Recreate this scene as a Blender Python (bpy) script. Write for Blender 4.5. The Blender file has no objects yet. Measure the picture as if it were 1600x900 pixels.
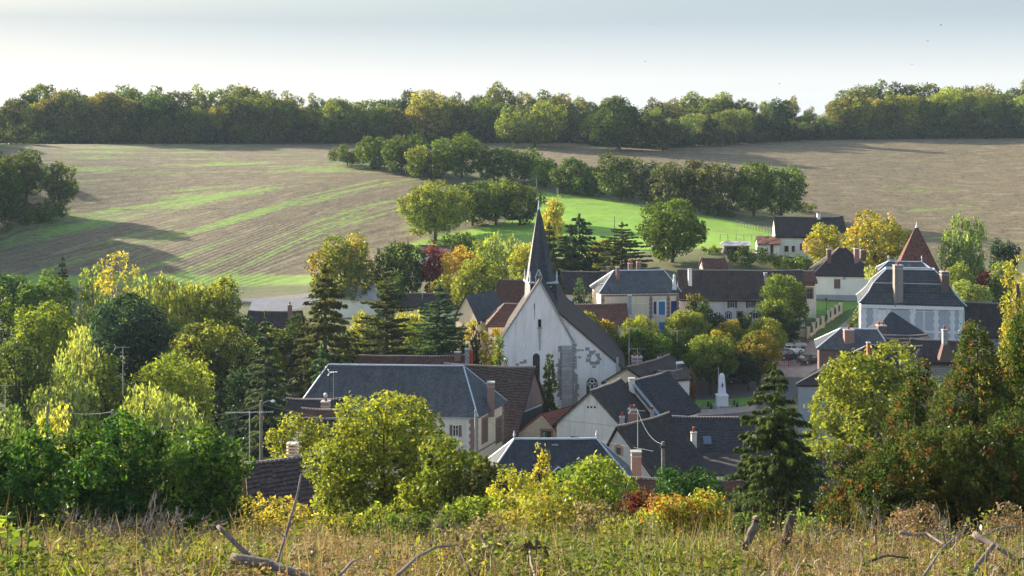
import bpy, math, random
import numpy as np
from mathutils import Vector
R = math.radians
scene = bpy.context.scene
COL = scene.collection

# ---------------------------------------------------------------- camera
F = 2222.0            # focal length in photo pixels (1600 wide)
CAM_Z = 42.0          # eye height above the valley floor
HOR = 190.0           # photo row of the eye-level horizon
cam_d = bpy.data.cameras.new("camera")
cam_d.sensor_width = 36.0
cam_d.lens = F / 1600.0 * 36.0
cam_d.shift_y = -(450.0 - HOR) / 1600.0
cam_d.clip_start = 0.5
cam_d.clip_end = 6000.0
cam = bpy.data.objects.new("camera", cam_d)
cam.location = (0, 0, CAM_Z)
cam.rotation_euler = (R(90), 0, 0)
COL.objects.link(cam)
scene.camera = cam

# ---------------------------------------------------------------- sky and sun
SUN_AZ = -48.0        # degrees from the view axis (+Y), negative = to the left
SUN_EL = 16.5
SKY_STRENGTH = 0.12
SUN_STRENGTH = 5.0
EXPOSURE = 1.72
SKY_LOW, SKY_MID, SKY_HIGH = (0.264, 0.275, 0.281), (0.178, 0.205, 0.228), (0.104, 0.134, 0.163)
w = bpy.data.worlds.new("World")
scene.world = w
w.use_nodes = True
nt = w.node_tree
nt.nodes.clear()
n_out = nt.nodes.new("ShaderNodeOutputWorld")
n_bg = nt.nodes.new("ShaderNodeBackground")
n_sky = nt.nodes.new("ShaderNodeTexSky")
n_sky.sky_type = 'NISHITA'
n_sky.sun_disc = False
n_sky.sun_elevation = R(SUN_EL)
n_sky.sun_rotation = R(SUN_AZ)
n_sky.altitude = 150
n_sky.air_density = 1.0
n_sky.dust_density = 1.6
n_sky.ozone_density = 0.6
n_bg.inputs['Strength'].default_value = SKY_STRENGTH
# pale autumn haze near the horizon: the lowest degrees of the sky are almost white
_tc = nt.nodes.new("ShaderNodeTexCoord")
_sep = nt.nodes.new("ShaderNodeSeparateXYZ")
nt.links.new(_tc.outputs['Generated'], _sep.inputs[0])
_ramp = nt.nodes.new("ShaderNodeValToRGB")
_mr = nt.nodes.new("ShaderNodeMapRange")
_mr.inputs['From Min'].default_value = 0.0; _mr.inputs['From Max'].default_value = 0.25
nt.links.new(_sep.outputs[2], _mr.inputs['Value'])
nt.links.new(_mr.outputs[0], _ramp.inputs[0])
_e = _ramp.color_ramp.elements
_e[0].position = 0.0; _e[0].color = (*SKY_LOW, 1)
_e[1].position = 1.0; _e[1].color = (0.25, 0.36, 0.52, 1)
for _p, _c in ((0.12, SKY_LOW), (0.24, SKY_MID), (0.36, SKY_HIGH)):
    _k = _e.new(_p); _k.color = (*_c, 1)
_mr2 = nt.nodes.new("ShaderNodeMapRange")
_mr2.inputs['From Min'].default_value = 0.07; _mr2.inputs['From Max'].default_value = 0.28
_mr2.inputs['To Min'].default_value = 0.95; _mr2.inputs['To Max'].default_value = 0.0
nt.links.new(_sep.outputs[2], _mr2.inputs['Value'])
_sc = nt.nodes.new("ShaderNodeVectorMath"); _sc.operation = 'SCALE'
_sc.inputs['Scale'].default_value = 1.0 / SKY_STRENGTH
nt.links.new(_ramp.outputs[0], _sc.inputs[0])
_mix = nt.nodes.new("ShaderNodeMix"); _mix.data_type = 'RGBA'
nt.links.new(_mr2.outputs[0], _mix.inputs[0])
nt.links.new(n_sky.outputs[0], _mix.inputs[6])
nt.links.new(_sc.outputs[0], _mix.inputs[7])
nt.links.new(_mix.outputs[2], n_bg.inputs['Color'])
nt.links.new(n_bg.outputs[0], n_out.inputs['Surface'])

sun_d = bpy.data.lights.new("sun", 'SUN')
sun_d.energy = SUN_STRENGTH
sun_d.angle = R(0.5)
sun_d.color = (1.0, 0.90, 0.74)
sun = bpy.data.objects.new("sun", sun_d)
_sd = Vector((math.sin(R(SUN_AZ)) * math.cos(R(SUN_EL)), math.cos(R(SUN_AZ)) * math.cos(R(SUN_EL)), math.sin(R(SUN_EL))))
sun.rotation_euler = _sd.to_track_quat('Z', 'Y').to_euler()
sun.location = (-60, 60, 120)
COL.objects.link(sun)

scene.view_settings.view_transform = 'Standard'
scene.view_settings.look = 'None'
scene.view_settings.exposure = EXPOSURE
scene.view_settings.gamma = 1.0
scene.view_settings.use_curve_mapping = False
scene.render.engine = 'CYCLES'
cy = scene.cycles
cy.use_denoising = True
cy.max_bounces = 6
cy.diffuse_bounces = 3
cy.glossy_bounces = 2
cy.transmission_bounces = 4
cy.transparent_max_bounces = 6
cy.volume_bounces = 1
cy.caustics_reflective = False
cy.caustics_refractive = False
cy.sample_clamp_indirect = 6.0

# ---------------------------------------------------------------- placement helpers
def zp(py, Y):
    "height of the point seen in photo row py at depth Y"
    return CAM_Z - (py - HOR) * Y / F
def xp(px, Y):
    return (px - 800.0) * Y / F
def P(px, py, Y):
    return (xp(px, Y), Y, zp(py, Y))

# ---------------------------------------------------------------- terrain heights
def slope_profile(Y):
    ys = np.array([-60, 0, 14, 20, 25, 30, 50, 75, 100, 118, 135, 150, 170])
    zs = np.array([45, 40.3, 37.15, 35.7, 34.3, 32.7, 26.7, 19.2, 11.7, 6.6, 3.0, 1.0, 0.3])
    return np.interp(Y, ys, zs)
CTRL = []
for px, py, Y in [(400, 478, 305), (400, 450, 330), (0, 452, 315), (200, 452, 320), (650, 398, 350), (640, 335, 400), (650, 278, 455),
                  (500, 252, 505), (340, 236, 560), (150, 226, 570), (0, 224, 570), (0, 222, 620), (400, 221, 625), (200, 330, 430), (0, 330, 420),
                  (350, 400, 360), (400, 300, 440), (840, 223, 610), (840, 245, 530), (840, 306, 420), (1000, 322, 395), (1150, 352, 365), (1190, 375, 335),
                  (1080, 378, 332), (690, 378, 338), (820, 385, 332), (1000, 385, 330), (1000, 233, 560), (1250, 217, 605), (1590, 213, 605), (1300, 330, 395), (1590, 330, 395),
                  (1450, 280, 470), (1300, 260, 500), (1590, 260, 500), (1590, 405, 320), (1480, 402, 318), (1250, 402, 298), (1150, 404, 290), (1320, 474, 266), (1290, 486, 262),
                  (1210, 508, 250), (1120, 508, 250), (1240, 560, 238), (1130, 638, 210), (1360, 430, 300), (1480, 470, 262), (1000, 500, 250), (800, 470, 275), (650, 478, 285), (560, 478, 295)]:
    CTRL.append((xp(px, Y), Y, zp(py, Y)))
CTRL += [(x, y, z) for x, y, z in [(-60, 160, 0.4), (-30, 160, 0.3), (0, 160, 0.3), (30, 160, 1.0), (60, 160, 3.0), (-60, 210, 0.6), (-30, 210, 0.4), (0, 205, 0.4), (15, 205, 0.2),
                                   (52, 200, 4.5), (75, 215, 6.0), (60, 175, 4.5), (-70, 260, 1.0), (-35, 250, 1.2), (-110, 180, 1.0), (-130, 250, 2.5), (110, 180, 7), (110, 250, 10),
                                   (-200, 300, 14), (-260, 430, 40), (-200, 430, 30), (200, 300, 16), (230, 430, 26), (-300, 620, 42), (300, 620, 40), (0, 700, 35), (-300, 750, 38), (300, 750, 40),
                                   (-300, 150, 12), (300, 150, 16), (0, 1000, 30), (-500, 1000, 30), (500, 1000, 30), (-500, 500, 45), (500, 500, 38)]]
CTRL = np.array(CTRL)
_S = 100.0
def _tps(r2):
    return np.where(r2 > 1e-12, 0.5 * r2 * np.log(np.maximum(r2, 1e-12)), 0.0)
def _fit():
    n = len(CTRL)
    xy = CTRL[:, :2] / _S
    d2 = ((xy[:, None] - xy[None]) ** 2).sum(-1)
    A = np.zeros((n + 3, n + 3))
    A[:n, :n] = _tps(d2) + np.eye(n) * 0.01
    A[:n, n] = 1
    A[:n, n + 1:] = xy
    A[n, :n] = 1
    A[n + 1:, :n] = xy.T
    b = np.zeros(n + 3)
    b[:n] = CTRL[:, 2]
    return np.linalg.solve(A, b)
_W = _fit()
def gz_np(x, y):
    x = np.asarray(x, float); y = np.asarray(y, float)
    sh = x.shape
    q = np.stack([x.ravel(), y.ravel()], 1) / _S
    n = len(CTRL)
    c = CTRL[:, :2] / _S
    out = np.empty(len(q))
    for i in range(0, len(q), 20000):
        s = q[i:i + 20000]
        d2 = ((s[:, None] - c[None]) ** 2).sum(-1)
        out[i:i + 20000] = _tps(d2) @ _W[:n] + _W[n] + s @ _W[n + 1:]
    out = np.clip(out.reshape(sh), -3.0, 50.0)
    t = np.clip((y - 118.0) / 42.0, 0, 1)
    t = t * t * (3 - 2 * t)
    far = np.clip((y - 800.0) / 300.0, 0, 1)
    out = out * (1 - far) + 30.0 * far
    return slope_profile(y) * (1 - t) + out * t
def gz(x, y):
    return float(gz_np(np.array([x]), np.array([y]))[0])
def solve_ground(px, py, y0=150.0, y1=700.0):
    "first point of the terrain seen through photo point (px, py) beyond depth y0"
    Y = np.linspace(y0, y1, 1200)
    X = (px - 800.0) * Y / F
    d = gz_np(X, Y) - (CAM_Z - (py - HOR) * Y / F)
    k = np.argmax(d > 0) if (d > 0).any() else len(Y) - 1
    return float(X[k]), float(Y[k])

# ---------------------------------------------------------------- node helpers
def new_mat(name):
    m = bpy.data.materials.new(name)
    m.use_nodes = True
    t = m.node_tree
    t.nodes.clear()
    o = t.nodes.new("ShaderNodeOutputMaterial")
    return m, t, o
class NT:
    def __init__(s, t): s.t = t
    def n(s, typ, **kw):
        x = s.t.nodes.new(typ)
        for k, v in kw.items():
            setattr(x, k, v)
        return x
    def link(s, a, b): s.t.links.new(a, b)
    def math(s, op, a, b=None, clamp=False):
        x = s.n("ShaderNodeMath", operation=op); x.use_clamp = clamp
        for i, v in enumerate((a, b)):
            if v is None: continue
            if isinstance(v, (int, float)): x.inputs[i].default_value = v
            else: s.link(v, x.inputs[i])
        return x.outputs[0]
    def mix(s, f, a, b, blend='MIX'):
        x = s.n("ShaderNodeMix", data_type='RGBA', blend_type=blend)
        if isinstance(f, (int, float)): x.inputs[0].default_value = f
        else: s.link(f, x.inputs[0])
        for i, v in ((6, a), (7, b)):
            if isinstance(v, (tuple, list)): x.inputs[i].default_value = (*v[:3], 1)
            else: s.link(v, x.inputs[i])
        return x.outputs[2]
    def noise(s, vec, scale, detail=4, rough=0.55, dims='3D'):
        x = s.n("ShaderNodeTexNoise", noise_dimensions=dims)
        x.inputs['Scale'].default_value = scale
        x.inputs['Detail'].default_value = detail
        x.inputs['Roughness'].default_value = rough
        if vec is not None: s.link(vec, x.inputs['Vector'])
        return x.outputs['Fac']
    def ramp(s, f, lo, hi, a=0.0, b=1.0):
        x = s.n("ShaderNodeMapRange")
        x.inputs['From Min'].default_value = lo; x.inputs['From Max'].default_value = hi
        x.inputs['To Min'].default_value = a; x.inputs['To Max'].default_value = b
        s.link(f, x.inputs['Value'])
        return x.outputs['Result']
    def attr(s, name, typ='GEOMETRY'):
        return s.n("ShaderNodeAttribute", attribute_name=name, attribute_type=typ)
    def mapping(s, vec, scale):
        x = s.n("ShaderNodeMapping")
        x.inputs['Scale'].default_value = scale
        s.link(vec, x.inputs['Vector'])
        return x.outputs[0]
    def bsdf(s, out, color, rough=0.85, spec=0.3, bump=None, dist=0.05, strength=0.6, metallic=0.0):
        b = s.n("ShaderNodeBsdfPrincipled")
        if isinstance(color, (tuple, list)): b.inputs['Base Color'].default_value = (*color[:3], 1)
        else: s.link(color, b.inputs['Base Color'])
        if isinstance(rough, (int, float)): b.inputs['Roughness'].default_value = rough
        else: s.link(rough, b.inputs['Roughness'])
        b.inputs['Specular IOR Level'].default_value = spec
        b.inputs['Metallic'].default_value = metallic
        if bump is not None:
            u = s.n("ShaderNodeBump")
            u.inputs['Distance'].default_value = dist
            u.inputs['Strength'].default_value = strength
            s.link(bump, u.inputs['Height'])
            s.link(u.outputs[0], b.inputs['Normal'])
        s.link(b.outputs[0], out.inputs['Surface'])
        return b

# ---------------------------------------------------------------- object helpers
def tag(o, label=None, cat=None, group=None, kind=None):
    if label: o['label'] = label
    if cat: o['category'] = cat
    if group: o['group'] = group
    if kind: o['kind'] = kind
    return o
def empty(name, loc, label, cat, group=None, rz=0.0):
    o = bpy.data.objects.new(name, None)
    o.empty_display_size = 0.5
    o.location = loc
    o.rotation_euler = (0, 0, rz)
    COL.objects.link(o)
    return tag(o, label, cat, group)
def np_mesh(name, V, Q, mat, parent=None, loc=None, smooth=False):
    "mesh from numpy verts (n,3) and quads or tris (m,k)"
    me = bpy.data.meshes.new(name)
    V = np.asarray(V, np.float32); Q = np.asarray(Q, np.int32)
    m, k = Q.shape
    me.vertices.add(len(V)); me.vertices.foreach_set('co', V.ravel())
    me.loops.add(m * k); me.loops.foreach_set('vertex_index', Q.ravel())
    me.polygons.add(m)
    me.polygons.foreach_set('loop_start', np.arange(0, m * k, k, dtype=np.int32))
    me.polygons.foreach_set('loop_total', np.full(m, k, np.int32))
    if smooth: me.polygons.foreach_set('use_smooth', np.ones(m, bool))
    me.materials.append(mat)
    me.update(calc_edges=True)
    o = bpy.data.objects.new(name, me)
    if loc is not None: o.location = loc
    if parent is not None: o.parent = parent
    COL.objects.link(o)
    return o
def face_attr(o, name, vals):
    a = o.data.attributes.new(name, 'FLOAT', 'FACE')
    a.data.foreach_set('value', np.asarray(vals, np.float32))
def vert_attr(o, name, vals):
    a = o.data.attributes.new(name, 'FLOAT', 'POINT')
    a.data.foreach_set('value', np.asarray(vals, np.float32))

class MB:
    "collects polygons; build() links them as ONE mesh object with a metre-scaled UV map"
    def __init__(s): s.v = []; s.f = []
    def poly(s, pts):
        i = len(s.v); s.v += [tuple(p) for p in pts]; s.f.append(tuple(range(i, i + len(pts))))
        return s
    def hexa(s, b, t):
        "b, t: 4 bottom and 4 top points, counter-clockwise from above"
        i = len(s.v); s.v += [tuple(p) for p in b] + [tuple(p) for p in t]
        for q in ((3, 2, 1, 0), (4, 5, 6, 7), (0, 1, 5, 4), (1, 2, 6, 5), (2, 3, 7, 6), (3, 0, 4, 7)):
            s.f.append(tuple(i + k for k in q))
        return s
    def box(s, x0, x1, y0, y1, z0, z1):
        return s.hexa([(x0, y0, z0), (x1, y0, z0), (x1, y1, z0), (x0, y1, z0)], [(x0, y0, z1), (x1, y0, z1), (x1, y1, z1), (x0, y1, z1)])
    def obox(s, c, t, n, hw, d0, d1, z0, z1):
        "box along the horizontal direction t, from depth d0 to d1 along n, centred on c (x, y)"
        p = lambda a, d, z: (c[0] + t[0] * a + n[0] * d, c[1] + t[1] * a + n[1] * d, z)
        q = [(-hw, d1), (hw, d1), (hw, d0), (-hw, d0)]
        return s.hexa([p(a, d, z0) for a, d in q], [p(a, d, z1) for a, d in q])
    def tube(s, pts, rad, n=6, cap=True):
        pts = [Vector(p) for p in pts]
        if not isinstance(rad, (list, tuple)): rad = [rad] * len(pts)
        i0 = len(s.v)
        for k, p in enumerate(pts):
            d = (pts[min(k + 1, len(pts) - 1)] - pts[max(k - 1, 0)]).normalized()
            a = d.orthogonal().normalized() if abs(d.z) > 0.95 else d.cross(Vector((0, 0, 1))).normalized()
            if abs(d.z) > 0.95: a = (Vector((1, 0, 0)) - d * d.x).normalized()
            b = d.cross(a)
            for j in range(n):
                th = 2 * math.pi * j / n
                s.v.append(tuple(p + (a * math.cos(th) + b * math.sin(th)) * rad[k]))
        for k in range(len(pts) - 1):
            for j in range(n):
                j2 = (j + 1) % n
                s.f.append((i0 + k * n + j, i0 + k * n + j2, i0 + (k + 1) * n + j2, i0 + (k + 1) * n + j))
        if cap:
            s.f.append(tuple(i0 + j for j in reversed(range(n))))
            s.f.append(tuple(i0 + (len(pts) - 1) * n + j for j in range(n)))
        return s
    def lathe(s, c, prof, n=10):
        return s.tube([(c[0], c[1], c[2] + z) for r, z in prof], [r for r, z in prof], n)
    def build(s, name, mat, parent=None, org=(0, 0, 0), smooth=False):
        me = bpy.data.meshes.new(name)
        me.from_pydata([(x - org[0], y - org[1], z - org[2]) for x, y, z in s.v], [], s.f)
        me.materials.append(mat)
        uv = me.uv_layers.new(name="UVMap")
        uvs = []
        for p in me.polygons:
            nn = p.normal
            if abs(nn.z) > 0.98: a, b = Vector((1, 0, 0)), Vector((0, 1, 0))
            else:
                a = Vector((0, 0, 1)).cross(nn).normalized(); b = nn.cross(a)
            for vi in p.vertices:
                co = me.vertices[vi].co
                uvs += [co.dot(a), co.dot(b)]
        uv.data.foreach_set('uv', uvs)
        if smooth:
            for p in me.polygons: p.use_smooth = True
        me.update()
        o = bpy.data.objects.new(name, me)
        if parent is not None: o.parent = parent
        else: o.location = org
        COL.objects.link(o)
        return o
# ---------------------------------------------------------------- materials
def mat_plain(name, col, rough=0.8, spec=0.3, var=0.15, scale=2.0, metallic=0.0, bump=0.0):
    m, t, o = new_mat(name); N = NT(t)
    tc = N.n("ShaderNodeTexCoord").outputs['Object']
    f = N.noise(tc, scale, 5)
    f2 = N.noise(tc, scale * 9, 3)
    c = N.mix(N.ramp(f, 0.3, 0.7), tuple(x * (1 - var) for x in col), tuple(min(1, x * (1 + var)) for x in col))
    c = N.mix(N.ramp(f2, 0.3, 0.75, 0, 0.35), c, tuple(x * 0.7 for x in col))
    N.bsdf(o, c, rough, spec, bump=f2 if bump else None, dist=0.02, strength=bump, metallic=metallic)
    return m
def mat_plaster(name, col, dirt=(0.30, 0.28, 0.25), amount=0.45):
    m, t, o = new_mat(name); N = NT(t)
    tc = N.n("ShaderNodeTexCoord").outputs['Object']
    big = N.noise(tc, 0.35, 5, 0.6)
    fine = N.noise(tc, 4.0, 4, 0.65)
    streak = N.noise(N.mapping(tc, (1.6, 1.6, 0.18)), 1.0, 4, 0.6)
    c = N.mix(N.ramp(big, 0.35, 0.7), tuple(x * 0.88 for x in col), col)
    c = N.mix(N.ramp(streak, 0.48, 0.75, 0, amount), c, dirt)
    c = N.mix(N.ramp(fine, 0.42, 0.8, 0, amount * 0.7), c, dirt)
    N.bsdf(o, c, 0.9, 0.2, bump=fine, dist=0.015, strength=0.3)
    return m
def mat_roof(name, cols, lichen, tile=(0.20, 0.16), lich=0.35, rough=0.85, rows=0.6):
    "tiles or slates in courses; cols: mortar/dark, tile a, tile b"
    m, t, o = new_mat(name); N = NT(t)
    uv = N.n("ShaderNodeUVMap", uv_map="UVMap").outputs[0]
    b = N.n("ShaderNodeTexBrick"); b.offset = 0.5
    N.link(uv, b.inputs['Vector'])
    b.inputs['Color1'].default_value = (*cols[1], 1); b.inputs['Color2'].default_value = (*cols[2], 1); b.inputs['Mortar'].default_value = (*cols[0], 1)
    b.inputs['Scale'].default_value = 1.0
    b.inputs['Mortar Size'].default_value = 0.018; b.inputs['Mortar Smooth'].default_value = 0.4
    b.inputs['Brick Width'].default_value = tile[0]; b.inputs['Row Height'].default_value = tile[1]
    b.inputs['Bias'].default_value = -0.1
    big = N.noise(uv, 0.5, 5, 0.65)
    mid = N.noise(uv, 1.8, 5, 0.75)
    sp = N.noise(uv, 4.5, 4, 0.7)
    c = N.mix(N.ramp(big, 0.3, 0.7, 0, 0.7), b.outputs['Color'], N.mix(0.5, cols[0], cols[1]))
    c = N.mix(N.ramp(mid, 0.36, 0.62, 0, 0.75), c, tuple(x * 1.9 for x in cols[1]))
    c = N.mix(N.ramp(N.noise(uv, 2.6, 4, 0.7), 0.52, 0.70, 0, 0.75), c, cols[0])
    c = N.mix(N.ramp(N.math('MULTIPLY', sp, N.ramp(big, 0.25, 0.75, 0.7, 1.15)), 0.45, 0.60, 0, lich * 1.6), c, lichen)
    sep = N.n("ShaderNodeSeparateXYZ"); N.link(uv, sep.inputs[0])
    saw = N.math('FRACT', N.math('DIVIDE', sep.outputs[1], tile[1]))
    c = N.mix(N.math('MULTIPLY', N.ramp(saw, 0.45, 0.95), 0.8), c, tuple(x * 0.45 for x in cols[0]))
    strk = N.noise(N.mapping(uv, (1.1, 0.16, 1)), 1.0, 4, 0.65)
    c = N.mix(N.ramp(strk, 0.5, 0.72, 0, 0.5), c, tuple(x * 0.6 for x in lichen))
    h = N.math('ADD', N.math('MULTIPLY', saw, -rows), N.math('MULTIPLY', mid, 0.5))
    N.bsdf(o, c, rough, 0.16, bump=h, dist=0.07, strength=0.9)
    return m
def mat_masonry(name, cols, size=(0.45, 0.22), mortar=0.02, var=0.6):
    m, t, o = new_mat(name); N = NT(t)
    uv = N.n("ShaderNodeUVMap", uv_map="UVMap").outputs[0]
    b = N.n("ShaderNodeTexBrick"); N.link(uv, b.inputs['Vector'])
    b.inputs['Color1'].default_value = (*cols[1], 1); b.inputs['Color2'].default_value = (*cols[2], 1); b.inputs['Mortar'].default_value = (*cols[0], 1)
    b.inputs['Scale'].default_value = 1.0; b.inputs['Mortar Size'].default_value = mortar
    b.inputs['Brick Width'].default_value = size[0]; b.inputs['Row Height'].default_value = size[1]
    mid = N.noise(uv, 1.7, 5, 0.7)
    c = N.mix(N.ramp(mid, 0.3, 0.75, 0, var), b.outputs['Color'], cols[0])
    N.bsdf(o, c, 0.9, 0.2, bump=b.outputs['Fac'], dist=-0.02, strength=0.6)
    return m
def mat_wood(name, a, b2, width=0.16):
    m, t, o = new_mat(name); N = NT(t)
    uv = N.n("ShaderNodeUVMap", uv_map="UVMap").outputs[0]
    sep = N.n("ShaderNodeSeparateXYZ"); N.link(uv, sep.inputs[0])
    pl = N.math('DIVIDE', sep.outputs[0], width)
    cell = N.n("ShaderNodeTexWhiteNoise", noise_dimensions='1D'); N.link(N.math('FLOOR', pl), cell.inputs['W'])
    gap = N.math('LESS_THAN', N.math('FRACT', pl), 0.12)
    g = N.noise(N.mapping(uv, (9, 1.2, 1)), 1.0, 4)
    c = N.mix(N.ramp(g, 0.3, 0.7), a, b2)
    c = N.mix(N.math('MULTIPLY', cell.outputs[0], 0.45), c, tuple(x * 0.6 for x in a))
    c = N.mix(gap, c, tuple(x * 0.25 for x in a))
    N.bsdf(o, c, 0.85, 0.2, bump=N.math('SUBTRACT', 1.0, gap), dist=0.02, strength=0.5)
    return m
def mat_glass(name):
    m, t, o = new_mat(name); N = NT(t)
    tc = N.n("ShaderNodeTexCoord").outputs['Object']
    c = N.mix(N.ramp(N.noise(tc, 0.8, 2), 0.3, 0.7), (0.012, 0.016, 0.02), (0.05, 0.055, 0.06))
    N.bsdf(o, c, 0.08, 0.6)
    return m
def mat_leaf():
    "leaves: colours come from the crown's own properties, its clumps vary by face"
    m, t, o = new_mat("foliage"); N = NT(t)
    c1 = N.attr('leaf_colour', 'OBJECT').outputs['Color']
    c2 = N.attr('turn_colour', 'OBJECT').outputs['Color']
    lv = N.attr('lv').outputs['Fac']
    la = N.attr('la').outputs['Fac']
    c = N.mix(la, c1, c2)
    hs = N.n("ShaderNodeHueSaturation")
    N.link(c, hs.inputs['Color'])
    N.link(N.ramp(lv, 0.0, 1.0, 0.35, 1.75), hs.inputs['Value'])
    rnd = N.n("ShaderNodeObjectInfo").outputs['Random']
    N.link(N.ramp(rnd, 0, 1, 0.485, 0.515), hs.inputs['Hue'])
    col = hs.outputs[0]
    d = N.n("ShaderNodeBsdfDiffuse"); N.link(col, d.inputs['Color'])
    tr = N.n("ShaderNodeBsdfTranslucent")
    tcol = N.mix(1.0, col, (1.25, 1.25, 0.55), 'MULTIPLY')
    N.link(tcol, tr.inputs['Color'])
    g = N.n("ShaderNodeBsdfGlossy"); g.inputs['Roughness'].default_value = 0.6; g.inputs['Color'].default_value = (0.8, 0.85, 0.85, 1)
    mx = N.n("ShaderNodeMixShader"); mx.inputs[0].default_value = 0.42
    N.link(d.outputs[0], mx.inputs[1]); N.link(tr.outputs[0], mx.inputs[2])
    fr = N.n("ShaderNodeFresnel"); fr.inputs['IOR'].default_value = 1.35
    mx2 = N.n("ShaderNodeMixShader")
    N.link(N.math('MULTIPLY', fr.outputs[0], 0.07), mx2.inputs[0])
    N.link(mx.outputs[0], mx2.inputs[1]); N.link(g.outputs[0], mx2.inputs[2])
    N.link(mx2.outputs[0], o.inputs['Surface'])
    return m
M = {}
M['leaf'] = mat_leaf()
M['bark'] = mat_plain("bark", (0.085, 0.068, 0.05), 0.95, 0.1, 0.4, 3.0, bump=0.5)
M['bark_pale'] = mat_plain("pale_bark", (0.34, 0.31, 0.27), 0.9, 0.1, 0.4, 3.0, bump=0.4)
M['deadwood'] = mat_plain("dead_wood", (0.23, 0.19, 0.155), 0.9, 0.15, 0.45, 9.0, bump=0.5)
M['log'] = mat_plain("cut_log", (0.20, 0.155, 0.125), 0.85, 0.2, 0.5, 14.0, bump=0.8)
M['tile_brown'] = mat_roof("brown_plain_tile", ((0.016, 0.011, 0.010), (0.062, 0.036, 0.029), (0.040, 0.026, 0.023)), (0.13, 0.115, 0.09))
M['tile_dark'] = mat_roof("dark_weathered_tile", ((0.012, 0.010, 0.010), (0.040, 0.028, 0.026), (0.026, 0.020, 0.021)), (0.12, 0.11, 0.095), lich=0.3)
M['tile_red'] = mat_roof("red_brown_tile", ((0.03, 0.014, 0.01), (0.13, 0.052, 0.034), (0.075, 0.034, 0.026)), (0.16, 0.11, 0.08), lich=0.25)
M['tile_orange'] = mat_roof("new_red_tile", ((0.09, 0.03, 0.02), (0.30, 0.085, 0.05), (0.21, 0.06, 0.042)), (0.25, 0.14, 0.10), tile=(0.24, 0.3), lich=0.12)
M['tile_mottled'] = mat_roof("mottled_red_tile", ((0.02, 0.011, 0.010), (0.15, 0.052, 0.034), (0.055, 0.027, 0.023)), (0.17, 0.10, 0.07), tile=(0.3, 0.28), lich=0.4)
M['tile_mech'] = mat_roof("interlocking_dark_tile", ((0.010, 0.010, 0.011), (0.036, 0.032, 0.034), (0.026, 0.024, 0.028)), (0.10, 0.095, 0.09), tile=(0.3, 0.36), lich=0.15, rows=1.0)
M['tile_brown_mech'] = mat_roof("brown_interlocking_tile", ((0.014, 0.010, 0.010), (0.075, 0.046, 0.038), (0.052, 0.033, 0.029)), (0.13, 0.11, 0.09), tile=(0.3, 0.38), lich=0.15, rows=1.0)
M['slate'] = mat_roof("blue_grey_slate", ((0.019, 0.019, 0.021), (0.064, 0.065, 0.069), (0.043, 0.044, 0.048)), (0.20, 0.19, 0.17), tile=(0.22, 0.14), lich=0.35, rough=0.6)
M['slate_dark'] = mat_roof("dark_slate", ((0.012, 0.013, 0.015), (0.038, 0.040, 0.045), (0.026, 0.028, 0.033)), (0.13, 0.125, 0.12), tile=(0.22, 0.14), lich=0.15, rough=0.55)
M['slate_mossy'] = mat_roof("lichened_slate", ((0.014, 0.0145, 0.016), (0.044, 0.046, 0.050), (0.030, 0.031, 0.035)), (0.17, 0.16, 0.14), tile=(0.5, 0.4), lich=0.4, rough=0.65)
M['sheet_roof'] = mat_plain("pale_sheet_roof", (0.40, 0.36, 0.34), 0.7, 0.3, 0.12, 0.6)
M['zinc'] = mat_plain("zinc_flashing", (0.48, 0.51, 0.55), 0.5, 0.4, 0.15, 3.0)
M['ridge_tile'] = mat_masonry("ridge_tile", ((0.42, 0.36, 0.31), (0.16, 0.10, 0.08), (0.12, 0.085, 0.07)), size=(0.35, 0.6), mortar=0.05, var=0.4)
M['plaster_white'] = mat_plaster("white_plaster", (0.76, 0.70, 0.62))
M['plaster_church'] = mat_plaster("church_plaster", (0.86, 0.78, 0.73), (0.40, 0.35, 0.32), 0.45)
M['stain'] = mat_plaster("damp_stain", (0.46, 0.42, 0.40), (0.25, 0.23, 0.22), 0.7)
M['chimney_render'] = mat_plaster("dark_chimney_render", (0.27, 0.235, 0.20), (0.10, 0.09, 0.085), 0.7)  # dark beige render, darker still in streaks and blotches
M['plaster_cream'] = mat_plaster("cream_plaster", (0.72, 0.58, 0.42), (0.38, 0.30, 0.22), 0.3)
M['plaster_ochre'] = mat_plaster("ochre_plaster", (0.84, 0.66, 0.44), (0.36, 0.25, 0.18), 0.35)
M['plaster_pale'] = mat_plaster("pale_cream_plaster", (0.84, 0.79, 0.68), (0.45, 0.4, 0.33), 0.25)
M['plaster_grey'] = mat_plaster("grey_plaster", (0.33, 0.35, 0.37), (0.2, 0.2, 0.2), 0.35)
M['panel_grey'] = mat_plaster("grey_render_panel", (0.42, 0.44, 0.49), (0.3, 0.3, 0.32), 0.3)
M['white_stone'] = mat_plaster("white_stone", (0.76, 0.74, 0.71), (0.42, 0.4, 0.37), 0.3)
M['stone'] = mat_masonry("coursed_stone", ((0.20, 0.185, 0.17), (0.42, 0.40, 0.37), (0.30, 0.29, 0.28)), (0.55, 0.30), 0.03)
M['rubble'] = mat_masonry("rubble_stone", ((0.42, 0.34, 0.24), (0.76, 0.62, 0.43), (0.62, 0.48, 0.32)), (0.34, 0.17), 0.03, 0.5)
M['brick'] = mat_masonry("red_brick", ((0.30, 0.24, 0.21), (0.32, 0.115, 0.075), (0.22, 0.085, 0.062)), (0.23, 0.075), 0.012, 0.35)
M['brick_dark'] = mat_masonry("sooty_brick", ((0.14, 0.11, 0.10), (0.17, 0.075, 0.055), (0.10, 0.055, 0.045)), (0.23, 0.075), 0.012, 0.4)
M['terracotta'] = mat_plain("terracotta", (0.40, 0.13, 0.07), 0.8, 0.2, 0.2, 4)
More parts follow.
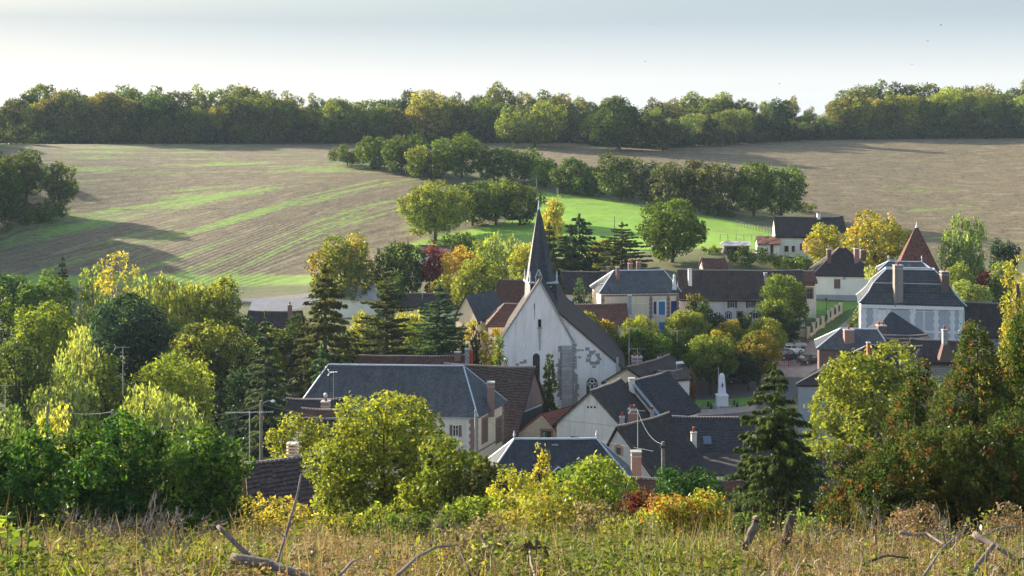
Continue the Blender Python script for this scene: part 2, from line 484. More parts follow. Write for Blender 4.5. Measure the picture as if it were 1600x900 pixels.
M['wood_pink'] = mat_wood("weathered_boards", (0.20, 0.135, 0.115), (0.30, 0.21, 0.185), 0.22)
M['wood_grey'] = mat_wood("grey_boards", (0.16, 0.145, 0.135), (0.24, 0.215, 0.20), 0.2)
M['wood_brown'] = mat_wood("brown_shutter_boards", (0.20, 0.085, 0.045), (0.27, 0.12, 0.06), 0.12)
M['wood_maroon'] = mat_wood("maroon_shutter_boards", (0.10, 0.035, 0.03), (0.14, 0.05, 0.045), 0.12)
M['wood_faded'] = mat_wood("faded_shutter_boards", (0.19, 0.10, 0.075), (0.25, 0.14, 0.105), 0.14)
M['shutter_blue'] = mat_wood("blue_shutter_boards", (0.06, 0.17, 0.32), (0.08, 0.20, 0.36), 0.12)
M['shutter_navy'] = mat_wood("navy_shutter_boards", (0.02, 0.035, 0.13), (0.03, 0.05, 0.17), 0.12)
M['white_paint'] = mat_plain("white_paint", (0.72, 0.72, 0.71), 0.5, 0.4, 0.05)
M['glass'] = mat_glass("dark_window_glass")
M['dark'] = mat_plain("dark_opening", (0.012, 0.011, 0.011), 0.9, 0.1)
M['iron'] = mat_plain("dark_iron", (0.03, 0.03, 0.032), 0.6, 0.4)
M['galv'] = mat_plain("galvanised_steel", (0.42, 0.42, 0.42), 0.45, 0.5, 0.1, 5, 0.4)
M['pole_wood'] = mat_plain("weathered_pole", (0.20, 0.175, 0.15), 0.9, 0.15, 0.3, 6, bump=0.4)
M['concrete'] = mat_plain("concrete", (0.36, 0.35, 0.33), 0.9, 0.2, 0.15, 2)
M['marble'] = mat_plain("white_memorial_stone", (0.86, 0.86, 0.86), 0.6, 0.3, 0.06, 2)
M['red_rail'] = mat_plain("dark_red_rail", (0.20, 0.03, 0.035), 0.5, 0.4)
M['green_mesh'] = mat_plain("green_mesh", (0.02, 0.085, 0.05), 0.7, 0.3)
M['hedge_soil'] = mat_plain("leaf_litter", (0.13, 0.085, 0.05), 0.95, 0.1, 0.5, 5, bump=0.8)
M['asphalt'] = mat_plain("asphalt", (0.13, 0.115, 0.105), 0.9, 0.3, 0.25, 1.5)
M['gravel_pave'] = mat_plain("pinkish_gravel", (0.36, 0.28, 0.235), 0.95, 0.2, 0.2, 1.2)
def mat_car(name, col):
    m, t, o = new_mat(name); N = NT(t)
    b = N.bsdf(o, col, 0.25, 0.5)
    b.inputs['Coat Weight'].default_value = 0.6
    return m
M['cloth_white'] = mat_plain("pale_cloth", (0.55, 0.56, 0.52), 0.9, 0.1)
M['cloth_dark'] = mat_plain("dark_trousers", (0.05, 0.07, 0.06), 0.9, 0.1)
M['skin'] = mat_plain("skin", (0.42, 0.25, 0.18), 0.6, 0.3, 0.05)
M['hair'] = mat_plain("hair", (0.05, 0.035, 0.025), 0.8, 0.2)
M['cable'] = mat_plain("cable", (0.20, 0.20, 0.20), 0.6, 0.3)
M['tarp'] = mat_roof("blue_metal_sheet", ((0.015, 0.018, 0.028), (0.04, 0.045, 0.062), (0.03, 0.036, 0.052)), (0.10, 0.11, 0.14), tile=(0.4, 0.35), lich=0.15, rough=0.5)
# ---------------------------------------------------------------- terrain sheet
def in_poly(x, y, poly):
    ins = np.zeros(x.shape, bool)
    n = len(poly)
    for i in range(n):
        x0, y0 = poly[i]; x1, y1 = poly[(i + 1) % n]
        if y0 == y1: continue
        k = ((y0 > y) != (y1 > y)) & (x < (x1 - x0) * (y - y0) / (y1 - y0) + x0)
        ins ^= k
    return ins
def soft(mask, n=2):
    m = mask.astype(float)
    for _ in range(n):
        m = (m + np.roll(m, 1, 0) + np.roll(m, -1, 0)) / 3
        m = (m + np.roll(m, 1, 1) + np.roll(m, -1, 1)) / 3
    return m
def build_terrain():
    us = np.concatenate([np.linspace(-1.6, -0.42, 40), np.linspace(-0.415, 0.415, 620), np.linspace(0.42, 1.6, 40)])
    ys = np.concatenate([np.linspace(-40, 4, 12), np.linspace(5, 60, 90), np.linspace(61, 300, 150), np.linspace(301.5, 660, 260), np.linspace(670, 1500, 50)])
    Ug, Yg = np.meshgrid(us, ys)
    Xg = Ug * (np.maximum(Yg, -20) + 30)
    Z = gz_np(Xg, Yg)
    rng = np.random.default_rng(3)
    near = np.clip((60 - Yg) / 50, 0, 1)
    Z = Z + near * 0.10 * (np.sin(Xg * 1.3 + np.sin(Yg * 0.9) * 2) + np.sin(Yg * 1.7 + Xg * 0.6))
    px = 800 + Xg / np.maximum(Yg, 1) * F
    py = HOR - (Z - CAM_Z) / np.maximum(Yg, 1) * F
    far = Yg > 300
    left = far & (py < 447) & in_poly(px, py, [(-900, 222), (405, 221), (420, 236), (530, 254), (700, 276), (640, 300), (672, 372), (655, 398), (560, 442), (380, 447), (-900, 447)])
    upper = far & in_poly(px, py, [(405, 220), (930, 222), (935, 234), (1250, 214), (2600, 200), (2600, 420), (1480, 404), (1300, 372), (1255, 330), (1150, 285), (860, 262), (700, 262), (530, 250), (420, 233)])
    meadow = (Yg > 312) & (Yg < 440) & in_poly(px, py, [(640, 380), (700, 366), (838, 336), (838, 300), (905, 304), (1000, 319), (1100, 336), (1180, 354), (1250, 380), (1200, 412), (1000, 415), (700, 420), (600, 405)])
    field = soft(left | upper, 1)
    # furrow coordinate
    c = py.copy()
    for _ in range(25):
        s = np.interp(c, [215, 240, 285, 305, 340, 410, 440, 470], [0.0, -0.01, -0.05, -0.22, -0.34, -0.5, -0.3, -0.1])
        dx = px - 400
        dx = np.where(dx > 0, dx * (1 - np.clip(dx, 0, 600) / 900), dx * 0.9)
        c = 0.5 * c + 0.5 * (py - s * dx)
    cr = py + 0.02 * (px - 1250)
    c = np.where(upper & ~left, cr, c)
    g = 50 * np.log(1 + np.clip(c - 210, 0, 400) * 0.02)
    grassy = soft(far & (py > 432) & (px < 560) & (px > -500), 2) * 0.8
    ny, nx = Xg.shape
    idx = np.arange(ny * nx).reshape(ny, nx)
    Q = np.stack([idx[:-1, :-1], idx[:-1, 1:], idx[1:, 1:], idx[1:, :-1]], -1).reshape(-1, 4)
    m, t, o = new_mat("terrain"); N = NT(t)
    pos = N.n("ShaderNodeNewGeometry").outputs['Position']
    fa = N.attr('field').outputs['Fac']; me = N.attr('meadow').outputs['Fac']; row = N.attr('furrow').outputs['Fac']; al = N.attr('along').outputs['Fac']; up = N.attr('upland').outputs['Fac']; gr = N.attr('grassy').outputs['Fac']; ru = N.attr('rough').outputs['Fac']
    cmb = N.n("ShaderNodeCombineXYZ"); N.link(row, cmb.inputs[0]); N.link(al, cmb.inputs[1])
    rv = cmb.outputs[0]
    # soil
    clod = N.noise(pos, 1.3, 6, 0.75)
    clod2 = N.noise(pos, 0.06, 4, 0.6)
    stub = N.noise(N.mapping(rv, (1.0, 0.25, 1)), 1.0, 5, 0.7)
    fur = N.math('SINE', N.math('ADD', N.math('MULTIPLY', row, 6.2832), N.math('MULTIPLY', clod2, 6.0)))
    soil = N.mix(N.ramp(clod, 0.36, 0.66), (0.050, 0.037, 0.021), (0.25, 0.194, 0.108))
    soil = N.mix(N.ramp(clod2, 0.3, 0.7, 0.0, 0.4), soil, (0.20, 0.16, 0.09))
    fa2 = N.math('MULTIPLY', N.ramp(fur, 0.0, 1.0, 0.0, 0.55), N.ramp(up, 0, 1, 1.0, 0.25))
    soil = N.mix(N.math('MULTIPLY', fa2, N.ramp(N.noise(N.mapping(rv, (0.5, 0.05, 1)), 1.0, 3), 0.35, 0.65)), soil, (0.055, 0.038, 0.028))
    soil = N.mix(N.ramp(N.noise(pos, 3.2, 2, 0.5), 0.57, 0.72, 0, 0.7), soil, (0.30, 0.25, 0.15))
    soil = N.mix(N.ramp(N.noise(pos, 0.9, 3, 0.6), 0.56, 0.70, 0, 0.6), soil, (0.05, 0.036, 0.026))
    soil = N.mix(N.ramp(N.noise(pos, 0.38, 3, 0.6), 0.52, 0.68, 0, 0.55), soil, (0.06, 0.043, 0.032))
    soil = N.mix(N.ramp(N.noise(N.mapping(rv, (0.7, 0.12, 1)), 1.0, 4, 0.7), 0.52, 0.66, 0, 0.6), soil, (0.28, 0.23, 0.13))
    # green regrowth streaks along the furrows
    st = N.noise(N.mapping(rv, (0.17, 0.012, 1)), 1.0, 4, 0.6)
    st2 = N.noise(N.mapping(rv, (0.45, 0.03, 1)), 1.0, 4, 0.6)
    pn = N.noise(pos, 0.5, 5, 0.7)
    gfac = N.math('ADD', N.math('MULTIPLY', st, 0.66), N.math('ADD', N.math('MULTIPLY', st2, 0.42), N.math('MULTIPLY', pn, 0.30)))
    gfac = N.math('ADD', gfac, N.math('MULTIPLY', gr, 0.5))
    gfac = N.math('SUBTRACT', gfac, N.math('MULTIPLY', up, 0.085))
    gf = N.ramp(gfac, 0.715, 0.80)
    green = N.mix(N.ramp(pn, 0.3, 0.7), (0.13, 0.23, 0.035), (0.24, 0.36, 0.065))
    fieldc = N.mix(N.math('MULTIPLY', gf, 0.85), soil, green)
    # meadow
    mg = N.noise(pos, 0.12, 5, 0.65)
    mg2 = N.noise(pos, 1.4, 5, 0.7)
    mead = N.mix(N.ramp(mg, 0.3, 0.7), (0.16, 0.32, 0.032), (0.28, 0.44, 0.065))
    mead = N.mix(N.ramp(N.noise(pos, 0.035, 5, 0.7), 0.48, 0.66, 0, 0.7), mead, (0.20, 0.24, 0.06))
    mead = N.mix(N.ramp(N.noise(pos, 0.45, 4, 0.7), 0.52, 0.68, 0, 0.65), mead, (0.09, 0.19, 0.025))
    mead = N.mix(N.ramp(mg2, 0.35, 0.75, 0, 0.5), mead, (0.12, 0.22, 0.03))
    # rough ground between gardens, verge grass and litter
    rg = N.noise(pos, 0.25, 6, 0.7)
    rough = N.mix(N.ramp(rg, 0.35, 0.65), (0.085, 0.115, 0.032), (0.16, 0.135, 0.08))
    litter = N.mix(N.ramp(N.noise(pos, 3.5, 6, 0.75), 0.35, 0.65), (0.09, 0.062, 0.038), (0.30, 0.22, 0.125))
    rough = N.mix(ru, rough, litter)
    colr = N.mix(fa, rough, fieldc)
    colr = N.mix(me, colr, mead)
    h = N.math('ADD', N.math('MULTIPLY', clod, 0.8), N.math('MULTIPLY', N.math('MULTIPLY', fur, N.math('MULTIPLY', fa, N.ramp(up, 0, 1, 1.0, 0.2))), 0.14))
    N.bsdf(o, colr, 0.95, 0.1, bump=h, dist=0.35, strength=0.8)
    ob = np_mesh("ground", np.stack([Xg, Yg, Z], -1).reshape(-1, 3), Q, m, smooth=True)
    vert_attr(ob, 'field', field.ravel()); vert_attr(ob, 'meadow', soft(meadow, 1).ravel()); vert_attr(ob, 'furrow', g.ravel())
    vert_attr(ob, 'along', Xg.ravel()); vert_attr(ob, 'upland', (upper & ~left).astype(float).ravel()); vert_attr(ob, 'grassy', grassy.ravel())
    vert_attr(ob, 'rough', np.clip((110 - Yg) / 30, 0, 1).ravel())
    tag(ob, kind='structure')
build_terrain()

def strip(name, pts, widths, mat, lift=0.06, kind='structure', sub=14):
    "a ribbon laid over the terrain along pts (x, y), a constant width across"
    V = []
    for k in range(len(pts) - 1):
        for j in range(sub + (k == len(pts) - 2)):
            f = j / sub
            V.append((np.array(pts[k]) * (1 - f) + np.array(pts[k + 1]) * f, widths[k] * (1 - f) + widths[k + 1] * f))
    n = 7
    vv = []; Q = []
    for i, (p, wd) in enumerate(V):
        q = V[min(i + 1, len(V) - 1)][0] - V[max(i - 1, 0)][0]
        t = q / np.linalg.norm(q); nn = np.array([-t[1], t[0]])
        for a in np.linspace(-0.5, 0.5, n):
            c = p + nn * wd * a
            vv.append((c[0], c[1], gz(c[0], c[1]) + lift))
    for i in range(len(V) - 1):
        for a in range(n - 1):
            Q.append((i * n + a + 1, i * n + a, (i + 1) * n + a, (i + 1) * n + a + 1))
    o = np_mesh(name, vv, Q, mat, smooth=True)
    return tag(o, kind=kind)
def patch(name, poly, mat, lift=0.05, step=1.6):
    "a ground sheet filling a convex-ish outline of world (x, y) points"
    x0, x1 = min(p[0] for p in poly), max(p[0] for p in poly); y0, y1 = min(p[1] for p in poly), max(p[1] for p in poly)
    b = MB()
    c = (sum(p[0] for p in poly) / len(poly), sum(p[1] for p in poly) / len(poly))
    rings = 8
    n = len(poly)
    segs = []
    for k in range(n):
        a, d = poly[k], poly[(k + 1) % n]
        for j in range(6): segs.append((a[0] + (d[0] - a[0]) * j / 6, a[1] + (d[1] - a[1]) * j / 6))
    vv = [(c[0], c[1], gz(*c) + lift)]
    for r in range(1, rings + 1):
        for s in segs:
            x = c[0] + (s[0] - c[0]) * r / rings; y = c[1] + (s[1] - c[1]) * r / rings
            vv.append((x, y, gz(x, y) + lift))
    m = len(segs); F3 = []
    for j in range(m): F3.append((0, 1 + j, 1 + (j + 1) % m, 1 + (j + 1) % m))
    for r in range(rings - 1):
        for j in range(m):
            F3.append((1 + r * m + j, 1 + (r + 1) * m + j, 1 + (r + 1) * m + (j + 1) % m, 1 + r * m + (j + 1) % m))
    me = bpy.data.meshes.new(name)
    me.from_pydata(vv, [], [f if f[2] != f[3] else f[:3] for f in F3])
    me.materials.append(mat)
    o = bpy.data.objects.new(name, me); COL.objects.link(o)
    return tag(o, kind='structure')
# ---------------------------------------------------------------- plants
LC = {  # leaf colours (linear)
    'dark': (0.030, 0.055, 0.018), 'deep': (0.022, 0.046, 0.022), 'mid': (0.078, 0.122, 0.022), 'fresh': (0.12, 0.165, 0.026), 'lime': (0.26, 0.275, 0.04),
    'pale': (0.25, 0.29, 0.095), 'yellow': (0.40, 0.33, 0.055), 'gold': (0.52, 0.33, 0.030), 'orange': (0.42, 0.17, 0.03), 'ochre': (0.27, 0.205, 0.055), 'olive': (0.095, 0.095, 0.028),
    'blue': (0.040, 0.062, 0.058), 'bluegreen': (0.055, 0.105, 0.065), 'needle': (0.030, 0.050, 0.022), 'needle_olive': (0.072, 0.082, 0.030), 'pine': (0.058, 0.078, 0.040), 'red': (0.27, 0.035, 0.028),
    'purple': (0.085, 0.016, 0.026), 'rust': (0.22, 0.085, 0.03), 'thuja': (0.050, 0.082, 0.018), 'laurel': (0.026, 0.070, 0.015), 'straw': (0.255, 0.205, 0.125), 'brown': (0.16, 0.095, 0.055),
    'grey': (0.14, 0.12, 0.095), 'willow': (0.30, 0.30, 0.075), 'bright': (0.13, 0.21, 0.03), 'wood': (0.10, 0.135, 0.036),
}
def unit(v): return v / np.maximum(np.linalg.norm(v, axis=-1, keepdims=True), 1e-9)
def leaf_quads(C, A, B, size, width):
    "diamond leaves: centre C, long axis A, side axis B"
    n = len(C)
    s = size[:, None]; w2 = width[:, None]
    V = np.stack([C - A * s, C + B * w2 - A * s * 0.1, C + A * s, C - B * w2 - A * s * 0.1], 1).reshape(-1, 3)
    return V, np.arange(n * 4).reshape(n, 4)
def rand_unit(rng, n): return unit(rng.normal(size=(n, 3)))
def crown_object(V, Q, lv, la, parent, name, c1, c2):
    o = np_mesh(name, V, Q, M['leaf'], parent)
    face_attr(o, 'lv', lv); face_attr(o, 'la', la)
    o['leaf_colour'] = [float(x) for x in LC[c1]]; o['turn_colour'] = [float(x) for x in LC[c2]]
    return o
def broad_leaves(rng, rx, ry, rz, cz, leaf, blobs=16, clump=0.9, dens=1.0, elong=1.5, droop=0.0, shape='round', turn=0.2, upright=0.0, gaps=0.0, turntop=0.5, full=False, patchy=False, globe=False):
    "leaf clumps on a bunch of lobes that fill the crown; returns vertices, quads, variation, autumn share"
    Rm = min(rx, ry, rz)
    rad = np.array([rx, ry, rz])
    D = rand_unit(rng, blobs * 3)
    D = D[np.argsort(-(D[:, 2] + rng.normal(0, 0.5, len(D))))][:blobs * 2][rng.permutation(blobs * 2)[:blobs]]
    if full:
        g = (np.arange(blobs) + 0.5) / blobs * 2 - 1      # even spread over the sphere
        th = np.arange(blobs) * 2.399 + rng.uniform(0, 6.28)
        D = unit(np.stack([np.sqrt(1 - g * g) * np.cos(th), np.sqrt(1 - g * g) * np.sin(th), g], 1) + rng.normal(0, 0.22, (blobs, 3)))
        D = unit(D)
    else: D[:, 2] = np.where(D[:, 2] < -0.55, -D[:, 2] * 0.6, D[:, 2])
    rb = rng.uniform(0.30, 0.50, blobs) * Rm * (16 / blobs) ** 0.25
    frac = rng.uniform(0.78, 1.04, blobs) if not globe else rng.uniform(0.97, 1.02, blobs)
    if globe: rb = rng.uniform(0.23, 0.29, blobs) * Rm
    if full: rb[:max(1, blobs // 3)] *= 1.15
    Cn = D * np.maximum(rad * frac[:, None] - rb[:, None] * 0.8, 0.12 * rad)
    if shape == 'column':
        Cn = np.stack([rng.normal(0, 0.28, blobs) * rx, rng.normal(0, 0.28, blobs) * ry, np.linspace(-0.88, 0.92, blobs) * rz], 1)
        k = 1 - (np.abs(np.linspace(-0.9, 0.95, blobs) + 0.15)) ** 2.2 * 0.75
        rb = rx * 0.72 * k * rng.uniform(0.8, 1.15, blobs)
    elif shape == 'cone':
        z = np.linspace(-0.95, 0.97, blobs)
        wd = np.clip((1 - z) / 2, 0.05, 1) ** 0.8
        th = rng.uniform(0, 6.283, blobs) + np.arange(blobs) * 2.4
        Cn = np.stack([np.cos(th) * wd * rx * 0.5, np.sin(th) * wd * ry * 0.5, z * rz], 1)
        rb = rx * (0.30 + 0.42 * wd) * rng.uniform(0.75, 1.15, blobs) * np.where(z > 0.7, 0.75, 1)
    Cn = np.concatenate([Cn, [[0, 0, -0.1 * rz]]]); rb = np.concatenate([rb, [0.5 * Rm]])
    allC, allO, allLv, allLa, tot = [], [], [], [], 0
    for i in range(len(Cn)):
        nc = max(6, int(4 * math.pi * rb[i] ** 2 / (clump * clump) * 1.5 * dens))
        d = rand_unit(rng, nc)
        p = Cn[i] + d * rb[i] * rng.uniform(0.72, 1.08, (nc, 1)) * np.array([1, 1, 0.92])
        dist = np.linalg.norm(p[:, None] - Cn[None], axis=2)
        keep = ((dist < rb[None] * 0.68).sum(1) == 0)
        if gaps: keep &= rng.uniform(size=nc) > gaps
        p = p[keep]; d = d[keep]
        allC.append(p); allO.append(d)
        allLv.append(np.clip(rng.normal(0.5, 0.22, len(p)) + rng.normal(0, 0.08), 0, 1))
        bl = rng.normal(0, 0.22)
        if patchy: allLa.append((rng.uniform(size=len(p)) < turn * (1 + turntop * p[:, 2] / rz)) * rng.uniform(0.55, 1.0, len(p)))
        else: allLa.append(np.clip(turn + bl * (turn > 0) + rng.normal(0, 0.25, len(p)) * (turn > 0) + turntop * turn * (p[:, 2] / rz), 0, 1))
    Pc = np.concatenate(allC); Oc = np.concatenate(allO); lv = np.concatenate(allLv); la = np.concatenate(allLa)
    per = max(3, int(1.35 * clump * clump / (leaf * leaf * elong * 0.9) * 0.62))
    n = len(Pc) * per
    k = np.repeat(np.arange(len(Pc)), per)
    off = rng.normal(0, 1, (n, 3)) * clump * 0.34
    off -= Oc[k] * (off * Oc[k]).sum(1, keepdims=True) * 0.35
    C = Pc[k] + off
    if droop:
        u = rng.uniform(0, 1, n) ** 0.8
        C = Pc[k] + off * np.array([0.45, 0.45, 0.5]); C[:, 2] -= u * droop * rng.uniform(0.6, 1.2, len(Pc))[k]
    nrm = unit(Oc[k] * 0.75 + rng.normal(0, 0.65, (n, 3)) + np.array([0, 0, 0.25]))
    A = unit(np.cross(nrm, rng.normal(size=(n, 3))))
    if droop: A = unit(A * 0.4 + np.array([0, 0, -1.0]))
    elif upright: A = unit(A * (1 - upright) + Oc[k] * 0.4 + np.array([0, 0, 1.0]) * upright)
    B = unit(np.cross(A, nrm))
    s = leaf * rng.uniform(0.65, 1.25, n)
    V, Q = leaf_quads(C, A, B, s * elong * 0.62, s * 0.52)
    V[:, 2] += cz
    return V, Q, np.clip(lv[k] + rng.normal(0, 0.12, n), 0, 1), np.clip(la[k] + rng.normal(0, 0.10, n) * (turn > 0), 0, 1), Cn
def trunk_mesh(rng, h, r, targets, mat, parent, lean=0.0, name="trunk"):
    b = MB()
    hh = h
    pts = [(0, 0, -0.6), (rng.normal(0, 0.03) * h, rng.normal(0, 0.03) * h, hh * 0.35), (lean * h * 0.5, 0, hh * 0.7), (lean * h, 0, hh)]
    b.tube(pts, [r * 1.35, r, r * 0.75, r * 0.3], 7)
    for tgt in targets:
        f = rng.uniform(0.3, 0.75)
        s = (pts[1][0] * (1 - f), pts[1][1] * (1 - f), hh * f)
        mid = ((s[0] + tgt[0]) / 2, (s[1] + tgt[1]) / 2, (s[2] + tgt[2]) / 2 - 0.05 * h)
        b.tube([s, mid, tuple(tgt)], [r * 0.5, r * 0.32, r * 0.12], 5, cap=False)
    return b.build(name, mat, parent, smooth=True)
def conifer_leaves(rng, H, Rb, z0, leaf, levels=26, per=8, droop=0.35, irregular=0.2, up=0.0, dens=1.0, taper=0.9, needlew=0.32, hang=0.5):
    Cs, As, lvs = [], [], []
    brs = []
    for i in range(levels):
        t = (i + rng.uniform(-0.3, 0.3)) / levels
        t = min(max(t, 0.0), 0.99)
        z = z0 + (H - z0) * t
        L0 = Rb * ((1 - t) ** taper) * (1.0 if t > 0.12 else 0.75 + t * 2)
        n = max(4, int(per * (0.6 + 0.6 * (1 - t))))
        ph = rng.uniform(0, 6.283)
        for j in range(n):
            th = ph + 6.283 * j / n + rng.normal(0, 0.2)
            L = L0 * rng.uniform(1 - irregular * 1.6, 1 + irregular) + 0.12
            if rng.uniform() < irregular * 0.35: continue
            d = np.array([math.cos(th), math.sin(th), 0])
            dr = droop * (1 - t * 1.1) - up
            m = max(5, int(L / (leaf * 0.55) * dens * 2.6))
            s = rng.uniform(0.12, 1.0, m) ** 0.75
            wdt = L * 0.26 * (1.15 - s)
            side = rng.uniform(-1, 1, m)
            p = np.outer(s * L, d) + np.outer(side * wdt, np.array([-d[1], d[0], 0]))
            zz = z - dr * L * s * (1 - 0.45 * s) * 1.2 - hang * leaf * rng.uniform(0, 2.2, m) * (1 - t * 0.5)
            p[:, 2] = zz + rng.normal(0, 0.05 * leaf, m)
            a = unit(np.tile(d, (m, 1)) * 0.6 + np.outer(side, np.array([-d[1], d[0], 0])) * 0.9 + np.array([0, 0, -hang * 0.8 + up * 1.2]) + rng.normal(0, 0.25, (m, 3)))
            Cs.append(p); As.append(a); lvs.append(np.clip(rng.normal(0.5, 0.13) + rng.normal(0, 0.13, m) + 0.12 * (s - 0.5), 0, 1))
            if L > 0.6: brs.append((th, z, L, dr))
    C = np.concatenate(Cs); A = np.concatenate(As); lv = np.concatenate(lvs)
    n = len(C)
    # leading shoot
    k = max(8, int(10 * dens))
    C = np.concatenate([C, np.stack([rng.normal(0, leaf * 0.25, k), rng.normal(0, leaf * 0.25, k), H + rng.uniform(-0.6, 0.35, k) * leaf * 2], 1)])
    A = np.concatenate([A, unit(rng.normal(0, 0.4, (k, 3)) + np.array([0, 0, 1.0]))]); lv = np.concatenate([lv, np.full(k, 0.5)])
    n = len(C)
    B = unit(np.cross(A, unit(np.array([0, 0, 1.0]) + rng.normal(0, 0.5, (n, 3)))))
    s = leaf * rng.uniform(0.7, 1.3, n)
    V, Q = leaf_quads(C, A, B, s * 0.9, s * needlew)
    la = np.clip(rng.normal(0.12, 0.16, n), 0, 1)
    return V, Q, lv, la, brs
NAMES = {'broad': 'broadleaf_tree', 'round': 'pollarded_tree', 'poplar': 'poplar_tree', 'willow': 'willow_tree', 'birch': 'birch_tree', 'spruce': 'spruce_tree', 'pine': 'pine_tree', 'cedar': 'cedar_tree',
         'shrub': 'shrub', 'hedge': 'hedge_shrub', 'cypress': 'cypress_tree', 'thuja': 'thuja_tree', 'airy': 'birch_tree'}
CATS = {'broad': 'tree', 'round': 'tree', 'poplar': 'tree', 'willow': 'tree', 'birch': 'tree', 'spruce': 'conifer', 'pine': 'conifer', 'cedar': 'conifer', 'shrub': 'shrub', 'hedge': 'shrub', 'cypress': 'conifer',
        'thuja': 'conifer', 'airy': 'tree'}
SEED = [100]
def plant(kind, x, y, zb, H, R, leaf, c1, c2='yellow', turn=0.2, label=None, group=None, seed=None, **kw):
    SEED[0] += 1
    rng = np.random.default_rng(SEED[0] if seed is None else seed)
    root = empty(NAMES[kind], (x, y, zb), label, CATS[kind], group)
    if kind in ('spruce', 'pine', 'cedar'):
        par = dict(levels=max(10, int(H / max(0.55, leaf * 1.5))), per=8, droop=0.35, irregular=0.2, hang=0.6, z0=0.04 * H, taper=0.62, dens=1.35)
        if kind == 'pine': par.update(per=7, droop=0.05, irregular=0.38, up=0.12, hang=-0.1, needlew=0.42, taper=0.5, z0=0.10 * H, dens=2.0)
        if kind == 'cedar': par.update(per=7, droop=0.10, irregular=0.42, up=0.0, hang=0.25, taper=0.45, z0=0.05 * H, dens=2.0, levels=max(8, int(H / max(0.6, leaf * 1.4))))
        par.update(kw)
        V, Q, lv, la, brs = conifer_leaves(rng, H, R, leaf=leaf, **par)
        la = np.clip(la + (turn - 0.15), 0, 1)
        crown_object(V, Q, lv, la, root, 'crown', c1, c2)
        tg = []
        for k in rng.permutation(len(brs))[:26]:
            th, z, L, dr = brs[k]
            tg.append((math.cos(th) * L * 0.8, math.sin(th) * L * 0.8, z - dr * L * 0.8 * 0.65))
        b = MB(); r = max(0.06, H * 0.014)
        b.tube([(0, 0, -0.6), (0, 0, H * 0.5), (0, 0, H * 0.97)], [r * 1.3, r * 0.8, r * 0.12], 7)
        for tx, ty, tz in tg:
            b.tube([(0, 0, min(tz + 0.15 * math.hypot(tx, ty), H * 0.95)), (tx, ty, tz)], [r * 0.28, r * 0.08], 4, cap=False)
        b.build('trunk', M['bark'], root, smooth=True)
        return root
    shape = kw.pop('shape', {'poplar': 'column', 'cypress': 'column', 'thuja': 'cone'}.get(kind, 'round'))
    base = kw.pop('base', {'broad': 0.16, 'round': 0.30, 'poplar': 0.04, 'willow': 0.06, 'birch': 0.10, 'airy': 0.12, 'shrub': 0.0, 'hedge': 0.0, 'cypress': 0.0, 'thuja': 0.0}[kind])
    rz = H * (1 - base) / 2; cz = H * (1 + base) / 2
    clump = kw.pop('clump', max(leaf * 2.6, min(R, rz) * 0.17))
    par = dict(blobs=16, clump=clump, turn=turn)
    if kind == 'willow': par.update(droop=rz * 0.35, elong=2.2, gaps=0.2)
    if kind == 'birch': par.update(droop=rz * 0.22, elong=1.6, gaps=0.3, blobs=20)
    if kind == 'airy': par.update(gaps=0.55, blobs=22, upright=0.4)
    if kind in ('cypress',): par.update(upright=0.7, elong=2.0, blobs=14)
    if kind == 'poplar': par.update(upright=0.35, blobs=16)
    if kind == 'thuja': par.update(upright=0.2, elong=1.7, blobs=22, patchy=True)
    if kind == 'round': par.update(blobs=26, dens=1.1, globe=True)
    par['full'] = base < 0.13 or kind == 'round'
    par.update(kw)
    bark = par.pop('bark', 'bark_pale' if kind in ('birch', 'airy') else 'bark')
    V, Q, lv, la, Cn = broad_leaves(rng, R, R * 0.95, rz, cz, leaf, shape=shape, **par)
    V[:, 2] = np.maximum(V[:, 2], -0.25 + 0.0 * V[:, 2])
    crown_object(V, Q, lv, la, root, 'crown', c1, c2)
    tg = [(c[0] * 0.9, c[1] * 0.9, c[2] + cz) for c in Cn[:-1][rng.permutation(len(Cn) - 1)[:9]]]
    trunk_mesh(rng, cz + rz * (0.75 if shape != 'round' else 0.25), max(0.05, H * 0.022 if kind not in ('shrub', 'hedge') else H * 0.012), tg, M[bark], root)
    return root
def tree_px(kind, px, top, width, Y, c1, c2, turn, label, group=None, leaf=None, basepy=None, **kw):
    "a plant placed by what the photo shows of it: centre column, top row, width in photo pixels, and its distance"
    x = xp(px, Y); y = Y
    zb = gz(x, y)
    H = zp(top, Y) - zb
    R = width * Y / F / 2 * (1.28 if kind in ('spruce', 'pine', 'cedar') else 1.12)
    if leaf is None:
        leaf = {'broad': 2.7, 'round': 2.4, 'hedge': 2.4}.get(kind, 2.5) * Y / F
        leaf = min(max(leaf, 0.07), 0.55)
    return plant(kind, x, y, zb, max(H, 0.8), R, leaf, c1, c2, turn, label, group, **kw)
def copy_plant(src, loc, rz, sc, c1=None, c2=None, label=None, group=None):
    c = src.copy(); COL.objects.link(c)
    c.location = loc; c.rotation_euler = (0, 0, rz); c.scale = sc
    if label: c['label'] = label
    if group: c['group'] = group
    for ch in src.children:
        k = ch.copy(); COL.objects.link(k); k.parent = c
        if 'leaf_colour' in k:
            if c1: k['leaf_colour'] = [float(v) for v in (LC[c1] if isinstance(c1, str) else c1)]
            if c2: k['turn_colour'] = [float(v) for v in (LC[c2] if isinstance(c2, str) else c2)]
    return c
